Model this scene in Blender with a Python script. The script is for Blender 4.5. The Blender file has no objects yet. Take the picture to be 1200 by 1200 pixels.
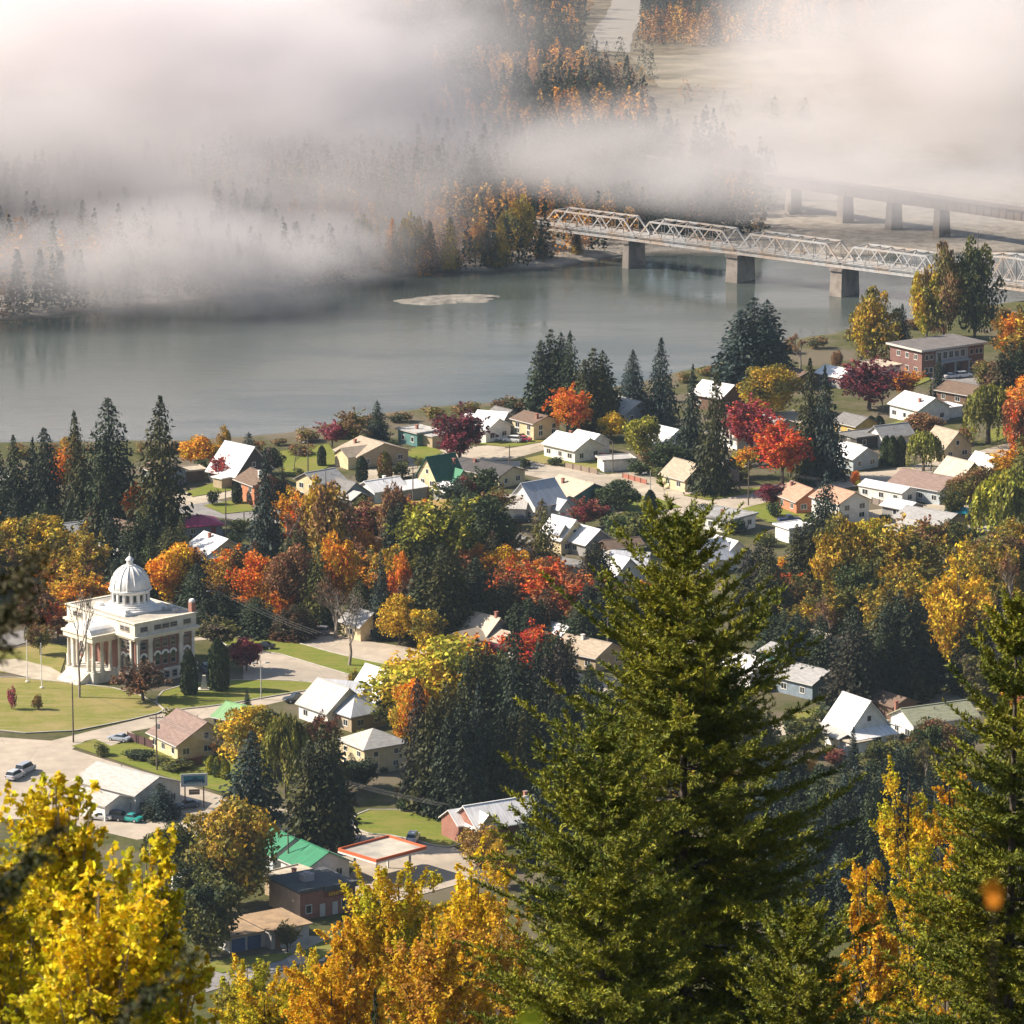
import bpy, bmesh, math, random
import numpy as np
from math import radians as R, sin, cos, tan, pi, atan2, hypot
from mathutils import Vector, Matrix, noise as mnoise

scene = bpy.context.scene
COL = scene.collection
rng = random.Random(11)

# ------------------------------------------------------------------ camera
CAM = Vector((0.0, 0.0, 232.0))
FPX = 5600.0                       # focal length in photo pixels (1200 wide)
PITCH = math.atan(1228.0 / FPX)
cam_d = bpy.data.cameras.new("camera")
cam = bpy.data.objects.new("camera", cam_d)
COL.objects.link(cam)
cam.location = CAM
cam.rotation_euler = (pi / 2 - PITCH, 0, 0)
cam_d.sensor_width = 36.0
cam_d.lens = 36.0 * FPX / 1200.0
cam_d.clip_start = 0.5
cam_d.clip_end = 30000
cam_d.dof.use_dof = True
cam_d.dof.focus_distance = 850.0
cam_d.dof.aperture_fstop = cam_d.lens / 22.0
scene.camera = cam

# ------------------------------------------------------------------ light
SUN_E, SUN_A = R(37), R(-84)       # elevation; azimuth from +Y, clockwise
world = bpy.data.worlds.new("World")
scene.world = world
world.use_nodes = True
wn = world.node_tree
bg = wn.nodes["Background"]
sky = wn.nodes.new("ShaderNodeTexSky")
sky.sky_type = 'NISHITA'
sky.sun_disc = False
sky.sun_elevation = SUN_E
sky.sun_rotation = SUN_A
sky.air_density = 1.0
sky.dust_density = 1.2
wn.links.new(sky.outputs[0], bg.inputs[0])
bg.inputs[1].default_value = 0.068
sun_d = bpy.data.lights.new("sun", 'SUN')
sun = bpy.data.objects.new("sun", sun_d)
COL.objects.link(sun)
sun_d.energy = 5.0
sun_d.angle = R(0.6)
sun_d.color = (1.0, 0.885, 0.745)
SDIR = Vector((sin(SUN_A) * cos(SUN_E), cos(SUN_A) * cos(SUN_E), sin(SUN_E)))
sun.rotation_euler = SDIR.to_track_quat('Z', 'Y').to_euler()
scene.view_settings.view_transform = 'Standard'
scene.view_settings.look = 'None'
scene.view_settings.exposure = 1.15
scene.view_settings.gamma = 1.0
cy = scene.cycles
cy.max_bounces = 8
cy.diffuse_bounces = 3
cy.glossy_bounces = 3
cy.transmission_bounces = 3
cy.transparent_max_bounces = 8
cy.volume_bounces = 6
cy.volume_step_rate = 1.0
cy.use_adaptive_sampling = True
cy.adaptive_threshold = 0.02
cy.use_denoising = True
try:
    cy.denoiser = 'OPENIMAGEDENOISE'
    cy.denoising_input_passes = 'RGB_ALBEDO_NORMAL'
    cy.denoising_prefilter = 'ACCURATE'
except Exception:
    pass

# ------------------------------------------------------------------ photo pixel -> place
_F = Vector((0, cos(PITCH), -sin(PITCH)))
_U = Vector((0, sin(PITCH), cos(PITCH)))

def ray(px, py):
    return _F + Vector((1, 0, 0)) * ((px - 600) / FPX) + _U * ((600 - py) / FPX)

def G(px, py, z=0.0):              # point of the level z seen at a photo pixel
    d = ray(px, py)
    t = (z - CAM.z) / d.z
    return CAM + d * t

def W(px, py, dist):               # point at a horizontal distance
    d = ray(px, py)
    return CAM + d * (dist / d.y)

def scale_at(p):                   # photo pixels per metre
    return FPX / (p - CAM).dot(_F)

def azim(px):
    return math.atan((px - 600) / FPX)

# ------------------------------------------------------------------ objects
def link(name, me, mat=None, parent=None, loc=None, kind=None):
    if mat is not None and len(me.materials) == 0:
        for m in (mat if isinstance(mat, (list, tuple)) else [mat]):
            me.materials.append(m)
    o = bpy.data.objects.new(name, me)
    COL.objects.link(o)
    if parent is not None:
        o.parent = parent
    if loc is not None:
        o.location = loc
    if kind:
        o["kind"] = kind
    return o

def thing(name, label, cat, loc=(0, 0, 0), rz=0.0, group=None):
    o = bpy.data.objects.new(name, None)
    o.empty_display_size = 0.5
    COL.objects.link(o)
    o.location = loc
    o.rotation_euler = (0, 0, rz)
    return tag(o, label, cat, group)

def tag(o, label, cat, group=None):
    o["label"] = label
    o["category"] = cat
    if group:
        o["group"] = group
    return o

def copy_tree(src, loc, rz=0.0, scale=None, label=None, group=None, color=None):
    c = src.copy()
    COL.objects.link(c)
    c.location = loc
    c.rotation_euler = (0, 0, rz)
    if scale is not None:
        c.scale = scale
    if label:
        c["label"] = label
    if group:
        c["group"] = group
    for ch in src.children:
        k = ch.copy()
        COL.objects.link(k)
        k.parent = c
        if color is not None and ch.get("tinted"):
            k.color = color
        for g in ch.children:
            q = g.copy()
            COL.objects.link(q)
            q.parent = k
    return c

class MB:                          # mesh builder
    def __init__(s):
        s.v, s.f, s.mi = [], [], []
    def face(s, pts, m=0):
        n = len(s.v)
        s.v += [tuple(p) for p in pts]
        s.f.append(tuple(range(n, n + len(pts))))
        s.mi.append(m)
    def box(s, x0, x1, y0, y1, z0, z1, m=0):
        s.hexa([(x0, y0, z0), (x1, y0, z0), (x1, y1, z0), (x0, y1, z0),
                (x0, y0, z1), (x1, y0, z1), (x1, y1, z1), (x0, y1, z1)], m)
    def hexa(s, p, m=0):
        n = len(s.v)
        s.v += [tuple(q) for q in p]
        for f in ((3, 2, 1, 0), (4, 5, 6, 7), (0, 1, 5, 4), (1, 2, 6, 5), (2, 3, 7, 6), (3, 0, 4, 7)):
            s.f.append(tuple(n + i for i in f))
            s.mi.append(m)
    def bar(s, a, b, w, h=None, m=0):
        a, b = Vector(a), Vector(b)
        h = w if h is None else h
        d = (b - a).normalized()
        up = Vector((0, 0, 1)) if abs(d.z) < 0.95 else Vector((1, 0, 0))
        x = d.cross(up).normalized() * (w / 2)
        y = x.cross(d).normalized() * (h / 2)
        s.hexa([a - x - y, a + x - y, a + x + y, a - x + y, b - x - y, b + x - y, b + x + y, b - x + y], m)
    def tube(s, pts, rad, n=6, m=0, cap=True):
        pts = [Vector(p) for p in pts]
        rs = rad if isinstance(rad, (list, tuple)) else [rad] * len(pts)
        base = len(s.v)
        for i, p in enumerate(pts):
            d = (pts[min(i + 1, len(pts) - 1)] - pts[max(i - 1, 0)]).normalized()
            up = Vector((0, 0, 1)) if abs(d.z) < 0.9 else Vector((1, 0, 0))
            x = d.cross(up).normalized()
            y = x.cross(d).normalized()
            for k in range(n):
                a = 2 * pi * k / n
                s.v.append(tuple(p + (x * cos(a) + y * sin(a)) * rs[i]))
        for i in range(len(pts) - 1):
            for k in range(n):
                k2 = (k + 1) % n
                s.f.append((base + i * n + k, base + i * n + k2, base + (i + 1) * n + k2, base + (i + 1) * n + k))
                s.mi.append(m)
        if cap:
            s.f.append(tuple(base + k for k in reversed(range(n)))); s.mi.append(m)
            s.f.append(tuple(base + (len(pts) - 1) * n + k for k in range(n))); s.mi.append(m)
    def lathe(s, prof, n=24, c=(0, 0, 0), m=0):
        base = len(s.v)
        for r, z in prof:
            for k in range(n):
                a = 2 * pi * k / n
                s.v.append((c[0] + r * cos(a), c[1] + r * sin(a), c[2] + z))
        for i in range(len(prof) - 1):
            for k in range(n):
                k2 = (k + 1) % n
                s.f.append((base + i * n + k, base + i * n + k2, base + (i + 1) * n + k2, base + (i + 1) * n + k))
                s.mi.append(m)
        s.f.append(tuple(base + k for k in reversed(range(n)))); s.mi.append(m)
        s.f.append(tuple(base + (len(prof) - 1) * n + k for k in range(n))); s.mi.append(m)
    def prism(s, poly, z0, z1, m=0):
        n = len(poly)
        base = len(s.v)
        s.v += [(p[0], p[1], z0) for p in poly] + [(p[0], p[1], z1) for p in poly]
        s.f.append(tuple(base + i for i in reversed(range(n)))); s.mi.append(m)
        s.f.append(tuple(base + n + i for i in range(n))); s.mi.append(m)
        for i in range(n):
            j = (i + 1) % n
            s.f.append((base + i, base + j, base + n + j, base + n + i)); s.mi.append(m)
    def mesh(s, name="mesh", smooth=False):
        me = bpy.data.meshes.new(name)
        me.from_pydata(s.v, [], s.f)
        if any(s.mi):
            me.polygons.foreach_set("material_index", s.mi)
        if smooth:
            me.polygons.foreach_set("use_smooth", [True] * len(s.f))
        me.update()
        return me
    def build(s, name, mat, parent=None, loc=None, kind=None, smooth=False):
        return link(name, s.mesh(name, smooth), mat, parent, loc, kind)

# ------------------------------------------------------------------ materials
def newmat(name):
    m = bpy.data.materials.new(name)
    m.use_nodes = True
    nt = m.node_tree
    return m, nt, nt.nodes["Principled BSDF"]

def N(nt, t, **kw):
    n = nt.nodes.new(t)
    for k, v in kw.items():
        if k in n.inputs:
            n.inputs[k].default_value = v
        else:
            setattr(n, k, v)
    return n

def mixc(nt, fac, a, b, blend='MIX'):
    n = nt.nodes.new("ShaderNodeMix")
    n.data_type = 'RGBA'
    n.blend_type = blend
    for sock, val in ((n.inputs[0], fac), (n.inputs[6], a), (n.inputs[7], b)):
        if hasattr(val, "links"):
            nt.links.new(val, sock)
        elif isinstance(val, (int, float)):
            sock.default_value = val
        else:
            sock.default_value = (*val[:3], 1)
    return n.outputs[2]

def ramp(nt, fac, stops):
    n = nt.nodes.new("ShaderNodeValToRGB")
    cr = n.color_ramp
    while len(cr.elements) < len(stops):
        cr.elements.new(0.5)
    for e, (p, c) in zip(cr.elements, stops):
        e.position = p
        e.color = (c, c, c, 1) if isinstance(c, (int, float)) else (*c[:3], 1)
    nt.links.new(fac, n.inputs[0])
    return n.outputs[0]

def noise(nt, scale, detail=4, rough=0.6, coord='Object', vec=None, dim='3D'):
    n = nt.nodes.new("ShaderNodeTexNoise")
    n.noise_dimensions = dim
    n.inputs["Scale"].default_value = scale
    n.inputs["Detail"].default_value = detail
    n.inputs["Roughness"].default_value = rough
    if vec is None:
        tc = nt.nodes.new("ShaderNodeTexCoord")
        vec = tc.outputs[coord]
    nt.links.new(vec, n.inputs["Vector"])
    return n.outputs["Fac"]

def mat_mottled(name, c1, c2, scale=1.0, rough=0.9, spec=0.2, coord='Object', c3=None, scale3=0.05, bump=0.0, lo=0.35, hi=0.65):
    m, nt, b = newmat(name)
    f = ramp(nt, noise(nt, scale, 5, 0.65, coord), [(lo, 0.0), (hi, 1.0)])
    col = mixc(nt, f, c1, c2)
    if c3 is not None:
        f3 = ramp(nt, noise(nt, scale3, 4, 0.6, coord), [(0.45, 0.0), (0.62, 1.0)])
        col = mixc(nt, f3, col, c3)
    nt.links.new(col, b.inputs["Base Color"])
    b.inputs["Roughness"].default_value = rough
    b.inputs["Specular IOR Level"].default_value = spec
    if bump:
        bp = N(nt, "ShaderNodeBump", Strength=bump, Distance=0.1)
        nt.links.new(noise(nt, scale * 4, 3, 0.6, coord), bp.inputs["Height"])
        nt.links.new(bp.outputs[0], b.inputs["Normal"])
    return m

def mat_objcolor(name, rough=0.85, spec=0.2, var=0.25, scale=1.5, metal=0.0, stain=None, streak=False):
    """paint whose hue is the object's own colour, with wear"""
    m, nt, b = newmat(name)
    oi = N(nt, "ShaderNodeObjectInfo")
    f = noise(nt, scale, 5, 0.7)
    dk = mixc(nt, 1.0, oi.outputs["Color"], (1 - var,) * 3, 'MULTIPLY')
    col = mixc(nt, ramp(nt, f, [(0.38, 0), (0.62, 1)]), dk, oi.outputs["Color"])
    if stain:
        f2 = ramp(nt, noise(nt, 0.35, 6, 0.7), [(0.5, 0), (0.72, 0.55)])
        col = mixc(nt, f2, col, stain)
    nt.links.new(col, b.inputs["Base Color"])
    b.inputs["Roughness"].default_value = rough
    b.inputs["Specular IOR Level"].default_value = spec
    b.inputs["Metallic"].default_value = metal
    return m
# ------------------------------------------------------------------ terrain
WATER_Z = -5.0
near_px = [(-700, 540), (-200, 536), (0, 530), (200, 527), (330, 521), (420, 500), (500, 489), (620, 478), (740, 461),
           (850, 434), (930, 409), (1010, 394), (1090, 380), (1200, 362), (1500, 320), (2200, 250)]
far_px = [(-700, 440), (-200, 396), (0, 379), (180, 362), (360, 340), (480, 325), (560, 324), (640, 316), (700, 307), (740, 301),
          (800, 303), (870, 300), (960, 304), (1040, 302), (1200, 298), (1500, 270), (2200, 220)]
NS = [G(x, y, WATER_Z) for x, y in near_px]
FS = [G(x, y, WATER_Z) for x, y in far_px]
nsx, nsy = [p.x for p in NS], [p.y for p in NS]
fsx, fsy = [p.x for p in FS], [p.y for p in FS]

def n3(x, y, s, z=0.0):
    return mnoise.noise(Vector((x * s, y * s, z)))

def terrain(x, y):
    wob = 2.5 * n3(x, y, 0.06) + 1.2 * n3(x, y, 0.2, 4)
    yn = np.interp(x, nsx, nsy) + wob
    yf = np.interp(x, fsx, fsy) + 5 * n3(x, 0, 0.03, 9) + wob
    hill = 226.0 - 0.345 * y + 5 * n3(x, y, 0.02, 2) + 0.00015 * x * x * 0
    if y < 700:
        if hill > -6:
            z = 0.5 * (hill + math.sqrt(hill * hill + 60.0)) if hill > -30 else 0.0
            z -= 0.5 * (-6 + math.sqrt(36 + 60.0))
            return max(z, 0.0)
        return 0.0
    if y < yn - 13:
        return 0.0
    if y < yn + 4:
        t = (y - yn + 13) / 17.0
        t = t * t * (3 - 2 * t)
        return -7.2 * t
    if y < yf - 6:
        return -7.2
    if y < yf + 30:
        t = (y - yf + 6) / 36.0
        bar = -7.2 + 3.5 * min(1, t * 2.2) + 0.4 * n3(x, y, 0.15, 7)
        return bar
    t = min(1, (y - yf - 30) / float(np.interp(x, [35, 80], [28.0, 420.0])))
    z = -3.7 + 3.4 * t + (0.4 * n3(x, y, 0.05, 3) if y < 1560 else 0.0)
    if y > 2350:
        u = (y - 2350) / 1800.0
        z += 700 * min(1, u) ** 1.3 * (0.75 + 0.5 * n3(x, y, 0.0009, 1)) + 30 * n3(x, y, 0.006, 5) * min(1, u * 3)
    return z

def axis(segs):
    out = []
    for a, b, st in segs:
        out += list(np.arange(a, b, st))
    out.append(segs[-1][1])
    return out
xs = axis([(-9000, -1500, 1500), (-1500, -500, 100), (-500, -300, 25), (-300, 300, 5), (300, 500, 25), (500, 1500, 100), (1500, 9000, 1500)])
ys = axis([(-600, 0, 60), (0, 660, 20), (660, 1000, 34), (1000, 1300, 4), (1300, 1560, 4), (1560, 2350, 20), (2350, 4400, 80), (4400, 12000, 1900)])
gv = [(x, y, terrain(x, y)) for y in ys for x in xs]
nx = len(xs)
gf = [(j * nx + i, j * nx + i + 1, (j + 1) * nx + i + 1, (j + 1) * nx + i) for j in range(len(ys) - 1) for i in range(nx - 1)]
gm = bpy.data.meshes.new("ground")
gm.from_pydata(gv, [], gf)
gm.polygons.foreach_set("use_smooth", [True] * len(gf))

def ground_material():
    m, nt, b = newmat("earth_and_grass")
    geo = N(nt, "ShaderNodeNewGeometry")
    pos = geo.outputs["Position"]
    sx = N(nt, "ShaderNodeSeparateXYZ")
    nt.links.new(pos, sx.inputs[0])
    grass = mixc(nt, ramp(nt, noise(nt, 0.35, 6, 0.7, vec=pos), [(0.35, 0), (0.65, 1)]), (0.04, 0.052, 0.016), (0.10, 0.09, 0.036))
    yard = mixc(nt, ramp(nt, noise(nt, 0.045, 5, 0.6, vec=pos), [(0.47, 0), (0.58, 1)]), grass, (0.12, 0.10, 0.068))
    gravel = mixc(nt, ramp(nt, noise(nt, 0.25, 8, 0.75, vec=pos), [(0.35, 0), (0.65, 1)]), (0.17, 0.15, 0.125), (0.36, 0.32, 0.27))
    far = N(nt, "ShaderNodeMapRange")
    far.inputs["From Min"].default_value = 1580
    far.inputs["From Max"].default_value = 1700
    nt.links.new(sx.outputs["Y"], far.inputs["Value"])
    brush = mixc(nt, ramp(nt, noise(nt, 0.12, 6, 0.7, vec=pos), [(0.38, 0), (0.62, 1)]), (0.075, 0.062, 0.036), (0.18, 0.145, 0.095))
    yard = mixc(nt, far.outputs[0], yard, brush)
    # below the bank top everything is gravel and mud
    mr = N(nt, "ShaderNodeMapRange")
    mr.inputs["From Min"].default_value = -0.6
    mr.inputs["From Max"].default_value = -2.2
    nt.links.new(sx.outputs["Z"], mr.inputs["Value"])
    col = mixc(nt, mr.outputs[0], yard, gravel)
    wet = N(nt, "ShaderNodeMapRange")
    wet.inputs["From Min"].default_value = -4.3
    wet.inputs["From Max"].default_value = -5.0
    nt.links.new(sx.outputs["Z"], wet.inputs["Value"])
    col = mixc(nt, wet.outputs[0], col, (0.06, 0.055, 0.045))
    nt.links.new(col, b.inputs["Base Color"])
    b.inputs["Roughness"].default_value = 0.95
    b.inputs["Specular IOR Level"].default_value = 0.1
    return m
M_ground = ground_material()
ground = link("ground", gm, M_ground, kind="structure")

def water_material():
    m, nt, b = newmat("river_water")
    b.inputs["Base Color"].default_value = (0.054, 0.066, 0.060, 1)
    b.inputs["Roughness"].default_value = 0.06
    b.inputs["IOR"].default_value = 1.33
    b.inputs["Specular IOR Level"].default_value = 0.5
    geo = N(nt, "ShaderNodeNewGeometry")
    mp = N(nt, "ShaderNodeMapping")
    mp.inputs["Scale"].default_value = (0.10, 0.32, 1)
    mp.inputs["Rotation"].default_value = (0, 0, R(-20))
    nt.links.new(geo.outputs["Position"], mp.inputs[0])
    h1 = noise(nt, 1.0, 4, 0.6, vec=mp.outputs[0])
    h2 = noise(nt, 0.12, 3, 0.5, vec=mp.outputs[0])
    # smooth and ruffled patches
    rr = ramp(nt, h2, [(0.42, 0.03), (0.62, 0.22)])
    nt.links.new(rr, b.inputs["Roughness"])
    bp = N(nt, "ShaderNodeBump", Strength=0.22, Distance=0.35)
    nt.links.new(h1, bp.inputs["Height"])
    nt.links.new(bp.outputs[0], b.inputs["Normal"])
    return m
wm = MB()
wm.face([(-9000, 1000, WATER_Z), (9000, 1000, WATER_Z), (9000, 1900, WATER_Z), (-9000, 1900, WATER_Z)])
wm.build("water", water_material(), kind="structure")

# gravel island
def island():
    c = G(530, 351, WATER_Z)
    s = scale_at(c)
    a, bb = 62 / s, 5.0 / (s * sin(PITCH) * 0.75)
    bm = bmesh.new()
    rings = []
    n = 72
    for k, (r, z) in enumerate(((1.08, -1.2), (0.98, 0.0), (0.8, 0.35), (0.5, 0.6), (0.2, 0.7))):
        ring = []
        for i in range(n):
            t = 2 * pi * i / n
            w = 1 + 0.32 * mnoise.noise(Vector((cos(t) * 1.7, sin(t) * 1.7, k * 0.25))) + 0.14 * mnoise.noise(Vector((cos(t) * 6, sin(t) * 6, 3)))
            ring.append(bm.verts.new((a * r * w * cos(t), bb * r * w * sin(t) + 4 * (r * cos(t)) * 0.9, z + 0.08 * mnoise.noise(Vector((i, k, 0))))))
        rings.append(ring)
    for q, w2 in zip(rings, rings[1:]):
        for i in range(n):
            bm.faces.new((q[i], q[(i + 1) % n], w2[(i + 1) % n], w2[i]))
    bm.faces.new(rings[-1])
    me = bpy.data.meshes.new("gravel_island")
    bm.to_mesh(me)
    m = mat_mottled("island_gravel", (0.12, 0.11, 0.095), (0.27, 0.245, 0.205), 0.3)
    link("gravel_island", me, m, loc=(c.x, c.y, WATER_Z), kind="structure")
island()
# ------------------------------------------------------------------ air
hb = MB()
hb.box(-2500, 2500, -200, 4300, -9.0, 1100)
hm = bpy.data.materials.new("haze_air")
hm.use_nodes = True
nt = hm.node_tree
nt.nodes.remove(nt.nodes["Principled BSDF"])
pv = nt.nodes.new("ShaderNodeVolumePrincipled")
pv.inputs["Color"].default_value = (0.62, 0.80, 1.0, 1)
pv.inputs["Density"].default_value = 0.00003
pv.inputs["Anisotropy"].default_value = 0.2
nt.links.new(pv.outputs[0], nt.nodes["Material Output"].inputs["Volume"])
hb.build("haze", hm, kind="stuff")

def fog_material(name, dens, scale, lo, hi, seed=0.0, stretch=(1, 1, 1.6), detail=5.0, alb=0.95):
    """a bank of mist: thick in the middle, torn by turbulence towards its edge"""
    m = bpy.data.materials.new(name)
    m.use_nodes = True
    nt = m.node_tree
    nt.nodes.remove(nt.nodes["Principled BSDF"])
    pv = nt.nodes.new("ShaderNodeVolumePrincipled")
    pv.inputs["Color"].default_value = (alb, alb * 0.965, alb * 0.968, 1)
    pv.inputs["Anisotropy"].default_value = 0.0
    tc = N(nt, "ShaderNodeTexCoord")
    ln = N(nt, "ShaderNodeVectorMath", operation='LENGTH')
    nt.links.new(tc.outputs["Object"], ln.inputs[0])
    geo0 = N(nt, "ShaderNodeNewGeometry")
    mp0 = N(nt, "ShaderNodeMapping")
    mp0.inputs["Location"].default_value = (seed * 3.1, seed, 5.0)
    mp0.inputs["Rotation"].default_value = (0, R(18), 0)
    mp0.inputs["Scale"].default_value = (0.6, 1.0, 1.2)
    nt.links.new(geo0.outputs["Position"], mp0.inputs[0])
    nw = noise(nt, scale * 1.15, 4, 0.55, vec=mp0.outputs[0])
    wq = N(nt, "ShaderNodeMath", operation='MULTIPLY_ADD')
    nt.links.new(nw, wq.inputs[0])
    wq.inputs[1].default_value = 1.7
    wq.inputs[2].default_value = -0.85
    ad = N(nt, "ShaderNodeMath", operation='ADD')
    nt.links.new(ln.outputs["Value"], ad.inputs[0])
    nt.links.new(wq.outputs[0], ad.inputs[1])
    rim = N(nt, "ShaderNodeMapRange")
    rim.interpolation_type = 'SMOOTHSTEP'
    rim.inputs["From Min"].default_value = 1.0
    rim.inputs["From Max"].default_value = 0.8
    nt.links.new(ln.outputs["Value"], rim.inputs["Value"])
    fall0 = N(nt, "ShaderNodeMapRange")
    fall0.interpolation_type = 'SMOOTHSTEP'
    fall0.inputs["From Min"].default_value = 0.95
    fall0.inputs["From Max"].default_value = 0.15
    nt.links.new(ad.outputs[0], fall0.inputs["Value"])
    fall = N(nt, "ShaderNodeMath", operation='MULTIPLY')
    nt.links.new(rim.outputs[0], fall.inputs[0])
    nt.links.new(fall0.outputs[0], fall.inputs[1])
    geo = N(nt, "ShaderNodeNewGeometry")
    mp = N(nt, "ShaderNodeMapping")
    mp.inputs["Scale"].default_value = stretch
    mp.inputs["Rotation"].default_value = (0, R(-24), 0)
    mp.inputs["Location"].default_value = (seed, seed * 1.7, seed * 0.3)
    nt.links.new(geo.outputs["Position"], mp.inputs[0])
    nz = noise(nt, scale, detail, 0.64, vec=mp.outputs[0])
    nz.node.inputs['Distortion'].default_value = 0.9
    th = N(nt, "ShaderNodeMapRange")
    th.inputs["From Min"].default_value = lo
    th.inputs["From Max"].default_value = hi
    nt.links.new(nz, th.inputs["Value"])
    mu = N(nt, "ShaderNodeMath", operation='MULTIPLY')
    nt.links.new(fall.outputs[0], mu.inputs[0])
    nt.links.new(th.outputs[0], mu.inputs[1])
    m2 = N(nt, "ShaderNodeMath", operation='MULTIPLY')
    nt.links.new(mu.outputs[0], m2.inputs[0])
    m2.inputs[1].default_value = dens
    nt.links.new(m2.outputs[0], pv.inputs["Density"])
    nt.links.new(pv.outputs[0], nt.nodes["Material Output"].inputs["Volume"])
    return m

def fog_bank(name, px, py, dist, rx, ry, rz, dens, scale=0.012, lo=0.35, hi=0.65, seed=0.0, rot=0.0, alb=0.95):
    bm = bmesh.new()
    bmesh.ops.create_icosphere(bm, subdivisions=3, radius=1.0)
    me = bpy.data.meshes.new(name)
    bm.to_mesh(me)
    bm.free()
    o = link(name, me, fog_material(name, dens, scale, lo, hi, seed, alb=alb), kind="stuff")
    o.location = W(px, py, dist)
    o.scale = (rx, ry, rz)
    o.rotation_euler = (0, 0, rot)
    return o


fog_bank("fog", 60, 70, 1600, 190, 130, 72, 0.055, 0.009, 0.0, 0.50, seed=3, alb=0.982)
fog_bank("fog", 395, 85, 1560, 80, 90, 62, 0.034, 0.013, 0.22, 0.58, seed=14, alb=0.92)
fog_bank("fog", 880, 172, 1470, 155, 50, 21, 0.036, 0.016, 0.32, 0.60, seed=27, alb=0.78)  # low banks: the mist's own shade put into a duller albedo
fog_bank("fog", 1160, 50, 1640, 120, 110, 56, 0.034, 0.012, 0.30, 0.62, seed=41, alb=0.86)
fog_bank("fog", 30, 322, 1330, 75, 28, 18, 0.075, 0.020, 0.34, 0.60, seed=52, alb=0.66)
fog_bank("fog", 215, 304, 1352, 75, 28, 21, 0.085, 0.020, 0.32, 0.60, seed=91, alb=0.68)
fog_bank("fog", 335, 298, 1388, 48, 32, 15, 0.070, 0.020, 0.34, 0.60, seed=58, alb=0.66)
fog_bank("fog", 110, 225, 1430, 155, 55, 38, 0.078, 0.014, 0.28, 0.58, seed=66, alb=0.66)
fog_bank("fog", 1050, 212, 1420, 130, 40, 15, 0.042, 0.018, 0.30, 0.60, seed=75, alb=0.76)
fog_bank("fog", 720, 55, 1760, 130, 110, 40, 0.0016, 0.012, 0.20, 0.60, seed=83, alb=0.85)
# ------------------------------------------------------------------ foliage
def foliage_material(name, trans=0.22, var=0.45, nscale=2.2, hue=0.03):
    m, nt, b = newmat(name)
    out = nt.nodes["Material Output"]
    oi = N(nt, "ShaderNodeObjectInfo")
    at = N(nt, "ShaderNodeAttribute", attribute_type='OBJECT', attribute_name='tint')
    tc = N(nt, "ShaderNodeTexCoord")
    va = N(nt, "ShaderNodeVectorMath", operation='ADD')
    nt.links.new(tc.outputs["Object"], va.inputs[0])
    off = N(nt, "ShaderNodeMath", operation='MULTIPLY')
    nt.links.new(oi.outputs["Random"], off.inputs[0])
    off.inputs[1].default_value = 37.0
    nt.links.new(off.outputs[0], va.inputs[1])
    f = ramp(nt, noise(nt, nscale, 3, 0.6, vec=va.outputs[0]), [(0.40, 0), (0.60, 1)])
    col = mixc(nt, f, oi.outputs["Color"], at.outputs["Color"])
    geo = N(nt, "ShaderNodeNewGeometry")
    hs = N(nt, "ShaderNodeHueSaturation")
    mr = N(nt, "ShaderNodeMapRange")
    mr.inputs["To Min"].default_value = 1 - var
    mr.inputs["To Max"].default_value = 1 + var
    nt.links.new(geo.outputs["Random Per Island"], mr.inputs["Value"])
    nt.links.new(mr.outputs[0], hs.inputs["Value"])
    wn_ = N(nt, "ShaderNodeTexWhiteNoise", noise_dimensions='1D')
    nt.links.new(geo.outputs["Random Per Island"], wn_.inputs["W"])
    mh = N(nt, "ShaderNodeMapRange")
    mh.inputs["To Min"].default_value = 0.5 - hue
    mh.inputs["To Max"].default_value = 0.5 + hue
    nt.links.new(wn_.outputs["Value"], mh.inputs["Value"])
    nt.links.new(mh.outputs[0], hs.inputs["Hue"])
    nt.links.new(col, hs.inputs["Color"])
    nt.links.new(hs.outputs[0], b.inputs["Base Color"])
    b.inputs["Roughness"].default_value = 0.7
    b.inputs["Specular IOR Level"].default_value = 0.25
    tr = N(nt, "ShaderNodeBsdfTranslucent")
    nt.links.new(hs.outputs[0], tr.inputs["Color"])
    mx = N(nt, "ShaderNodeMixShader")
    mx.inputs[0].default_value = trans
    nt.links.new(b.outputs[0], mx.inputs[1])
    nt.links.new(tr.outputs[0], mx.inputs[2])
    nt.links.new(mx.outputs[0], out.inputs["Surface"])
    return m
M_leaf = foliage_material("autumn_leaves", 0.22, 0.45)
M_needle = foliage_material("conifer_needles", 0.10, 0.45, 1.6, 0.02)
M_bark = mat_mottled("bark", (0.05, 0.04, 0.032), (0.13, 0.105, 0.085), 6.0)
M_palebark = mat_mottled("pale_bark", (0.16, 0.13, 0.11), (0.30, 0.26, 0.22), 6.0)

def quads_mesh(name, cen, ax, ay):
    """many small separate leaf faces: centre, half-axis x, half-axis y"""
    n = len(cen)
    v = np.empty((n, 4, 3))
    v[:, 0] = cen - ax - ay * 0.35
    v[:, 1] = cen + ax * 0.15 - ay
    v[:, 2] = cen + ax + ay * 0.3
    v[:, 3] = cen - ax * 0.1 + ay
    me = bpy.data.meshes.new(name)
    me.vertices.add(n * 4)
    me.vertices.foreach_set("co", v.reshape(-1))
    me.loops.add(n * 4)
    me.loops.foreach_set("vertex_index", np.arange(n * 4, dtype=np.int32))
    me.polygons.add(n)
    me.polygons.foreach_set("loop_start", np.arange(0, n * 4, 4, dtype=np.int32))
    me.polygons.foreach_set("loop_total", np.full(n, 4, dtype=np.int32))
    me.update(calc_edges=True)
    return me

def unit(v):
    return v / np.maximum(np.linalg.norm(v, axis=1, keepdims=True), 1e-9)

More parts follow.
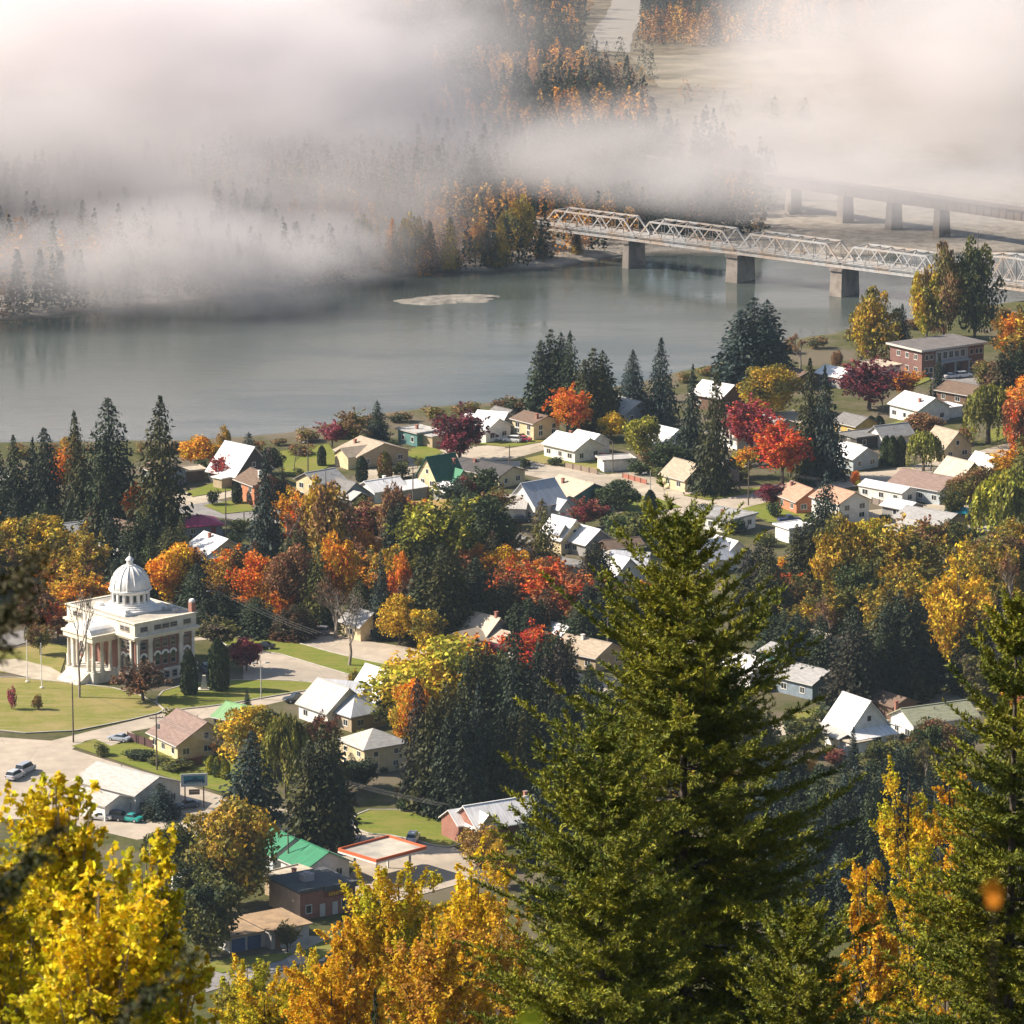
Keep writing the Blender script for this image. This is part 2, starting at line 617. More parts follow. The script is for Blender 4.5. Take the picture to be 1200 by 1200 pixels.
def rand_axes(r, nrm, size, asp=0.6):
    a = unit(np.cross(nrm, r.normal(size=nrm.shape)))
    b = np.cross(nrm, a)
    return a * size[:, None], b * (size * asp)[:, None]

def crown_round(seed, nl=30, leaves=4600, size=0.029, zc=0.54, rz=0.42, spread=0.36, top=1.0, fill=0.25):
    r = np.random.default_rng(seed)
    lob = []
    while len(lob) < nl:
        p = r.uniform(-1, 1, 3)
        d = np.linalg.norm(p)
        if 0.35 < d < 1.0:
            c = np.array([p[0] * spread, p[1] * spread, zc + p[2] * rz * 0.85])
            lob.append((c, r.uniform(0.10, 0.19)))
    per = leaves // nl
    C, Nn = [], []
    for c, rad in lob:
        d = unit(r.normal(size=(per, 3)))
        d[:, 2] = np.where(r.random(per) < 0.25, -np.abs(d[:, 2]), np.abs(d[:, 2])) * 0.9
        rr = rad * (0.55 + 0.55 * r.random(per) ** 0.6)
        C.append(c + d * rr[:, None])
        Nn.append(unit(d + 0.75 * r.normal(size=(per, 3))))
    nf = int(leaves * fill)
    d = unit(r.normal(size=(nf, 3))) * (r.random(nf) ** 0.5)[:, None]
    C.append(np.array([0, 0, zc]) + d * np.array([spread, spread, rz * 0.85]))
    Nn.append(unit(r.normal(size=(nf, 3))))
    C, Nn = np.concatenate(C), np.concatenate(Nn)
    ax, ay = rand_axes(r, Nn, size * r.uniform(0.6, 1.35, len(C)))
    me = quads_mesh("crown", C, ax, ay)
    t = MB()
    t.tube([(0, 0, -0.03), (0.01, 0, 0.15), (0, 0.01, zc - 0.05), (0, 0, zc + rz * 0.5)], [0.030, 0.022, 0.014, 0.004], 6)
    for c, rad in lob[::2]:
        z0 = 0.18 + 0.25 * r.random()
        t.tube([(0, 0, z0), tuple(np.array([0, 0, z0]) * 0.5 + c * 0.5 + np.array([0, 0, -0.03])), tuple(c)], [0.010, 0.007, 0.002], 4)
    return me, t.mesh("trunk")

def crown_shoots(seed, limbs=26, leaves=6500, size=0.022, zc=0.55, squash=1.0, skew=0.0):
    """broad crown of ascending leafy shoots: ragged outline, gaps between the limbs"""
    r = np.random.default_rng(seed)
    t = MB()
    t.tube([(0, 0, -0.03), (0.01, 0, 0.16), (0, 0.01, 0.45), (0, 0, 0.85)], [0.030, 0.022, 0.012, 0.003], 6)
    C, Nn, L_ = [], [], []
    while len(L_) < limbs:
        p = r.uniform(-1, 1, 3)
        if 0.3 < np.linalg.norm(p) < 1.0:
            c = np.array([p[0] * 0.36 + skew * 0.1, p[1] * 0.36, zc + p[2] * 0.34 * squash])
            z0 = max(0.12, 0.22 + 0.3 * r.random() * (c[2] / 0.9))
            t.tube([(0, 0, z0), tuple(np.array([0, 0, z0]) * 0.45 + c * 0.55), tuple(c)], [0.009, 0.006, 0.0015], 4, cap=False)
            L_.append((z0, c, r.uniform(0.6, 1.5)))
    ns = limbs * 9
    pp = leaves // ns
    for j in range(ns):
        z0, c, k = L_[j % limbs]
        s = r.uniform(0.35, 1.0)
        q = np.array([0, 0, z0]) * (1 - s) + c * s + r.normal(size=3) * 0.045
        d = np.array([q[0] * 1.5, q[1] * 1.5, 0.7]) + r.normal(size=3) * 0.42
        d /= np.linalg.norm(d)
        L = r.uniform(0.06, 0.19) * k
        m = max(6, int(pp * k))
        tt = r.random(m)
        C.append(q + d * (tt * L)[:, None] + r.normal(size=(m, 3)) * (0.026 * (1.2 - tt))[:, None])
        Nn.append(unit(np.array([0, 0, 0.3]) + r.normal(size=(m, 3)) * 0.85))
    C, Nn = np.concatenate(C), np.concatenate(Nn)
    C[:, 2] = np.maximum(C[:, 2], 0.02)
    ax, ay = rand_axes(r, Nn, size * r.uniform(0.6, 1.35, len(C)))
    return quads_mesh("crown", C, ax, ay), t.mesh("trunk")

def crown_flame(seed, leaves=5000, size=0.025, low=0.08):
    """tall narrow-topped broadleaf (poplar, birch): ascending plumes"""
    r = np.random.default_rng(seed)
    C, Nn = [], []
    pl = []
    n = 22
    for k in range(n):
        a = r.uniform(0, 2 * pi)
        rad = 0.40 * math.sqrt(r.random())
        z1 = 1.0 - 1.1 * rad - 0.10 * r.random()
        z0 = max(low, z1 - r.uniform(0.30, 0.55))
        pl.append((a, rad, z0, z1))
        m = leaves // n
        t = r.random(m)
        w = (0.035 + 0.13 * np.sin(np.clip(t * 0.95 + 0.05, 0, 1) * pi) ** 0.8) * (0.6 + 0.5 * r.random(m))
        d = unit(r.normal(size=(m, 3)))
        x = cos(a) * rad * (0.55 + 0.45 * t) + d[:, 0] * w
        y = sin(a) * rad * (0.55 + 0.45 * t) + d[:, 1] * w
        z = z0 + (z1 - z0) * t + d[:, 2] * w * 0.5
        C.append(np.stack([x, y, z], 1))
        Nn.append(unit(d + 0.8 * r.normal(size=(m, 3))))
    C, Nn = np.concatenate(C), np.concatenate(Nn)
    ax, ay = rand_axes(r, Nn, size * r.uniform(0.6, 1.3, len(C)))
    me = quads_mesh("crown", C, ax, ay)
    t = MB()
    t.tube([(0, 0, -0.03), (0, 0, 0.3), (0, 0, 0.9)], [0.024, 0.016, 0.003], 6)
    for a, rad, z0, z1 in pl:
        t.tube([(0, 0, z0 * 0.7), (cos(a) * rad * 0.6, sin(a) * rad * 0.6, z0 + 0.1), (cos(a) * rad, sin(a) * rad, z1 - 0.05)], [0.009, 0.006, 0.001], 4)
    return me, t.mesh("trunk")

def crown_conifer(seed, levels=60, br=11, per=11, power=0.72, low=0.03, droop=0.13, rag=0.28, leaf=0.036, tops=None):
    r = np.random.default_rng(seed)
    C, D, S = [], [], []
    tops = tops or [(0, 0, 1.0, 1.0)]
    t = MB()
    for tx, ty, th, tw in tops:
        t.tube([(tx * 0.5, ty * 0.5, -0.03), (tx, ty, 0.4 * th), (tx, ty, th * 0.985)], [0.026 * tw, 0.018 * tw, 0.002], 6)
        for i in range(levels):
            f = (i + r.random()) / levels
            z = low + (th - low) * f
            R_ = 0.5 * tw * (1 - f) ** power
            if f < 0.12:
                R_ *= 0.55 + 0.45 * f / 0.12
            nb = max(4, int(br * (0.5 + 0.6 * (1 - f))))
            a0 = r.uniform(0, 2 * pi)
            for k in range(nb):
                a = a0 + 2 * pi * k / nb + r.normal() * 0.25
                L = R_ * (1 - rag * r.random())
                m = max(3, int(per * (0.35 + 0.75 * (1 - f))))
                s = (np.arange(m) + r.random(m)) / m
                s = 0.12 + 0.88 * s
                x = tx + np.cos(a + r.normal(size=m) * 0.16) * L * s
                y = ty + np.sin(a + r.normal(size=m) * 0.16) * L * s
                zz = z - droop * L * 2 * s ** 1.4 + 0.02 * np.maximum(0, s - 0.8) + r.normal(size=m) * 0.006
                C.append(np.stack([x, y, zz], 1))
                dv = np.stack([np.full(m, cos(a)), np.full(m, sin(a)), np.full(m, -0.35)], 1) + 0.55 * r.normal(size=(m, 3))
                D.append(unit(dv))
                S.append(leaf * (0.5 + 0.7 * r.random(m)) * (0.55 + 0.6 * (1 - f)))
    C, D, S = np.concatenate(C), np.concatenate(D), np.concatenate(S)
    up = unit(np.array([0, 0, 1.0]) + 0.6 * r.normal(size=D.shape))
    side = unit(np.cross(D, up))
    me = quads_mesh("crown", C, D * S[:, None], side * (S * 0.5)[:, None])
    return me, t.mesh("trunk")

def crown_column(seed, leaves=1500, size=0.035):
    r = np.random.default_rng(seed)
    z = r.random(leaves)
    a = r.uniform(0, 2 * pi, leaves)
    rad = 0.47 * np.minimum(1, (1.02 - z) * 3.0) ** 0.6 * np.minimum(1, 0.75 + z * 2) * (0.75 + 0.3 * r.random(leaves))
    C = np.stack([np.cos(a) * rad, np.sin(a) * rad, z * 0.98 + 0.01], 1)
    D = unit(np.stack([np.cos(a) * 0.3, np.sin(a) * 0.3, np.ones(leaves)], 1) + 0.4 * r.normal(size=(leaves, 3)))
    side = unit(np.cross(D, unit(np.stack([np.cos(a), np.sin(a), np.zeros(leaves)], 1) + 0.5 * r.normal(size=(leaves, 3)))))
    S = size * r.uniform(0.6, 1.3, leaves)
    me = quads_mesh("crown", C, D * S[:, None], side * (S * 2.0)[:, None])
    t = MB()
    t.tube([(0, 0, -0.03), (0, 0, 0.9)], [0.05, 0.01], 6)
    return me, t.mesh("trunk")

def crown_willow(seed, strands=430, per=12):
    r = np.random.default_rng(seed)
    C, D, S = [], [], []
    t = MB()
    t.tube([(0, 0, -0.03), (0.01, 0, 0.3), (0, 0, 0.7)], [0.045, 0.035, 0.012], 6)
    for k in range(strands):
        a = r.uniform(0, 2 * pi)
        rr = 0.46 * math.sqrt(r.random()) * (0.8 + 0.2 * sin(a * 5 + seed))
        zt = 0.97 - 0.75 * (rr / 0.5) ** 2.2 * 0.55 + r.normal() * 0.03
        L = r.uniform(0.25, 0.75) * (0.35 + 0.65 * rr / 0.46)
        s = np.linspace(0, 1, per)
        x = cos(a) * rr + 0.03 * s * cos(a) + r.normal(size=per) * 0.012
        y = sin(a) * rr + 0.03 * s * sin(a) + r.normal(size=per) * 0.012
        z = np.maximum(zt - L * s, 0.03)
        C.append(np.stack([x, y, z], 1))
        D.append(unit(np.array([0.2 * cos(a), 0.2 * sin(a), -1.0]) + 0.35 * r.normal(size=(per, 3))))
        S.append(0.034 * (0.6 + 0.7 * r.random(per)))
        if k % 14 == 0:
            t.tube([(0, 0, 0.3), (cos(a) * rr * 0.5, sin(a) * rr * 0.5, 0.65), (cos(a) * rr, sin(a) * rr, zt)], [0.016, 0.009, 0.002], 4)
    C, D, S = np.concatenate(C), np.concatenate(D), np.concatenate(S)
    side = unit(np.cross(D, r.normal(size=D.shape)))
    me = quads_mesh("crown", C, D * S[:, None], side * (S * 0.5)[:, None])
    return me, t.mesh("trunk")

def crown_bare(seed, leaves=260):
    """nearly leafless: fine branching twigs and a few hanging leaves"""
    r = random.Random(seed)
    t = MB()
    tips = []
    def grow(p, d, L, rad, lev):
        q = p + d * L
        t.tube([p, (p + q) / 2 + Vector((r.gauss(0, 1), r.gauss(0, 1), 0)) * L * 0.06, q], [rad, rad * 0.8, rad * 0.55], 5 if lev < 2 else 3, cap=False)
        if lev >= 4:
            tips.append(q)
            return
        for k in range(3 if lev < 3 else 3):
            nd = (d + Vector((r.gauss(0, 1), r.gauss(0, 1), r.gauss(0.25, 0.5))) * 0.55).normalized()
            grow(q if k else p + d * L * 0.75, nd, L * r.uniform(0.62, 0.8), rad * 0.55, lev + 1)
    grow(Vector((0, 0, -0.02)), Vector((0.03, 0, 1)), 0.27, 0.028, 0)
    mz = max(q.z for q in tips)
    mr = max(hypot(q.x, q.y) for q in tips) * 2
    t.v = [(x / mr, y / mr, z / mz) for x, y, z in t.v]
    rr = np.random.default_rng(seed)
    P = np.array([(q.x / mr, q.y / mr, q.z / mz) for q in tips])
    C = P[rr.integers(0, len(P), leaves)] + rr.normal(size=(leaves, 3)) * 0.02
    Nn = unit(rr.normal(size=C.shape))
    ax, ay = rand_axes(rr, Nn, 0.016 * rr.uniform(0.6, 1.3, leaves))
    return quads_mesh("crown", C, ax, ay), t.mesh("trunk")

def crown_bush(seed, leaves=900, size=0.055):
    r = np.random.default_rng(seed)
    C, Nn = [], []
    for k in range(9):
        c = np.array([*(r.uniform(-0.3, 0.3, 2)), r.uniform(0.25, 0.7)])
        m = leaves // 9
        d = unit(r.normal(size=(m, 3)))
        C.append(np.maximum(c + d * (0.26 * (0.5 + 0.5 * r.random(m)))[:, None], [-9, -9, 0.01]))
        Nn.append(unit(d + 0.8 * r.normal(size=(m, 3))))
    C, Nn = np.concatenate(C), np.concatenate(Nn)
    ax, ay = rand_axes(r, Nn, size * r.uniform(0.6, 1.3, len(C)))
    t = MB()
    for k in range(5):
        a = k * 1.3
        t.tube([(0, 0, -0.03), (cos(a) * 0.1, sin(a) * 0.1, 0.3), (cos(a) * 0.2, sin(a) * 0.2, 0.6)], [0.02, 0.012, 0.004], 4)
    return quads_mesh("crown", C, ax, ay), t.mesh("trunk")

PROTO = {
    'R': [crown_round(1)] + [crown_shoots(s) for s in (2, 3, 61)] + [crown_round(4, nl=36, spread=0.38, zc=0.52, rz=0.43)],
    'B': [crown_round(s, nl=48, leaves=8500, size=0.0225, spread=0.39, zc=0.53, rz=0.45, fill=0.3) for s in (5, 51)] + [crown_shoots(s, limbs=40, leaves=10500, size=0.019) for s in (6, 62, 63, 64)],  # big crowns
    'F': [crown_flame(s) for s in (7, 8, 9)],
    'C': [crown_conifer(s) for s in (10, 11, 12)] + [crown_conifer(70, power=0.88, rag=0.42, br=9), crown_conifer(71, power=0.6, rag=0.36, low=0.07, droop=0.2)],
    'D': [crown_conifer(13, levels=46, br=11, power=0.55, rag=0.35, tops=[(0, 0, 1.0, 0.85), (0.15, 0.06, 0.93, 0.68), (-0.16, -0.05, 0.88, 0.7), (0.03, -0.14, 0.8, 0.6)]),
          crown_conifer(14, levels=64, br=12, per=13, power=0.5, low=0.02, rag=0.35, droop=0.2)],
    'N': [crown_conifer(15, levels=64, br=10, per=11, power=0.58, low=0.02, rag=0.4)],
    'K': [crown_column(16), crown_column(17)],
    'W': [crown_willow(18), crown_willow(19)],
    'T': [crown_bare(20), crown_bare(21)],
    'S': [crown_bush(22), crown_bush(23)],
    'L': [crown_bare(24, 1500), crown_bare(25, 1500)],   # thin leafy: twigs show
}
def normalise(c, t):
    n = len(c.vertices)
    v = np.empty(n * 3)
    c.vertices.foreach_get("co", v)
    v = v.reshape(-1, 3)
    kxy = 0.5 / np.percentile(np.hypot(v[:, 0], v[:, 1]), 96)
    kz = 1.0 / np.percentile(v[:, 2], 99.3)
    for me in (c, t):
        me.transform(Matrix.Diagonal((kxy, kxy, kz, 1)))
for k in 'RBFWS':
    for c, t in PROTO[k]:
        normalise(c, t)
for k, lst in PROTO.items():
    for c, t in lst:
        c.materials.append(M_needle if k in 'CDNK' else M_leaf)
        t.materials.append(M_palebark if k in 'TL' else M_bark)
KIND = {'R': ('maple_tree', 'tree'), 'B': ('broadleaf_tree', 'tree'), 'F': ('poplar_tree', 'tree'), 'C': ('spruce_tree', 'conifer'),
        'D': ('cedar_tree', 'conifer'), 'N': ('fir_tree', 'conifer'), 'K': ('column_cedar', 'shrub'), 'W': ('willow_tree', 'tree'),
        'T': ('bare_tree', 'tree'), 'S': ('garden_shrub', 'shrub'), 'L': ('birch_tree', 'tree')}
PAL = {'dk': (0.022, 0.034, 0.017), 'dg': (0.031, 0.047, 0.016), 'G': (0.045, 0.07, 0.018), 'OL': (0.13, 0.125, 0.022), 'Y': (0.62, 0.40, 0.015),
       'YG': (0.33, 0.31, 0.025), 'O': (0.66, 0.25, 0.012), 'RO': (0.60, 0.13, 0.014), 'R': (0.46, 0.045, 0.025), 'CR': (0.22, 0.03, 0.045),
       'P': (0.055, 0.018, 0.03), 'BR': (0.22, 0.10, 0.04), 'TN': (0.24, 0.14, 0.06), 'W': (0.24, 0.24, 0.035), 'BL': (0.035, 0.055, 0.05),
       'GO': (0.46, 0.29, 0.018), 'PK': (0.35, 0.08, 0.10), 'GY': (0.10, 0.075, 0.05)}
_tn = [0]
def plant(kind, cx, top, base, w, col, tint=None, label=None, group=None, z=0.0, pt=None):
    """one plant standing on the ground where its foot shows in the photo"""
    g = pt if pt is not None else G(cx, base, z)
    s = scale_at(g)
    h = (base - top) / (s * 0.955) 
    wm_ = w / s * {'C': 1.35, 'D': 1.42, 'N': 1.3, 'R': 1.08, 'B': 1.1, 'F': 1.12}.get(kind, 1.0)
    lst = PROTO[kind]
    i = _tn[0]
    _tn[0] += 1
    c, t = lst[i % len(lst)]
    nm, cat = KIND[kind]
    r = thing(nm, label, cat, g, rng.uniform(0, 2 * pi) if kind != 'D' else rng.uniform(-0.5, 0.5), group)
    r.scale = (wm_ * rng.uniform(0.94, 1.08), wm_ * rng.uniform(0.94, 1.08), h)
    r.rotation_euler.x = rng.gauss(0, 0.018)
    r.rotation_euler.y = rng.gauss(0, 0.018)
    o = link("crown", c, None, r)
    k = rng.uniform(0.88, 1.12)
    o.color = (*[min(1, x * k) for x in PAL[col]], 1)
    o["tint"] = [x * (0.42 if kind in 'CDN' and tint in ('OL', 'GY', 'BR') else 1.0) for x in PAL[tint or col]]
    link("trunk", t, None, r)
    return r
# ------------------------------------------------------------------ the far bank
def sheet(name, px_poly, mat, z=0.02, kind="structure", sub=0):
    b = MB()
    b.face([tuple(G(x, y, z)) for x, y in px_poly])
    me = b.mesh(name)
    return link(name, me, mat, kind=kind)

M_farroad = mat_mottled("far_road", (0.21, 0.19, 0.165), (0.25, 0.225, 0.195), 0.5)
M_field = mat_mottled("bare_field", (0.12, 0.105, 0.07), (0.25, 0.21, 0.15), 0.05)
M_farwood = foliage_material("far_wood", 0.05, 0.35)
def far_ground(x, y):
    return terrain(x, y)

def drape(name, px_poly, mat, lift):
    """a sheet that follows the ground, with a frayed edge"""
    q = px_poly
    for _ in range(3):
        q = [pt for i in range(len(q)) for pt in (q[i], ((q[i][0] + q[(i + 1) % len(q)][0]) / 2 + rng.gauss(0, 1.2), (q[i][1] + q[(i + 1) % len(q)][1]) / 2 + rng.gauss(0, 0.45)))]
    bm = bmesh.new()
    vs = []
    for x, y in q:
        p = G(x, y, -0.4)
        vs.append(bm.verts.new((p.x, p.y, 0)))
    bm.faces.new(vs)
    bmesh.ops.triangulate(bm, faces=bm.faces[:])
    for _ in range(3):
        long = [e for e in bm.edges if e.calc_length() > 12]
        if long:
            bmesh.ops.subdivide_edges(bm, edges=long, cuts=1)
            bmesh.ops.triangulate(bm, faces=[f for f in bm.faces if len(f.verts) > 3])
    for v in bm.verts:
        v.co.z = terrain(v.co.x, v.co.y) + lift
    me = bpy.data.meshes.new(name)
    bm.to_mesh(me)
    return link(name, me, mat, kind="structure")
drape("highway", [(688, 58), (700, 30), (722, -6), (752, -6), (748, 30), (738, 62)], M_farroad, 0.12)
drape("field", [(738, 66), (860, 62), (990, 58), (1015, 84), (960, 100), (775, 104)], M_field, 0.1)
drape("gravel_road", [(700, 243), (760, 240), (840, 232), (842, 238), (760, 246), (702, 249)], M_field, 0.4)

def wood_mesh(name, pts, seed):
    """thousands of distant trees that read as one mass"""
    r = np.random.default_rng(seed)
    C, A, B_, K = [], [], [], []
    for (x, y, z, h, w, colr, con) in pts:
        n = 150 if con else 130
        t = r.random(n) ** (1.25 if con else 1.0)
        a = r.uniform(0, 2 * pi, n)
        if con:
            rad = w * 0.5 * (1 - t) ** 0.8 * r.uniform(0.5, 1.05, n)
        else:
            rad = w * 0.5 * np.sin(np.clip(0.12 + 0.86 * t, 0, 1) * pi) ** 0.6 * r.uniform(0.55, 1.05, n)
        p = np.stack([x + np.cos(a) * rad, y + np.sin(a) * rad, z + h * (0.06 + 0.94 * t) - rad * 0.15], 1)
        d = unit(np.stack([np.cos(a), np.sin(a), np.full(n, -0.3 if con else 0.5)], 1) + 0.6 * r.normal(size=(n, 3)))
        s = unit(np.cross(d, r.normal(size=(n, 3))))
        sz = h * 0.034 * r.uniform(0.6, 1.4, n)
        C.append(p); A.append(d * sz[:, None]); B_.append(s * (sz * 0.7)[:, None])
        K.append(np.repeat(np.array([colr]), n, 0) * r.uniform(0.75, 1.25, (n, 1)))
    me = quads_mesh(name, np.concatenate(C), np.concatenate(A), np.concatenate(B_))
    K = np.concatenate(K)
    ca = me.color_attributes.new("leaf_colour", 'FLOAT_COLOR', 'CORNER')
    ca.data.foreach_set("color", np.concatenate([np.repeat(K, 4, 0), np.ones((len(K) * 4, 1))], 1).reshape(-1))
    return me
def wood_material():
    m, nt, b = newmat("wood_leaves")
    at = N(nt, "ShaderNodeAttribute", attribute_name="leaf_colour")
    nt.links.new(at.outputs["Color"], b.inputs["Base Color"])
    b.inputs["Roughness"].default_value = 0.8
    b.inputs["Specular IOR Level"].default_value = 0.15
    return m
M_wood = wood_material()

def inpoly(x, y, poly):
    c = False
    j = len(poly) - 1
    for i in range(len(poly)):
        xi, yi = poly[i]
        xj, yj = poly[j]
        if (yi > y) != (yj > y) and x < (xj - xi) * (y - yi) / (yj - yi) + xi:
            c = not c
        j = i
    return c

# where the wood stands (its feet, as photo outlines on the far flat)
WOODS = [[(-420, 380), (-200, 372), (0, 358), (180, 342), (340, 324), (480, 308), (600, 300), (700, 286), (742, 272), (748, 215), (768, 165), (745, 118), (698, 92), (674, 66), (686, 20), (704, -40), (300, -40), (-420, -40)],
         [(742, 278), (800, 282), (890, 262), (905, 215), (830, 180), (700, 190), (640, 262)],
         [(752, 58), (860, 56), (960, 50), (1200, 60), (1400, 60), (1400, -40), (756, -40)]]
WOODS += [[(690, 62), (760, 62), (770, 112), (700, 95)], [(780, 108), (1000, 104), (960, 150), (790, 150)]]
def build_woods():
    r = random.Random(5)
    pts = []
    tries = 0
    for wi, poly in enumerate(WOODS):
        gx = [G(a, b, -1) for a, b in poly]
        wp = [(p.x, p.y) for p in gx]
        x0, x1 = min(p[0] for p in wp), max(p[0] for p in wp)
        y0, y1 = min(p[1] for p in wp), max(p[1] for p in wp)
        n = int((x1 - x0) * (y1 - y0) / 34.0)
        for k in range(n):
            x, y = r.uniform(x0, x1), r.uniform(y0, y1)
            if not inpoly(x, y, wp):
                continue
            if wi >= 3 and r.random() < (0.55 if wi == 3 else 0.85):
                continue
            g = n3(x, y, 0.014, 3) + (0.3 if wi >= 3 else 0) + 0.35 * n3(x, y, 0.08, 8)
            if y > 1900 and r.random() < 0.2:
                continue
            if g > 0.10 and r.random() < 0.75:
                con, h, w = r.random() < 0.4, r.uniform(9, 15), r.uniform(5, 7.5)
                colr = r.choice([(0.42, 0.19, 0.03), (0.5, 0.22, 0.03), (0.30, 0.12, 0.03), (0.24, 0.13, 0.05), (0.5, 0.28, 0.05)])
            elif r.random() < 0.1:
                con, h, w = False, r.uniform(8, 13), r.uniform(6, 9)
                colr = (0.16, 0.08, 0.04)
            else:
                con, h, w = True, r.uniform(10, 19), r.uniform(5, 8.5)
                colr = r.choice([(0.016, 0.028, 0.017), (0.02, 0.034, 0.016), (0.013, 0.024, 0.018)])
            if wi >= 3:
                h *= 0.5; w *= 0.75; con = con and r.random() < 0.3
            pts.append((x, y, terrain(x, y) - 0.3, h, w, colr, con))
    return pts
wp_ = build_woods()
print("far wood trees", len(wp_))
link("forest", wood_mesh("forest", wp_, 3), M_wood, kind="stuff")

# golden larches that stand apart along the far bank
LARCH = [(424, 310, 52, 'GO'), (441, 312, 46, 'GO'), (460, 316, 58, 'O'), (482, 312, 56, 'GO'), (502, 314, 54, 'BR'), (527, 312, 56, 'GO'), (557, 308, 46, 'O'),
         (572, 309, 40, 'BR'), (585, 309, 54, 'GO'), (608, 302, 66, 'GO'), (634, 300, 40, 'GO'), (676, 296, 34, 'GO'), (745, 262, 44, 'BR'), (10, 310, 62, 'GO'), (26, 322, 66, 'O'), (-12, 318, 60, 'GO')]
for i, (x, y, hp, c) in enumerate(LARCH):
    o = plant('N' if i % 3 else 'F', x, y - hp, y, hp * 0.52, c, 'OL', "golden larch standing on the far bank at the river's edge, half veiled by mist", "golden larches along the far bank", z=-3.2)
    o.name = "larch_tree"; o["category"] = "tree"
# low pale brush on the bank below them
# ------------------------------------------------------------------ bridges
M_steel = mat_mottled("white_steel", (0.33, 0.325, 0.32), (0.46, 0.455, 0.45), 0.5, 0.6, 0.4, c3=(0.42, 0.33, 0.26), scale3=0.12)
M_pier = mat_mottled("pier_concrete", (0.20, 0.17, 0.145), (0.34, 0.30, 0.26), 0.3, c3=(0.13, 0.11, 0.10), scale3=0.15)
M_deck = mat_mottled("bridge_deck", (0.22, 0.21, 0.20), (0.32, 0.31, 0.29), 0.4)
M_darksteel = mat_mottled("brown_steel", (0.12, 0.085, 0.07), (0.20, 0.15, 0.125), 0.4)

BZ = 4.6
A_ = G(645, 263, BZ)
B_ = G(1200, 334, BZ)
BD = (B_ - A_).normalized()
BN = Vector((-BD.y, BD.x, 0))
def along(px):                     # distance from A along the deck line for a photo column
    lo, hi = -200.0, 400.0
    for _ in range(50):
        m = (lo + hi) / 2
        p = A_ + BD * m
        x = 600 + FPX * (p - CAM).x / (p - CAM).dot(_F)
        if x < px:
            lo = m
        else:
            hi = m
    return lo
HALFW = 3.6
def truss_side(b, t0, t1, off, h, panels, curved):
    """one truss plane from t0 to t1 metres along the bridge"""
    P = lambda t, z: A_ + BD * t + BN * off + Vector((0, 0, z))
    L = (t1 - t0) / panels
    def top(i):
        if not curved:
            return h
        u = abs(i - panels / 2) / (panels / 2)
        return h * (1.18 - 0.42 * u * u)
    b.bar(P(t0, 0.2), P(t1, 0.2), 0.34, 0.5)
    for i in range(1, panels - 1):
        b.bar(P(t0 + i * L, top(i)), P(t0 + (i + 1) * L, top(i + 1)), 0.36, 0.5)
    b.bar(P(t0, 0.2), P(t0 + L, top(1)), 0.36, 0.45)
    b.bar(P(t1, 0.2), P(t1 - L, top(panels - 1)), 0.36, 0.45)
    for i in range(1, panels):
        b.bar(P(t0 + i * L, 0.2), P(t0 + i * L, top(i)), 0.17, 0.2)
    for i in range(1, panels - 1):
        if curved:
            b.bar(P(t0 + i * L, 0.2), P(t0 + (i + 1) * L, top(i + 1)), 0.2, 0.22)
            b.bar(P(t0 + (i + 1) * L, 0.2), P(t0 + i * L, top(i)), 0.2, 0.22)
        elif i % 2:
            b.bar(P(t0 + i * L, top(i)), P(t0 + (i + 1) * L, 0.2), 0.26, 0.3)
        else:
            b.bar(P(t0 + i * L, 0.2), P(t0 + (i + 1) * L, top(i + 1)), 0.26, 0.3)
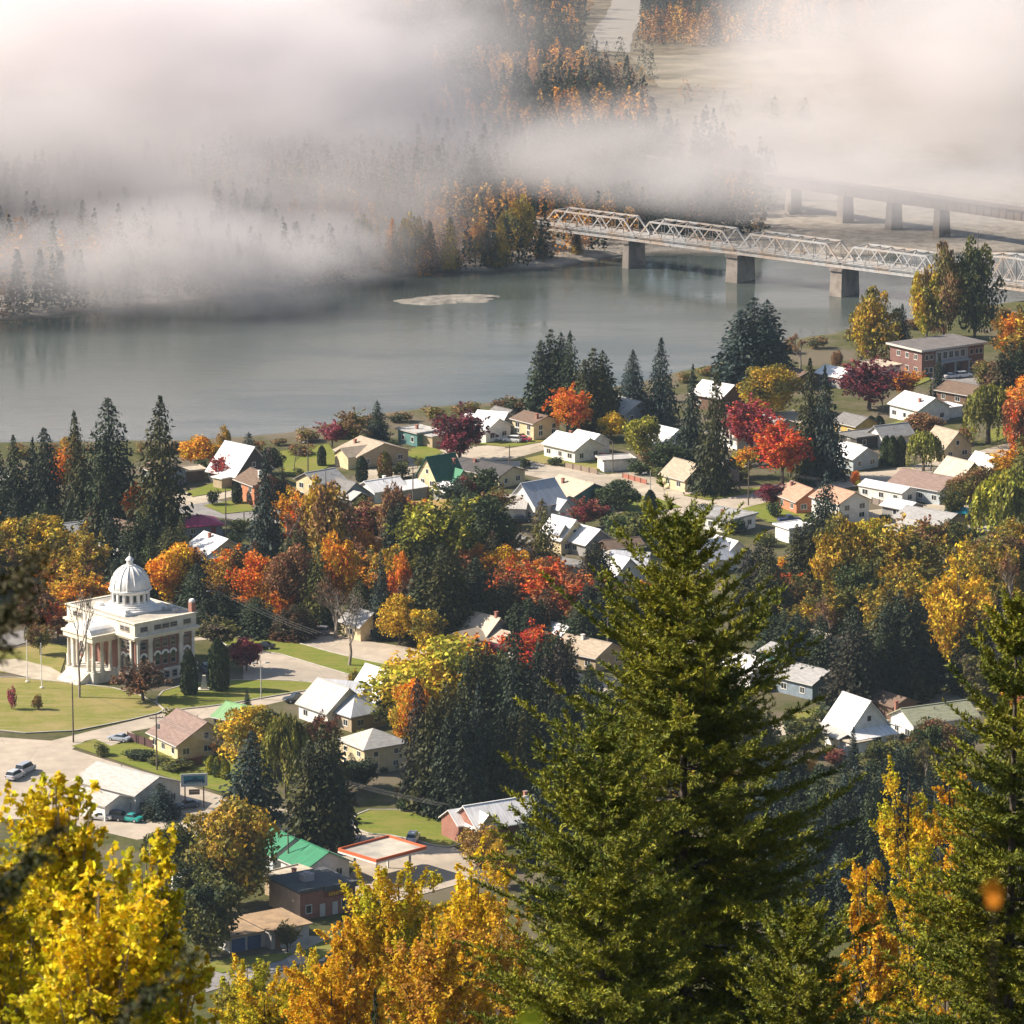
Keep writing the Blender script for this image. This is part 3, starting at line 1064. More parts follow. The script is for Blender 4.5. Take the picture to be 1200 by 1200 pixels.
def road_bridge():
    o = thing("truss_bridge", "long white steel truss road bridge crossing the river on concrete piers", "bridge", tuple(A_))
    inv = Vector(A_)
    spans = [(645, 753, 5.2, 0), (756, 869, 5.3, 0), (873, 992, 5.4, 0), (995, 1108, 5.4, 0), (1121, 1262, 6.8, 1), (1266, 1400, 6.8, 1)]
    def done(b, name, mat):
        b.v = [tuple(Vector(v) - inv) for v in b.v]
        return b.build(name, mat, o)
    for x0, x1, h, cv in spans:
        t0, t1 = along(x0), along(x1)
        panels = 8 if not cv else 9
        b = MB()
        for off in (-HALFW, HALFW):
            truss_side(b, t0, t1, off, h, panels, cv)
        L = (t1 - t0) / panels
        for i in range(1, panels):          # top laterals and floor beams
            hh = h if not cv else h * (1.18 - 0.42 * (abs(i - panels / 2) / (panels / 2)) ** 2)
            q0, q1 = A_ + BD * (t0 + i * L) - BN * HALFW, A_ + BD * (t0 + i * L) + BN * HALFW
            b.bar(q0 + Vector((0, 0, hh)), q1 + Vector((0, 0, hh)), 0.22, 0.3)
            b.bar(q0 + Vector((0, 0, -0.35)), q1 + Vector((0, 0, -0.35)), 0.3, 0.5)
        done(b, "truss_span", M_steel)
    ta, tb = along(596), along(1500)
    d = MB()
    d.bar(A_ + BD * ta + Vector((0, 0, 0.0)), A_ + BD * tb + Vector((0, 0, 0.0)), HALFW * 2 - 0.8, 0.35)
    done(d, "deck", M_deck)
    g = MB()
    for off in (-HALFW + 0.25, HALFW - 0.25):
        g.bar(A_ + BD * ta + BN * off + Vector((0, 0, -0.75)), A_ + BD * tb + BN * off + Vector((0, 0, -0.75)), 0.3, 1.0)
    done(g, "girder", M_steel)
    rl = MB()
    for off in (-HALFW - 0.45, HALFW + 0.45):
        for z in (0.55, 1.0):
            rl.bar(A_ + BD * ta + BN * off + Vector((0, 0, z)), A_ + BD * tb + BN * off + Vector((0, 0, z)), 0.08, 0.1)
        t = ta
        while t < tb:
            p = A_ + BD * t + BN * off
            rl.bar(p + Vector((0, 0, -0.4)), p + Vector((0, 0, 1.05)), 0.08, 0.1)
            t += 2.5
    done(rl, "railing", M_steel)
    for x, w, th in ((604, 7.5, 1.8), (743, 7.8, 2.2), (868, 8.4, 4.0), (990, 8.4, 4.0), (1112, 8.4, 4.0), (1264, 8.4, 4.0), (1403, 8.4, 4.0)):
        c = A_ + BD * along(x)
        b = MB()
        zt, zb = -1.25, WATER_Z - 2.6 - BZ
        pts = []
        for (z, k) in ((zb, 1.12), (zt - 0.9, 1.0)):
            for sx, sy in ((-1, -1), (1, -1), (1, 1), (-1, 1)):
                pts.append(c + BD * sx * th / 2 * k + BN * sy * w / 2 * k + Vector((0, 0, z)))
        b.hexa(pts)
        cp = [c + BD * sx * th * 0.56 + BN * sy * w * 0.56 + Vector((0, 0, z)) for z in (zt - 0.9, zt - 0.1) for sx, sy in ((-1, -1), (1, -1), (1, 1), (-1, 1))]
        b.hexa(cp)
        done(b, "pier", M_pier)
road_bridge()

def rail_bridge():
    z1 = 8.2
    a, b_ = G(905, 205, z1), G(1205, 247, z1)
    D = (b_ - a).normalized()
    Nn = Vector((-D.y, D.x, 0))
    Lt = (b_ - a).length
    o = thing("rail_bridge", "brown girder rail bridge fading into the mist behind the white truss bridge", "bridge", tuple(a))
    def sub(b, name, m):
        b.v = [tuple(Vector(v) - a) for v in b.v]
        b.build(name, m, o)
    g = MB()
    for off in (-1.6, 1.6):
        g.bar(a - D * 60 + Nn * off + Vector((0, 0, -1.6)), b_ + D * 120 + Nn * off + Vector((0, 0, -1.6)), 0.3, 3.2)
        t = -60
        while t < Lt + 120:
            p = a + D * t + Nn * (off * 1.14)
            g.bar(p + Vector((0, 0, -3.0)), p + Vector((0, 0, -0.1)), 0.25, 0.25)
            t += 3.0
    sub(g, "girder", M_darksteel)
    d = MB()
    d.bar(a - D * 60 + Vector((0, 0, 0.25)), b_ + D * 120 + Vector((0, 0, 0.25)), 5.0, 0.4)
    for off in (-2.3, 2.3):
        d.bar(a - D * 60 + Nn * off + Vector((0, 0, 1.4)), b_ + D * 120 + Nn * off + Vector((0, 0, 1.4)), 0.1, 0.1)
        t = -60
        while t < Lt + 120:
            p = a + D * t + Nn * off
            d.bar(p + Vector((0, 0, 0.3)), p + Vector((0, 0, 1.4)), 0.1, 0.1)
            t += 4.0
    sub(d, "track_deck", M_darksteel)
    for px in (930, 991, 1048, 1104, 1240):
        lo, hi = -100.0, Lt + 200
        for _ in range(40):
            mdl = (lo + hi) / 2
            p = a + D * mdl
            x = 600 + FPX * (p - CAM).x / (p - CAM).dot(_F)
            lo, hi = (mdl, hi) if x < px else (lo, mdl)
        c = a + D * lo
        b = MB()
        pts = []
        for z, k in ((-13.2, 1.25), (-3.3, 1.0)):
            for sx, sy in ((-1, -1), (1, -1), (1, 1), (-1, 1)):
                pts.append(c + D * sx * 1.15 * k + Nn * sy * 2.3 * k + Vector((0, 0, z)))
        b.hexa(pts)
        sub(b, "pier", M_pier)
rail_bridge()
# ------------------------------------------------------------------ streets, lawns
def surf_mat(name, c1, c2, c3, s=0.3):
    m, nt, b = newmat(name)
    geo = N(nt, "ShaderNodeNewGeometry")
    pos = geo.outputs["Position"]
    c = mixc(nt, ramp(nt, noise(nt, s, 6, 0.7, vec=pos), [(0.36, 0), (0.64, 1)]), c1, c2)
    c = mixc(nt, ramp(nt, noise(nt, 0.06, 5, 0.65, vec=pos), [(0.45, 0), (0.66, 0.8)]), c, c3)
    # tyre tracks, seams and patches
    vor = N(nt, "ShaderNodeTexVoronoi", feature='DISTANCE_TO_EDGE')
    vor.inputs["Scale"].default_value = 0.09
    nt.links.new(pos, vor.inputs["Vector"])
    c = mixc(nt, ramp(nt, vor.outputs["Distance"], [(0.0, 0.35), (0.012, 0.0)]), c, tuple(x * 0.5 for x in c1))
    nt.links.new(c, b.inputs["Base Color"])
    b.inputs["Roughness"].default_value = 0.9
    b.inputs["Specular IOR Level"].default_value = 0.25
    return m
M_road = surf_mat("worn_asphalt", (0.34, 0.285, 0.22), (0.43, 0.365, 0.285), (0.27, 0.235, 0.19))
M_greyroad = surf_mat("grey_asphalt", (0.19, 0.18, 0.17), (0.26, 0.245, 0.23), (0.14, 0.135, 0.13))
M_gravelyard = surf_mat("gravel_yard", (0.33, 0.28, 0.21), (0.46, 0.40, 0.31), (0.27, 0.23, 0.17))
M_kerb = mat_mottled("kerb_concrete", (0.34, 0.32, 0.28), (0.46, 0.43, 0.38), 0.5)
M_paint = mat_mottled("road_paint", (0.6, 0.58, 0.5), (0.75, 0.72, 0.62), 1.0)

def lawn_mat(name, c1, c2, c3):
    m, nt, b = newmat(name)
    geo = N(nt, "ShaderNodeNewGeometry")
    pos = geo.outputs["Position"]
    mp = N(nt, "ShaderNodeMapping")
    mp.inputs["Rotation"].default_value = (0, 0, R(28))
    mp.inputs["Scale"].default_value = (0.12, 0.9, 1)
    nt.links.new(pos, mp.inputs[0])
    c = mixc(nt, ramp(nt, noise(nt, 1.2, 6, 0.75, vec=pos), [(0.35, 0), (0.65, 1)]), c1, c2)
    c = mixc(nt, ramp(nt, noise(nt, 0.8, 3, 0.6, vec=mp.outputs[0]), [(0.48, 0), (0.62, 0.6)]), c, c3)
    c = mixc(nt, ramp(nt, noise(nt, 0.11, 5, 0.6, vec=pos), [(0.48, 0), (0.66, 0.8)]), c, c3)
    nt.links.new(c, b.inputs["Base Color"])
    b.inputs["Roughness"].default_value = 0.95
    b.inputs["Specular IOR Level"].default_value = 0.1
    return m
M_lawn = lawn_mat("green_lawn", (0.10, 0.135, 0.018), (0.16, 0.18, 0.03), (0.20, 0.17, 0.05))
M_drylawn = lawn_mat("dry_lawn", (0.13, 0.145, 0.028), (0.20, 0.19, 0.05), (0.27, 0.21, 0.09))

_lz = [0.02]
def smooth_poly(pts, it=2):
    for _ in range(it):
        q = []
        for i in range(len(pts)):
            a, b = pts[i], pts[(i + 1) % len(pts)]
            q += [(a[0] * 0.75 + b[0] * 0.25, a[1] * 0.75 + b[1] * 0.25), (a[0] * 0.25 + b[0] * 0.75, a[1] * 0.25 + b[1] * 0.75)]
        pts = q
    return pts
def patch(name, poly, mat, soft=0, kerb=False, kind="structure"):
    _lz[0] += 0.004
    z = _lz[0]
    if soft:
        poly = smooth_poly(poly, soft)
    pts = [G(x, y, z) for x, y in poly]
    b = MB()
    if kerb:                       # a raised bed with a real kerb round it
        loop = pts + [pts[0]]
        k = MB()
        for p, q in zip(loop, loop[1:]):
            if (q - p).length > 0.05:
                k.bar(p + Vector((0, 0, 0.05)), q + Vector((0, 0, 0.05)), 0.28, 0.14)
        k.build("kerb", M_kerb, kind="structure")
        b.face([(p.x, p.y, 0.115 + z * 0.2) for p in pts])
    else:
        b.face([tuple(p) for p in pts])
    return b.build(name, mat, kind=kind)

# streets (photo outlines of what lies on the flat)
patch("road", [(-90, 880), (0, 864), (60, 868), (190, 836), (300, 812), (400, 786), (420, 796), (330, 822), (240, 842), (160, 856), (100, 868), (84, 878), (264, 934), (350, 952), (420, 960), (520, 985), (560, 1010), (548, 1032), (440, 1018), (300, 985), (200, 978), (160, 984), (60, 960), (-90, 960)], M_road)
patch("road", [(210, 720), (270, 719), (330, 724), (370, 734), (410, 748), (470, 757), (540, 770), (640, 784), (760, 800), (760, 818), (640, 802), (560, 792), (470, 782), (400, 770), (345, 757), (300, 748), (262, 748), (210, 752)], M_road)
patch("parking_lot", [(298, 760), (318, 757), (345, 770), (400, 788), (390, 804), (352, 797), (330, 800), (300, 805), (285, 800), (285, 775)], M_road)
patch("road", [(196, 588), (240, 583), (290, 594), (380, 604), (470, 600), (470, 612), (380, 617), (300, 613), (262, 607), (210, 601)], M_greyroad)
patch("path", [(205, 580), (262, 566), (285, 571), (300, 576), (240, 589), (200, 594)], M_gravelyard)
patch("road", [(470, 530), (530, 526), (650, 514), (662, 520), (640, 527), (570, 540), (620, 540), (690, 552), (760, 564), (830, 574), (880, 572), (960, 560), (1060, 547), (1130, 533), (1200, 514), (1300, 480), (1300, 500), (1200, 530), (1130, 547), (1060, 562), (960, 576), (900, 588), (850, 602), (800, 597), (740, 582), (660, 566), (600, 553), (540, 548), (480, 543)], M_road)
patch("yard", [(560, 532), (640, 519), (650, 524), (600, 538), (560, 541)], M_gravelyard)
patch("road", [(700, 606), (760, 592), (820, 592), (830, 602), (770, 606), (720, 616)], M_road)
patch("yard", [(420, 552), (500, 540), (520, 546), (470, 560), (430, 566)], M_gravelyard)
patch("yard", [(690, 560), (735, 552), (800, 566), (790, 580), (740, 578)], M_gravelyard)
patch("road", [(400, 628), (520, 628), (700, 660), (700, 668), (520, 640), (400, 640)], M_greyroad)
patch("road", [(900, 848), (1010, 832), (1100, 812), (1240, 800), (1240, 822), (1120, 834), (1000, 850), (900, 864)], M_gravelyard)
patch("yard", [(880, 700), (930, 672), (945, 684), (930, 700), (900, 720)], M_gravelyard)
patch("yard", [(1000, 600), (1140, 585), (1160, 622), (1030, 640)], M_gravelyard)
patch("yard", [(1080, 438), (1160, 432), (1200, 445), (1120, 458)], M_greyroad)
patch("yard", [(820, 505), (930, 480), (960, 500), (850, 530)], M_gravelyard)
patch("road", [(160, 1190), (230, 1138), (300, 1122), (372, 1108), (420, 1090), (420, 1106), (360, 1128), (250, 1160)], M_greyroad)
patch("yard", [(330, 1112), (352, 1096), (395, 1098), (380, 1126), (340, 1130)], M_gravelyard)
patch("yard", [(390, 1040), (440, 1000), (540, 1000), (560, 1030), (450, 1060)], M_road)
patch("yard", [(205, 1040), (240, 1030), (270, 1060), (230, 1080)], M_greyroad)
patch("road", [(590, 792), (612, 790), (632, 800), (700, 815), (690, 824), (610, 802)], M_road)
# lawns
patch("lawn", [(255, 750), (300, 744), (345, 752), (400, 768), (470, 782), (480, 796), (420, 794), (360, 776), (320, 764), (275, 762)], M_lawn, 1, True)
patch("lawn", [(195, 806), (260, 797), (330, 797), (372, 800), (376, 806), (330, 814), (260, 826), (195, 833), (180, 822)], M_lawn, 1, True)
patch("lawn", [(-60, 800), (0, 792), (80, 800), (150, 808), (196, 830), (180, 838), (60, 862), (-60, 850)], M_drylawn, 1, True)
patch("lawn", [(-60, 770), (0, 763), (60, 752), (80, 760), (70, 790), (0, 788), (-60, 796)], M_drylawn)
patch("path", [(-60, 776), (20, 772), (60, 782), (90, 800), (60, 800), (0, 786), (-60, 788)], M_gravelyard)
patch("road", [(-90, 748), (20, 740), (80, 728), (80, 738), (20, 756), (-90, 768)], M_greyroad)
patch("path", [(172, 823), (182, 820), (206, 833), (196, 838)], M_gravelyard)
patch("lawn", [(84, 874), (112, 866), (140, 872), (205, 858), (262, 870), (300, 880), (268, 930), (200, 912)], M_lawn)
patch("driveway", [(112, 866), (150, 856), (160, 862), (130, 874)], M_road)
patch("lawn", [(410, 958), (440, 946), (540, 958), (545, 988), (520, 994), (470, 980), (420, 976)], M_lawn, 1, True)
patch("lawn", [(612, 538), (655, 528), (720, 535), (770, 545), (745, 553), (690, 549), (640, 544)], M_drylawn)
patch("lawn", [(560, 520), (650, 505), (660, 513), (600, 524)], M_lawn)
patch("lawn", [(320, 530), (385, 520), (400, 540), (360, 558), (330, 556)], M_lawn)
patch("lawn", [(218, 576), (262, 562), (290, 570), (262, 576), (225, 582)], M_lawn)
patch("lawn", [(238, 592), (285, 584), (300, 598), (262, 602)], M_lawn)
patch("lawn", [(470, 530), (500, 520), (520, 530), (490, 540)], M_lawn)
patch("lawn", [(690, 590), (760, 580), (800, 594), (740, 600)], M_lawn)
patch("lawn", [(800, 580), (850, 574), (900, 570), (880, 578), (830, 586)], M_lawn)
patch("lawn", [(868, 596), (900, 588), (960, 580), (950, 610), (900, 612)], M_lawn)
patch("lawn", [(1030, 500), (1070, 488), (1080, 496), (1060, 505), (1035, 508)], M_lawn)
patch("lawn", [(1155, 505), (1190, 494), (1200, 505), (1165, 518)], M_lawn)
patch("lawn", [(920, 838), (960, 828), (960, 836), (930, 850)], M_lawn)
patch("lawn", [(1040, 880), (1090, 858), (1110, 880), (1060, 905)], M_lawn)
patch("lawn", [(232, 1132), (270, 1122), (345, 1116), (330, 1125), (260, 1140)], M_lawn)
patch("lawn", [(350, 1116), (392, 1096), (400, 1110), (370, 1126)], M_lawn)
patch("lawn", [(420, 580), (560, 590), (600, 600), (520, 612), (430, 610)], M_lawn)
patch("lawn", [(845, 455), (900, 450), (900, 470), (850, 480)], M_lawn)
patch("lawn", [(1060, 440), (1085, 432), (1090, 445), (1065, 455)], M_lawn)
# ------------------------------------------------------------------ houses
M_wall = mat_objcolor("wall_paint", 0.85, 0.2, 0.12, 0.6, stain=(0.25, 0.22, 0.18))
def siding_mat():
    m, nt, b = newmat("siding")
    oi = N(nt, "ShaderNodeObjectInfo")
    f = noise(nt, 0.7, 5, 0.7)
    dk = mixc(nt, 1.0, oi.outputs["Color"], (0.80, 0.79, 0.76), 'MULTIPLY')
    c = mixc(nt, ramp(nt, f, [(0.4, 0), (0.62, 1)]), dk, oi.outputs["Color"])
    nt.links.new(c, b.inputs["Base Color"])
    b.inputs["Roughness"].default_value = 0.8
    b.inputs["Specular IOR Level"].default_value = 0.25
    w = N(nt, "ShaderNodeTexWave", wave_type='BANDS', bands_direction='Z', wave_profile='SAW')
    w.inputs["Scale"].default_value = 1.6
    tc = N(nt, "ShaderNodeTexCoord")
    nt.links.new(tc.outputs["Object"], w.inputs["Vector"])
    bp = N(nt, "ShaderNodeBump", Strength=0.5, Distance=0.05)
    nt.links.new(w.outputs["Fac"], bp.inputs["Height"])
    nt.links.new(bp.outputs[0], b.inputs["Normal"])
    return m
M_siding = siding_mat()
def brick_mat(name, c1, c2, mortar, scale=1.6):
    m, nt, b = newmat(name)
    tc = N(nt, "ShaderNodeTexCoord")
    sx = N(nt, "ShaderNodeSeparateXYZ")
    nt.links.new(tc.outputs["Object"], sx.inputs[0])
    ad = N(nt, "ShaderNodeMath", operation='ADD')
    nt.links.new(sx.outputs["X"], ad.inputs[0])
    nt.links.new(sx.outputs["Y"], ad.inputs[1])
    cb = N(nt, "ShaderNodeCombineXYZ")
    nt.links.new(ad.outputs[0], cb.inputs["X"])
    nt.links.new(sx.outputs["Z"], cb.inputs["Y"])
    br = N(nt, "ShaderNodeTexBrick")
    br.inputs["Scale"].default_value = scale
    for k, v in (("Color1", c1), ("Color2", c2), ("Mortar", mortar)):
        br.inputs[k].default_value = (*v, 1)
    nt.links.new(cb.outputs[0], br.inputs["Vector"])
    c = mixc(nt, ramp(nt, noise(nt, 0.5, 5, 0.7), [(0.4, 0), (0.65, 0.4)]), br.outputs["Color"], tuple(x * 0.6 for x in c1))
    nt.links.new(c, b.inputs["Base Color"])
    b.inputs["Roughness"].default_value = 0.9
    return m
M_brick = brick_mat("red_brick", (0.24, 0.075, 0.045), (0.31, 0.11, 0.07), (0.30, 0.26, 0.22))
M_orangebrick = brick_mat("orange_brick", (0.42, 0.13, 0.05), (0.50, 0.18, 0.08), (0.34, 0.24, 0.18))
M_tanbrick = brick_mat("tan_brick", (0.38, 0.24, 0.16), (0.46, 0.31, 0.21), (0.40, 0.34, 0.28))

def roof_mat(name, metal):
    m, nt, b = newmat(name)
    oi = N(nt, "ShaderNodeObjectInfo")
    tc = N(nt, "ShaderNodeTexCoord")
    uv = tc.outputs["UV"]
    mp = N(nt, "ShaderNodeMapping")
    mp.inputs["Scale"].default_value = (0.9, 0.18, 1) if metal else (0.5, 1.6, 1)
    nt.links.new(uv, mp.inputs[0])
    f = noise(nt, 1.2, 6, 0.7, vec=mp.outputs[0])
    dk = mixc(nt, 1.0, oi.outputs["Color"], (0.72, 0.70, 0.68) if metal else (0.68, 0.66, 0.64), 'MULTIPLY')
    c = mixc(nt, ramp(nt, f, [(0.36, 0), (0.60, 1)]), dk, oi.outputs["Color"])
    big = noise(nt, 0.22, 4, 0.6)
    c = mixc(nt, ramp(nt, big, [(0.5, 0), (0.7, 0.45)]), c, dk)
    nt.links.new(c, b.inputs["Base Color"])
    b.inputs["Roughness"].default_value = 0.62 if metal else 0.92
    b.inputs["Specular IOR Level"].default_value = 0.3 if metal else 0.15
    bp = N(nt, "ShaderNodeBump", Strength=0.6 if metal else 0.5, Distance=0.05)
    if metal:
        w = N(nt, "ShaderNodeTexWave", wave_type='BANDS', bands_direction='X', wave_profile='SIN')
        w.inputs["Scale"].default_value = 0.55
        nt.links.new(uv, w.inputs["Vector"])
        nt.links.new(ramp(nt, w.outputs["Fac"], [(0.86, 0), (0.97, 1)]), bp.inputs["Height"])
    else:
        w = N(nt, "ShaderNodeTexWave", wave_type='BANDS', bands_direction='Y', wave_profile='SAW')
        w.inputs["Scale"].default_value = 1.0
        w.inputs["Distortion"].default_value = 0.3
        nt.links.new(uv, w.inputs["Vector"])
        nt.links.new(w.outputs["Fac"], bp.inputs["Height"])
    nt.links.new(bp.outputs[0], b.inputs["Normal"])
    return m
M_metalroof = roof_mat("metal_roof", True)
M_shingle = roof_mat("shingle_roof", False)
M_flatroof = mat_objcolor("tar_gravel_roof", 0.95, 0.1, 0.28, 0.5, stain=(0.12, 0.11, 0.10))
M_trim = mat_objcolor("trim_paint", 0.7, 0.3, 0.1, 1.0)
def glass_mat():
    m, nt, b = newmat("window_glass")
    b.inputs["Base Color"].default_value = (0.025, 0.03, 0.035, 1)
    b.inputs["Roughness"].default_value = 0.06
    b.inputs["Specular IOR Level"].default_value = 0.6
    return m
M_glass = glass_mat()
RC = {'white': (0.76, 0.75, 0.74), 'pale': (0.46, 0.44, 0.41), 'tan': (0.40, 0.33, 0.25), 'ltan': (0.50, 0.43, 0.33), 'grey': (0.20, 0.195, 0.19), 'lgrey': (0.34, 0.335, 0.33), 'dark': (0.09, 0.085, 0.085),
      'brown': (0.17, 0.12, 0.09), 'mauve': (0.25, 0.18, 0.155), 'pink': (0.45, 0.045, 0.13), 'green': (0.035, 0.20, 0.10), 'dkgreen': (0.02, 0.10, 0.06), 'ltgreen': (0.20, 0.36, 0.17),
      'bluegrey': (0.42, 0.44, 0.48), 'ptan': (0.44, 0.27, 0.19), 'cyan': (0.02, 0.36, 0.42), 'yellow': (0.50, 0.33, 0.11), 'ggreen': (0.33, 0.34, 0.23)}
WC = {'white': (0.76, 0.74, 0.70), 'cream': (0.64, 0.53, 0.33), 'yellow': (0.58, 0.40, 0.12), 'grey': (0.30, 0.29, 0.28), 'dark': (0.07, 0.065, 0.06), 'brown': (0.16, 0.10, 0.07), 'blue': (0.22, 0.27, 0.32),
      'teal': (0.10, 0.22, 0.21), 'tan': (0.42, 0.33, 0.22), 'red': (0.36, 0.07, 0.04), 'lblue': (0.42, 0.47, 0.50)}

def roof_uv(me):
    uv = me.uv_layers.new(name="UVMap")
    for p in me.polygons:
        n = p.normal
        h = Vector((-n.y, n.x, 0))
        h = h.normalized() if h.length > 0.01 else Vector((1, 0, 0))
        d = n.cross(h)
        for li in p.loop_indices:
            c = me.vertices[me.loops[li].vertex_index].co
            uv.data[li].uv = (c.dot(h), c.dot(d))

def gable_shell(w, L, W_, h, rise, m=0):
    """walls of a gabled volume, ridge along x"""
    x, y = L / 2, W_ / 2
    w.face([(-x, -y, 0), (x, -y, 0), (x, -y, h), (-x, -y, h)], m)
    w.face([(x, y, 0), (-x, y, 0), (-x, y, h), (x, y, h)], m)
    w.face([(x, -y, 0), (x, y, 0), (x, y, h), (x, 0, h + rise), (x, -y, h)], m)
    w.face([(-x, y, 0), (-x, -y, 0), (-x, -y, h), (-x, 0, h + rise), (-x, y, h)], m)

def gable_roof(b, L, W_, h, rise, ov=0.5, th=0.18):
    x = L / 2 + ov
    y = W_ / 2 + ov
    k = rise / (W_ / 2)
    for s in (-1, 1):
        e = (h - k * ov)
        p = [(-x, s * y, e), (x, s * y, e), (x, 0, h + rise), (-x, 0, h + rise)]
        if s > 0:
            p = [p[1], p[0], p[3], p[2]]
        lo = [Vector(q) + Vector((0, 0, 0.02)) for q in p]
        hi = [q + Vector((0, 0, th)) for q in lo]
        b.hexa(lo + hi)

def hip_roof(b, L, W_, h, rise, ov=0.5, th=0.16):
    x, y = L / 2 + ov, W_ / 2 + ov
    r = max(0.05, (L - W_) / 2) if L > W_ else 0.05
    z0 = h - rise / (W_ / 2) * ov * 0.5 + 0.02
    z0 = h + 0.02
    A, B, C, D = (-x, -y), (x, -y), (x, y), (-x, y)
    b.prism([A, B, C, D], z0 - th, z0)
    top = h + rise
    P = lambda q: (q[0], q[1], z0)
    r0, r1 = (-r, 0, top), (r, 0, top)
    b.face([P(A), P(B), r1, r0]); b.face([P(C), P(D), r0, r1])
    b.face([P(B), P(C), r1]); b.face([P(D), P(A), r0])

def add_window(parent, side, u, z, w, h, L, W_, col=(0.7, 0.68, 0.63)):
    """side 0..3: -y, +x, +y, -x wall; a frame with its pane"""
    f, g = MB(), MB()
    t = 0.10
    f.box(-w / 2 - t, w / 2 + t, -0.05, 0.02, h / 2, h / 2 + t)
    f.box(-w / 2 - t, w / 2 + t, -0.09, 0.02, -h / 2 - t * 1.2, -h / 2)
    f.box(-w / 2 - t, -w / 2, -0.05, 0.02, -h / 2, h / 2)
    f.box(w / 2, w / 2 + t, -0.05, 0.02, -h / 2, h / 2)
    if w > 1.0:
        f.box(-0.035, 0.035, -0.045, 0.02, -h / 2, h / 2)
    g.box(-w / 2, w / 2, -0.022, 0.015, -h / 2, h / 2)
    o = f.build("window", M_trim, parent)
    o.color = (*col, 1)
    pos = {0: (u, -W_ / 2, z), 1: (L / 2, u, z), 2: (u, W_ / 2, z), 3: (-L / 2, u, z)}[side]
    o.location = pos
    o.rotation_euler = (0, 0, side * pi / 2)
    g.build("pane", M_glass, o)
    return o

def add_door(parent, side, u, L, W_, col=(0.2, 0.12, 0.08), w=0.95, h=2.05):
    f = MB()
    f.box(-w / 2, w / 2, -0.06, 0.015, 0.05, h)
    f.box(-w / 2 - 0.1, w / 2 + 0.1, -0.04, 0.012, h, h + 0.12)
    o = f.build("door", M_trim, parent)
    o.color = (*col, 1)
    pos = {0: (u, -W_ / 2, 0), 1: (L / 2, u, 0), 2: (u, W_ / 2, 0), 3: (-L / 2, u, 0)}[side]
    o.location = pos
    o.rotation_euler = (0, 0, side * pi / 2)
    k = MB()
    k.box(w * 0.32, w * 0.40, -0.12, -0.061, 0.98, 1.06)
    k.build("handle", M_steel, o)
    return o

def add_chimney(parent, x, y, z0, h=1.3, s=0.6, mat=None, col=None):
    c = MB()
    c.box(x - s / 2, x + s / 2, y - s / 2, y + s / 2, z0 - 1.6, z0 + h)
    c.box(x - s / 2 - 0.08, x + s / 2 + 0.08, y - s / 2 - 0.08, y + s / 2 + 0.08, z0 + h, z0 + h + 0.14)
    o = c.build("chimney", mat or M_brick, parent)
    if col:
        o.color = (*col, 1)
    return o

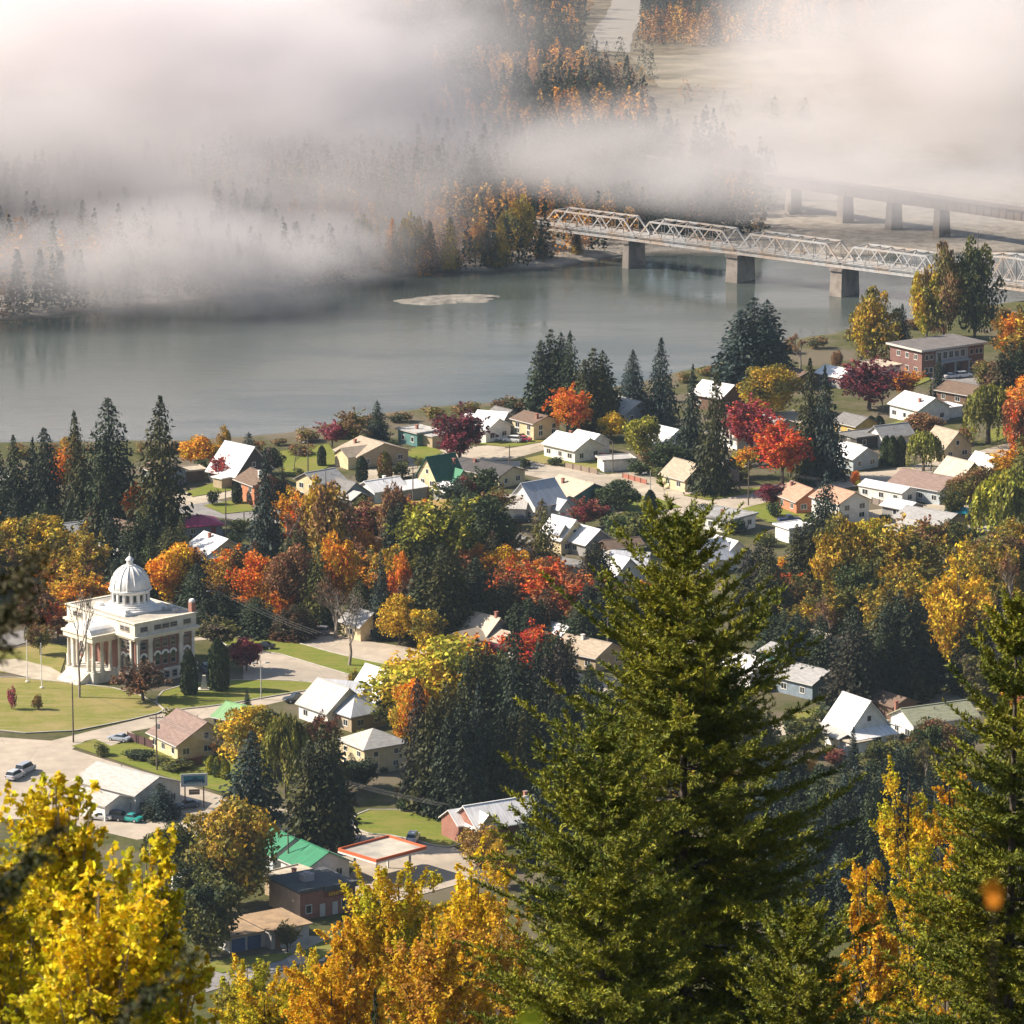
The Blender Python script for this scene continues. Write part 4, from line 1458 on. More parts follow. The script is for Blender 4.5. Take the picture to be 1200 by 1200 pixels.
HOUSES = []
def house(px, py, L, W_, h, rise, ang, roof, wall, label, kind='g', metal=True, wallmat=None, cat="house", name="house", windows=True,
          chimney=None, ov=0.5, group=None, apex=None, door=True, win=(1.2, 1.1), up=False, win3=None):
    """px,py: middle of the ridge in the photo; ang: ridge direction as seen from the camera, degrees"""
    zr = h + rise + 0.18
    p = G(px, py, zr)
    a = R(ang) - azim(px)
    o = thing(name, label, cat, (p.x, p.y, 0), a, group)
    w = MB()
    if kind == 'g':
        gable_shell(w, L, W_, h, rise)
    else:
        w.box(-L / 2, L / 2, -W_ / 2, W_ / 2, 0, h)
    wo = w.build("wall", wallmat or M_siding, o)
    wo.color = (*(WC[wall] if isinstance(wall, str) else wall), 1)
    b = MB()
    if kind == 'g':
        gable_roof(b, L, W_, h, rise, ov)
    elif kind == 'h':
        hip_roof(b, L, W_, h, rise, ov)
    else:                          # flat roof with a low rim
        x, y = L / 2 + ov, W_ / 2 + ov
        b.box(-x, x, -y, y, h + 0.01, h + 0.22)
        for q in ((-x, x, -y, -y + 0.25), (-x, x, y - 0.25, y), (-x, -x + 0.25, -y + 0.25, y - 0.25), (x - 0.25, x, -y + 0.25, y - 0.25)):
            b.box(*q, h + 0.223, h + 0.40)
    me = b.mesh("roof")
    roof_uv(me)
    ro = link("roof", me, M_flatroof if kind == 'f' else (M_metalroof if metal else M_shingle), o)
    ro.color = (*(RC[roof] if isinstance(roof, str) else roof), 1)
    if windows:
        zs = [1.55] if h < 4.2 else [1.55, h - 1.25]
        for z in zs:
            for side, ln in ((0, L), (1, W_), (2, L), (3, W_)):
                n = max(1, int(ln / 3.6))
                for i in range(n):
                    u = -ln / 2 + ln * (i + 0.5) / n + rng.uniform(-0.25, 0.25)
                    if door and z < 2 and side in (0, 3) and i == n // 2:
                        if side == 0:
                            add_door(o, side, u, L, W_, rng.choice([(0.2, 0.12, 0.08), (0.55, 0.52, 0.48), (0.25, 0.05, 0.04), (0.08, 0.12, 0.16)]))
                            continue
                    add_window(o, side, u, z, win[0] * rng.uniform(0.8, 1.3), win[1], L, W_)
        if kind == 'g' and rise > 2.8:
            for side in (1, 3):
                add_window(o, side, 0, h + rise * 0.3, 0.9, 1.0, L, W_)
    if chimney:
        cx, cy_ = chimney[:2]
        zz = h + rise * (1 - abs(cy_) / (W_ / 2)) if kind != 'f' else h + 0.2
        add_chimney(o, cx, cy_, zz, *(chimney[2:3] or (1.2,)), **({'mat': M_wall, 'col': (0.6, 0.58, 0.54)} if len(chimney) > 3 else {}))
    if kind == 'g' and windows:      # plumbing vent and ridge cap
        v = MB()
        vx, vy = rng.uniform(-L * 0.3, L * 0.3), -W_ * rng.uniform(0.12, 0.3)
        vz = h + rise * (1 - abs(vy) / (W_ / 2))
        v.tube([(vx, vy, vz - 0.2), (vx, vy, vz + 0.65)], 0.09, 6)
        q = v.build("vent_pipe", M_trim, o); q.color = (0.18, 0.17, 0.16, 1)
        v = MB()
        v.box(-L / 2 - ov - 0.03, L / 2 + ov + 0.03, -0.16, 0.16, h + rise + 0.06, h + rise + 0.26)
        q = v.build("ridge_cap", M_trim, o); q.color = (*[x * 0.85 for x in ro.color[:3]], 1)
        v = MB()
        k_ = rise / (W_ / 2)
        for s_ in (-1, 1):
            yy = s_ * (W_ / 2 + ov)
            zz = h - k_ * ov
            v.box(-L / 2 - ov, L / 2 + ov, min(yy, yy + s_ * 0.14), max(yy, yy + s_ * 0.14), zz - 0.02, zz + 0.14)
        q = v.build("gutter", M_trim, o); q.color = (0.5, 0.48, 0.45, 1)
    HOUSES.append(o)
    o["size"] = [L, W_, h, rise]
    return o

def wing(o, dx, dy, L, W_, h, rise, turn, roof, wall, name_w="wall", name_r="roof", metal=True, wallmat=None, kind='g', ov=0.4, wins=(), dz=0.0):
    """a lower wing, porch or dormer of a house; its walls and its roof are parts of the house"""
    w = MB()
    if kind == 'g':
        gable_shell(w, L, W_, h, rise)
    elif kind == 'f':
        w.box(-L / 2, L / 2, -W_ / 2, W_ / 2, 0, h)
    b = MB()
    if kind == 'g':
        gable_roof(b, L, W_, h, rise, ov, 0.16)
    elif kind == 'f':
        x, y = L / 2 + ov, W_ / 2 + ov
        b.box(-x, x, -y, y, h + 0.01, h + 0.25)
    elif kind == 's':                # lean-to or porch: high along +y, on posts along -y
        x, y = L / 2 + ov, W_ / 2
        lo = [(-x, -y - ov, h), (x, -y - ov, h), (x, y, h + rise), (-x, y, h + rise)]
        b.hexa([Vector(q) for q in lo] + [Vector(q) + Vector((0, 0, 0.16)) for q in lo])
        n = max(2, int(L / 3) + 1)
        for i in range(n):
            xx = -L / 2 + 0.12 + (L - 0.24) * i / (n - 1)
            w.box(xx - 0.09, xx + 0.09, -y + 0.02, -y + 0.2, 0, h + 0.02)
    M = Matrix.Translation((dx, dy, dz)) @ Matrix.Rotation(R(turn), 4, 'Z')
    if w.v:
        me = w.mesh(name_w)
        me.transform(M)
        q = link(name_w if kind != 's' else "porch_posts", me, wallmat or (M_siding if kind != 's' else M_trim), o)
        q.color = (*(WC[wall] if isinstance(wall, str) else wall), 1)
    me = b.mesh(name_r)
    me.transform(M)
    me.update()
    roof_uv(me)
    q2 = link(name_r, me, M_flatroof if kind == 'f' else (M_metalroof if metal else M_shingle), o)
    q2.color = (*(RC[roof] if isinstance(roof, str) else roof), 1)
    for (side, u, z, ww, hh) in wins:
        f = add_window(o, side, u, z, ww, hh, L, W_)
        f.matrix_basis = M @ f.matrix_basis
    return q2
# ---- by the river, left
h_ = house(281, 520, 9.5, 11.5, 3.0, 5.8, 132, 'white', 'dark', "big barn-like house with a steep bright white metal roof near the river", chimney=None)
wing(h_, -2, 6.4, 5, 3, 2.4, 1.2, 90, 'white', 'tan', kind='f')
h_ = house(305, 552, 9, 8, 4.6, 2.0, 118, 'brown', 'red', "red brick house with a brown roof and white chimney", metal=False, wallmat=M_orangebrick, chimney=(-2.5, 1.5, 1.6, 1))
house(232, 602, 9, 8, 2.7, 1.7, 15, 'pink', 'blue', "low grey house with a raspberry red roof", kind='h')
h_ = house(253, 627, 9, 11, 3.0, 3.0, 122, 'white', 'cream', "cream house with a bright white roof among trees, next below the raspberry roofed one", chimney=(1, 1, 1))
wing(h_, -3.0, 5.0, 5, 5, 2.6, 1.4, 90, 'white', 'cream')
house(223, 549, 5.5, 4.5, 2.6, 0, 20, 'ltan', 'brown', "small flat pale roofed garage by the barn-like house", kind='f', cat="garage", name="garage", windows=False)
house(192, 540, 8, 7, 3.5, 1.6, 120, 'brown', 'blue', "dark house half hidden behind the tallest spruce", metal=False)
h_ = house(375, 551, 8, 7.5, 5.0, 1.8, 38, 'lgrey', 'cream', "cream two storey house with a grey roof standing behind golden trees", metal=False)
wing(h_, 5.5, 1, 6, 6.5, 3.0, 1.5, 90, 'lgrey', 'grey', metal=False)
h_ = house(436, 515, 10, 14, 3.0, 2.3, 122, 'tan', 'tan', "wide tan hip and gable bungalow on the riverbank", metal=False, chimney=(2.8, 3, 1.0))
wing(h_, -1.5, 6, 7, 6, 3.0, 1.6, 90, 'tan', 'cream', metal=False)
h_ = house(490, 503, 7.5, 6.5, 3.2, 0, 128, 'pale', 'teal', "flat pale roofed green house beside the purple tree", kind='f', chimney=(0.5, 0, 0.9))
wing(h_, -5, -1, 5, 5, 2.8, 0, 0, 'pale', 'tan', kind='f')
h_ = house(447, 561, 9, 7, 3.0, 1.7, 36, 'white', 'white', "long white bungalow with a white metal roof and attached carport", chimney=(1.5, 1, 0.9, 1))
wing(h_, 5.6, -1.0, 7, 8, 2.7, 1.0, 0, 'white', 'grey')
h_ = house(516, 533, 7.5, 7.5, 4.4, 4.6, 36, 'dkgreen', 'cream', "tall cream house with a steep dark green roof", chimney=(2.8, -1.5, 1.0))
wing(h_, 2.2, -3.4, 4.6, 4.6, 3.6, 2.6, 90, 'green', 'cream')
wing(h_, -2.2, -7.2, 5.2, 6.2, 2.6, 1.4, 90, 'white', 'grey')
house(571, 541, 15.5, 9, 3.0, 1.5, 138, 'dark', 'cream', "long cream bungalow with a dark charcoal roof", metal=False, chimney=(3, 1, 0.8))
h_ = house(630, 563, 9, 9, 4.0, 4.2, 40, 'bluegrey', 'white', "white gabled house with a pale blue grey roof, beside a golden roofed one", chimney=None)
wing(h_, -6.0, 2.5, 8, 6.5, 3.2, 2.2, 130, 'pale', 'white')
wing(h_, 2.5, -5.0, 4, 4, 2.8, 1.8, 90, 'bluegrey', 'white')
h_ = house(676, 561, 12, 12, 3.0, 2.4, 128, 'ltan', 'teal', "house with a broad pale golden roof and teal gable", metal=False, chimney=(2, 2.5, 1.2))
wing(h_, -3, 7.6, 7, 4.5, 2.7, 0.9, 0, 'ltan', 'lblue', metal=False)
h_ = house(672, 509, 11, 9, 3.2, 2.2, 132, 'white', 'white', "low white cottage with a white roof behind a dry front lawn", chimney=(2.6, -1.5, 1.1))
wing(h_, 2, -6.8, 7.5, 6.5, 3.0, 1.9, 0, 'white', 'white')
house(722, 536, 7.6, 5.0, 2.7, 0, 18, 'pale', 'white', "small white flat roofed garage behind the white cottage", kind='f', cat="garage", name="garage", windows=False)
house(781, 500, 8, 10, 3.2, 3.0, 132, 'white', 'white', "house with a brilliant white roof half hidden by spruces", chimney=None)
house(737, 467, 9, 10, 4.2, 2.4, 128, 'pale', 'blue', "blue grey two storey house under tall riverside conifers", chimney=None)
h_ = house(566, 487, 10, 9, 3.2, 2.2, 138, 'white', 'white', "riverside bungalow with a double white roof and parked cars in front")
wing(h_, 3, -7, 7.5, 8, 3.2, 2.0, 20, 'white', 'grey')
house(628, 484, 8.5, 8, 4.2, 1.3, 128, 'brown', 'cream', "cream house with a dark roof beside the blazing orange tree", metal=False, chimney=(-3, 2, 1.3))
house(590, 478, 6, 5, 2.8, 1.4, 130, 'grey', 'grey', "small grey house peeping over the double white roofed one", metal=False)
h_ = house(661, 606, 7, 8, 3.4, 3.6, 132, 'white', 'cream', "steep white roofed cottage with a cream dormer")
wing(h_, -1.5, 2.6, 3, 3, 2.6, 1.7, 0, 'bluegrey', 'cream', dz=2.0)
house(690, 617, 7, 7.5, 3.0, 2.6, 130, 'white', 'grey', "small white roofed house with a grey gable next to a pink shrub")
h_ = house(722, 650, 8, 8, 2.9, 3.4, 132, 'white', 'white', "steep white house with crossing gables above red and orange trees", chimney=(1.5, 0.6, 1.2, 1))
wing(h_, 2.0, -6.0, 8, 7.5, 2.9, 3.0, 34, 'bluegrey', 'white')
house(728, 631, 8, 6, 2.8, 1.2, 25, 'brown', 'brown', "low brown roofed shed between two white cottages", metal=False, cat="shed", name="shed")
house(792, 618, 7, 7, 3.0, 0, 30, 'tan', 'white', "flat tan roofed white house beside the big fir's top", kind='f')
h_ = house(570, 720, 7.5, 8, 3.0, 3.4, 132, 'ltan', 'grey', "weathered cottage with a steep beige roof and front porch", chimney=(-3, 0, 1.2))
wing(h_, -5.5, 0.5, 5, 6, 2.8, 1.6, 0, 'tan', 'grey')
wing(h_, -1.0, 6.0, 5, 8.0, 2.7, 1.8, 90, 'tan', 'brown')
house(656, 731, 6, 7.5, 3.0, 2.4, 128, 'white', 'lblue', "little pale blue house with a white roof behind the scarlet tree")
house(690, 748, 11, 9, 3.0, 2.0, 140, 'tan', 'tan', "bungalow with a broad tan roof beside the big fir", metal=False, chimney=(1, 0.6, 1.1, 1))
house(425, 714, 7, 6, 3.2, 2.2, 125, 'lgrey', 'cream', "cream house with a grey roof seen through the bare trees", metal=False)
h_ = house(391, 800, 9.5, 9.5, 3.2, 3.8, 125, 'pale', 'white', "white house with a pale steep roof by the parking lot")
wing(h_, 4, -5.5, 8, 7.5, 3.0, 2.8, 34, 'bluegrey', 'white')
house(416, 812, 8, 8, 3.0, 3.0, 128, 'bluegrey', 'tan', "small house with a blue grey pyramid roof by the yellow tree", kind='h')
house(447, 783, 9, 9, 3.0, 5.0, 128, 'white', 'white', "house with a very steep white roof poking out behind the yellow tree")
h_ = house(437, 852, 8.5, 9, 5.0, 2.4, 122, 'pale', 'cream', "cream house with a hipped pale roof and a row of small windows", kind='h', metal=False, win=(0.9, 0.9))
house(290, 827, 10, 8, 2.8, 1.8, 138, 'ltgreen', 'dark', "low house with a light green roof behind a small spruce")
h_ = house(225, 838, 11, 12, 3.0, 3.4, 118, 'mauve', 'cream', "bungalow with a mauve brown gable roof on the green corner lot", metal=False, chimney=None)
wing(h_, 6.2, -1.5, 1.4, 9, 2.5, 0.9, 0, 'mauve', 'grey', metal=False)
h_ = house(150, 901, 15, 11, 3.8, 2.0, 134, 'pale', 'white', "long white building with a pale low gable roof beside the road sign", metal=False)
wing(h_, -2.5, 8.5, 7.5, 6.5, 2.8, 1.2, 0, 'pale', 'white', metal=False, kind='g')
h_ = house(585, 938, 13.5, 8.6, 3.6, 2.8, 30, 'white', 'red', "red brick house with a white roof on the street corner", wallmat=M_brick, chimney=(5.6, 0.6, 1.2))
wing(h_, -4.6, -1.6, 5, 4.6, 3.2, 2.4, 90, 'white', 'cream', wins=((0, 0, 1.6, 1.4, 1.2),))
wing(h_, -4.6, 3.0, 7, 6, 3.3, 1.9, 0, 'white', 'red', wallmat=M_brick)
h_ = house(331, 975, 8, 8, 3.0, 2.3, 118, 'green', 'lblue', "house with a vivid green roof behind the olive tree")
h_ = house(369, 991, 8, 8.5, 3.0, 2.2, 122, 'green', 'white', "white house with a vivid green gable roof facing the shops")
# ---- right half
h_ = house(1078, 462, 11, 10, 3.6, 2.4, 130, 'white', 'white', "large white house with a white roof and carport below the school", chimney=(-3, 2.5, 1.0))
wing(h_, -1, -7.5, 6, 6, 2.6, 0, 0, 'white', 'white', kind='f')
house(1136, 450, 14, 9, 3.0, 1.6, 140, 'brown', 'brown', "long brown roofed house between the white house and parked cars", metal=False)
house(842, 448, 10, 9, 3.6, 2.6, 138, 'white', 'brown', "riverside brown house with a bright white metal roof")
h_ = house(935, 432, 8, 7, 3.2, 1.2, 130, 'brown', 'brown', "brown riverside house with a white porch roof behind dark spruces", metal=False)
wing(h_, -1, 5.0, 5, 3, 2.6, 0, 0, 'white', 'white', kind='f')
house(982, 430, 9, 7, 3.0, 1.5, 135, 'white', 'grey', "riverside house with a low white roof left of the crimson tree")
house(1030, 426, 9, 7, 3.0, 0, 130, 'ltan', 'white', "flat cream roofed house behind the crimson tree", kind='f')
house(1003, 486, 8, 7, 3.2, 1.6, 132, 'grey', 'yellow', "small yellow house with a dark grey roof", metal=False)
house(1044, 497, 9, 6, 2.8, 2.0, 34, 'lgrey', 'white', "small white cottage with a mauve grey roof behind a clipped hedge", metal=False)
house(1012, 508, 9, 7, 2.7, 0, 36, 'grey', 'dark', "flat grey carport roof beside the small white cottage", kind='f')
h_ = house(1000, 521, 9, 8, 3.0, 2.0, 132, 'white', 'lblue', "pale blue house with a white roof behind the dark spruce pair")
wing(h_, 3.5, -3.5, 5, 5, 2.8, 1.6, 0, 'pale', 'lblue')
h_ = house(1110, 502, 8, 8.5, 3.0, 3.8, 130, 'tan', 'cream', "steep roofed cottage with a dark gable between two willows", metal=False)
wing(h_, -1, 3.4, 4, 3.4, 2.8, 1.6, 90, 'tan', 'cream', metal=False)
h_ = house(1126, 538, 8.5, 9.5, 3.2, 4.0, 132, 'ltan', 'tan', "house with a steep cream roof above the long brown roof")
house(1158, 532, 8, 9, 3.2, 4.0, 132, 'white', 'white', "house with a steep white roof beside the orange tree at the right")
house(805, 540, 9, 8, 3.0, 3.0, 128, 'tan', 'cream', "cream cottage half hidden by the pair of spruces", metal=False)
house(842, 535, 7, 7, 3.0, 2.8, 128, 'grey', 'grey', "dark gabled house in the shade of the spruces", metal=False)
house(905, 488, 9, 8, 3.0, 1.5, 132, 'lgrey', 'cream', "house with a pale grey roof between crimson tree and spruces", metal=False)
house(862, 500, 9, 7, 3.0, 1.4, 132, 'pale', 'white', "white house glimpsed through the crimson tree")
h_ = house(940, 568, 9, 8, 3.0, 2.4, 120, 'ptan', 'red', "orange brick bungalow with a salmon tan roof", metal=False, wallmat=M_orangebrick, chimney=(3, 1, 1.0))
h_ = house(985, 572, 10, 8.5, 4.8, 2.0, 128, 'ptan', 'white', "white two storey house with a salmon tan roof", metal=False)
house(1040, 566, 13, 5, 2.8, 0.9, 140, 'white', 'white', "long white mobile home with a rounded white roof", ov=0.2)
house(1058, 586, 7, 6, 2.6, 1.0, 140, 'white', 'grey', "white roofed workshop next below the long white mobile home", cat="shed", name="workshop")
h_ = house(1088, 554, 14.5, 10, 3.4, 2.2, 142, 'mauve', 'lblue', "large bungalow with a broad taupe brown roof", metal=False)
h_ = house(1092, 597, 13, 9, 3.0, 1.5, 145, 'lgrey', 'tan', "low house with a mauve grey roof and cluttered yard", metal=False)
wing(h_, -1, 5.6, 9, 4, 2.4, 0.5, 180, 'pale', 'white', kind='s')
house(1130, 593, 5.5, 4.5, 2.6, 0.8, 140, 'cyan', 'dark', "shelter with a turquoise tarpaulin roof", kind='h', cat="shelter", name="shelter", windows=False, metal=False)
h_ = house(846, 601, 12, 9, 3.0, 0, 142, 'lgrey', 'white', "white house with a flat grey roof by the street bend", kind='f', chimney=(-1, 1, 0.9))
h_ = house(830, 632, 8, 7.5, 3.0, 3.4, 38, 'white', 'white', "steep white gabled house behind the big fir's upper branches")
wing(h_, 6.0, 1.0, 7, 7, 3.0, 2.8, 90, 'white', 'white')
house(930, 615, 6, 5.5, 3.2, 0, 34, 'white', 'white', "white box garage beside the spruce", kind='f', cat="garage", name="garage", windows=False)
house(948, 737, 11, 9, 3.2, 1.6, 138, 'ltan', 'white', "low house with a pale beige roof above the shaded trees", metal=False, chimney=(2, 1, 0.9))
house(925, 757, 9, 7, 4.0, 0.9, 138, 'lgrey', 'teal', "teal walled house below the pale beige roof", metal=False)
house(948, 780, 10, 9, 3.2, 1.8, 138, 'lgrey', 'blue', "blue grey roofed house beside the big fir's lower branches", metal=False)
house(790, 742, 12, 9, 4.5, 2.0, 130, 'pale', 'cream', "cream house glimpsed through the big fir's branches", metal=False)
house(880, 768, 9, 8, 3.5, 2.0, 130, 'white', 'white', "white house glimpsed behind the right branches of the big fir")
h_ = house(1004, 816, 7.6, 8.4, 4.4, 4.6, 128, 'white', 'white', "big white house with a steep white roof and wraparound porch roofs")
wing(h_, 0, 5.7, 8.2, 3.0, 2.9, 1.0, 180, 'pale', 'white', kind='s')
wing(h_, -5.2, 0.5, 9, 2.8, 2.9, 1.0, 270, 'white', 'white', kind='s')
wing(h_, -5.4, 4.5, 4, 4, 2.7, 0, 0, 'ltan', 'white', kind='f')
wing(h_, 0.5, -5.7, 8.2, 3.0, 2.9, 1.2, 0, 'white', 'white', kind='s')
h_ = house(1095, 825, 14, 8, 3.6, 1.9, 32, 'ggreen', 'white', "long white building with a dull green roof and brick chimney", metal=False, chimney=(-6.3, 3.3, 2.2))
house(1045, 812, 8, 6, 2.8, 1.2, 130, 'brown', 'brown', "dark shed behind the big white house", metal=False, cat="shed", name="shed", windows=False)
# ---- middle
h_ = house(432, 592, 8, 5.5, 2.4, 1.2, 24, 'yellow', 'tan', "low shed with an ochre roof next to a pink shrub", cat="shed", name="shed", windows=False)
h_ = house(507, 586, 8, 6, 2.6, 1.4, 14, 'yellow', 'yellow', "ochre roofed shed behind the dark green trees", cat="shed", name="shed", windows=False)
house(405, 562, 7, 7, 3.0, 2.4, 128, 'grey', 'blue', "dark blue gabled house next to the long white bungalow", metal=False)
house(412, 574, 6, 5, 2.6, 1.2, 130, 'pale', 'dark', "small white roofed lean-to below the dark blue gable", windows=False, cat="shed", name="shed")
house(84, 612, 10, 8, 3.0, 1.8, 25, 'lgrey', 'grey', "shaded grey roofed house below the dark conifer grove", metal=False)
house(2, 553, 8, 7, 3.5, 2.0, 120, 'pale', 'white', "white house peeping past the conifer grove at the left edge")
house(146, 610, 9, 7, 3.0, 2.0, 130, 'brown', 'grey', "brown roofed house behind the orange maple and tall spruce", metal=False)
house(128, 640, 7, 6, 3.0, 2.2, 125, 'pale', 'cream', "cream cottage half hidden in dark shrubs above the dome")
house(612, 628, 7, 6, 2.8, 1.6, 128, 'grey', 'grey', "grey roofed garage near the parked black car", metal=False, cat="garage", name="garage")
house(612, 766, 6, 5, 2.6, 1.4, 128, 'pale', 'white', "small pale outbuilding beside the beige roofed cottage", cat="shed", name="shed", windows=False)
house(230, 995, 7, 6, 2.8, 1.6, 120, 'pale', 'white', "white house glimpsed past the olive tree's left side")
house(225, 1022, 6, 4, 2.3, 0.4, 20, 'white', 'white', "white roofed carport left of the olive tree", kind='f', cat="carport", name="carport", windows=False)
# ------------------------------------------------------------------ courthouse
M_stone = mat_mottled("pale_stone", (0.58, 0.55, 0.48), (0.68, 0.65, 0.58), 0.6, c3=(0.50, 0.45, 0.37), scale3=0.35)
M_whitepaint = mat_mottled("white_dome_paint", (0.70, 0.69, 0.67), (0.78, 0.77, 0.75), 0.8, 0.5, 0.4, c3=(0.58, 0.56, 0.53), scale3=0.25)
M_creamstone = mat_mottled("cream_trim", (0.60, 0.54, 0.42), (0.70, 0.64, 0.52), 0.6)
M_roofgravel = mat_mottled("roof_gravel", (0.36, 0.33, 0.27), (0.46, 0.42, 0.35), 0.5, c3=(0.28, 0.26, 0.23), scale3=0.15)

M_darkbrick = brick_mat('dark_brick', (0.19, 0.075, 0.055), (0.25, 0.10, 0.075), (0.22, 0.17, 0.14))
def courthouse():
    p0 = G(159, 804, 0)
    a = R(41)
    o = thing("courthouse", "stone and brick courthouse with a white ribbed dome and columned portico", "building", (p0.x, p0.y, 0), a)
    X1, Y1, H = 15.0, 22.5, 12.5
    # shell: basement, brick body set back behind the stone frame, attic
    b = MB()
    b.box(-0.15, X1 + 0.15, -0.15, Y1 + 0.15, 0, 2.4)
    b.box(0.05, X1 - 0.05, 0.05, Y1 - 0.05, 9.0, H - 0.25)
    b.build("stone_wall", M_stone, o)
    b = MB()
    b.box(0.35, X1 - 0.35, 0.35, Y1 - 0.35, 2.4, 9.0)
    b.build("brick_wall", M_darkbrick, o)
    b = MB()
    e = 0.55                      # cornice and parapet coping
    b.box(-e, X1 + e, -e, Y1 + e, 9.35, 9.75)
    b.box(-0.25, X1 + 0.25, -0.25, Y1 + 0.25, 8.95, 9.345)
    b.build("cornice", M_creamstone, o)
    b = MB()
    b.box(-0.22, X1 + 0.22, -0.22, 0.4, H - 0.245, H)
    b.box(-0.22, X1 + 0.22, Y1 - 0.4, Y1 + 0.22, H - 0.245, H)
    b.box(-0.22, 0.4, 0.405, Y1 - 0.405, H - 0.245, H)
    b.box(X1 - 0.4, X1 + 0.22, 0.405, Y1 - 0.405, H - 0.245, H)
    b.build("parapet", M_creamstone, o)
    b = MB()
    b.box(0.4, X1 - 0.4, 0.4, Y1 - 0.4, H - 0.5, H - 0.2)
    b.build("roof", M_roofgravel, o)
    # stone pilasters
    def pil(side, u0, u1):
        q = MB()
        for (z0, z1, d) in ((2.41, 2.9, 0.12), (2.905, 8.4, 0.02), (8.405, 8.94, 0.12)):
            if side == 'y':
                q.box(u0 - d, u1 + d, -0.02 - d, 0.5, z0, z1)
            elif side == 'x':
                q.box(-0.02 - d, 0.5, u0 - d, u1 + d, z0, z1)
            elif side == 'X':
                q.box(X1 - 0.5, X1 + 0.02 + d, u0 - d, u1 + d, z0, z1)
            else:
                q.box(u0 - d, u1 + d, Y1 - 0.5, Y1 + 0.02 + d, z0, z1)
        q.build("pilaster", M_stone, o)
    for s in ('y', 'Y'):
        for u0, u1 in ((0.55, 1.15), (3.3, 4.2), (10.8, 11.7), (13.85, 14.45)):
            pil(s, u0, u1)
    for u0, u1 in ((1.25, 1.7), (5.0, 5.6), (16.0, 16.8), (20.8, 21.3)):
        pil('x', u0, u1)
    for u0, u1 in ((1.25, 1.7), (5.0, 5.8), (10.8, 11.6), (16.0, 16.8), (20.8, 21.3)):
        pil('X', u0, u1)
    def win(side, u, z, w, h, arch=False, d=0.35):
        f, g, hd = MB(), MB(), MB()
        t = 0.09
        f.box(-w / 2 - t, w / 2 + t, -0.14, 0.03, -h / 2 - 0.2, -h / 2)
        f.box(-w / 2 - t, -w / 2, -0.1, 0.03, -h / 2, h / 2)
        f.box(w / 2, w / 2 + t, -0.1, 0.03, -h / 2, h / 2)
        f.box(-w / 2, w / 2, -0.08, 0.03, -0.05, 0.05)
        if arch:
            n = 7
            for i in range(n):
                a0, a1 = pi * i / n, pi * (i + 1) / n
                r0, r1 = w / 2, w / 2 + 0.42
                pts = [(r0 * cos(a0), r0 * sin(a0)), (r1 * cos(a0), r1 * sin(a0)), (r1 * cos(a1), r1 * sin(a1)), (r0 * cos(a1), r0 * sin(a1))]
                hd.hexa([(x, -0.16, h / 2 + z_) for x, z_ in pts] + [(x, 0.03, h / 2 + z_) for x, z_ in pts])
            poly = [(w / 2 * cos(pi * i / 10), -0.025, h / 2 + w / 2 * sin(pi * i / 10)) for i in range(11)]
            g.face(poly)
        else:
            f.box(-w / 2 - t, w / 2 + t, -0.1, 0.03, h / 2, h / 2 + 0.18)
        g.box(-w / 2, w / 2, -0.03, 0.02, -h / 2, h / 2)
        q = f.build("window", M_trim, o)
        q.color = (0.30, 0.26, 0.22, 1)
        if arch:
            hd.build("window_head", M_whitepaint, q)
        q.location = {'y': (u, d, z), 'x': (d, u, z), 'X': (X1 - d, u, z), 'Y': (u, Y1 - d, z)}[side]
        q.rotation_euler = (0, 0, {'y': 0, 'X': pi / 2, 'Y': pi, 'x': 3 * pi / 2}[side])
        g.build("pane", M_glass, q)
    for s, cols in (('y', (2.25, 5.6, 7.5, 9.4, 12.75)), ('Y', (2.25, 5.6, 7.5, 9.4, 12.75)),
                    ('x', (2.5, 4.1, 18.0, 19.7)), ('X', (3.3, 7.0, 9.4, 13.0, 15.0, 18.8))):
        for u in cols:
            win(s, u, 7.6, 1.15, 1.5)
            win(s, u, 4.3, 1.05, 1.9, True)
            win(s, u, 1.2, 1.0, 1.1, d=-0.15)
    for s, cols in (('y', ((2.25, 1.6), (5.55, 1.55), (7.5, 1.55), (9.45, 1.55), (12.75, 1.6))), ('Y', ((2.25, 1.6), (7.5, 5), (12.75, 1.6))),
                    ('x', ((2.5, 1.1), (4.1, 1.1), (18.0, 1.1), (19.7, 1.1))), ('X', ((3.3, 1.5), (8, 3), (14, 3), (18.8, 1.5)))):
        for u, w in cols:
            win(s, u, 10.95, w, 0.7, d=0.05)
    # portico on the front
    pr = MB()
    PX, PA, PB = -5.6, 6.2, 15.4
    pr.box(PX, -0.16, PA, PB, 0.0, 2.2)
    pr.build("portico_base", M_stone, o)
    pr = MB()
    pr.box(PX - 0.25, 0.0, PA - 0.25, PB + 0.25, 8.3, 9.3)
    pr.box(PX - 0.55, -0.56, PA - 0.5, PB + 0.5, 9.305, 9.7)
    pr.build("portico_entablature", M_creamstone, o)
    n, yc, ry = 12, (PA + PB) / 2, (PB - PA) / 2 - 0.3
    vb = MB()
    rows = []
    for x in (PX - 0.1, 0.04):
        rows.append([(x, yc - ry * cos(pi * i / n), 9.70 + 1.75 * sin(pi * i / n)) for i in range(n + 1)])
    for i in range(n):
        vb.face([rows[0][i], rows[0][i + 1], rows[1][i + 1], rows[1][i]])
    vb.face(list(reversed(rows[0])))
    vb.build("portico_vault", M_whitepaint, o)
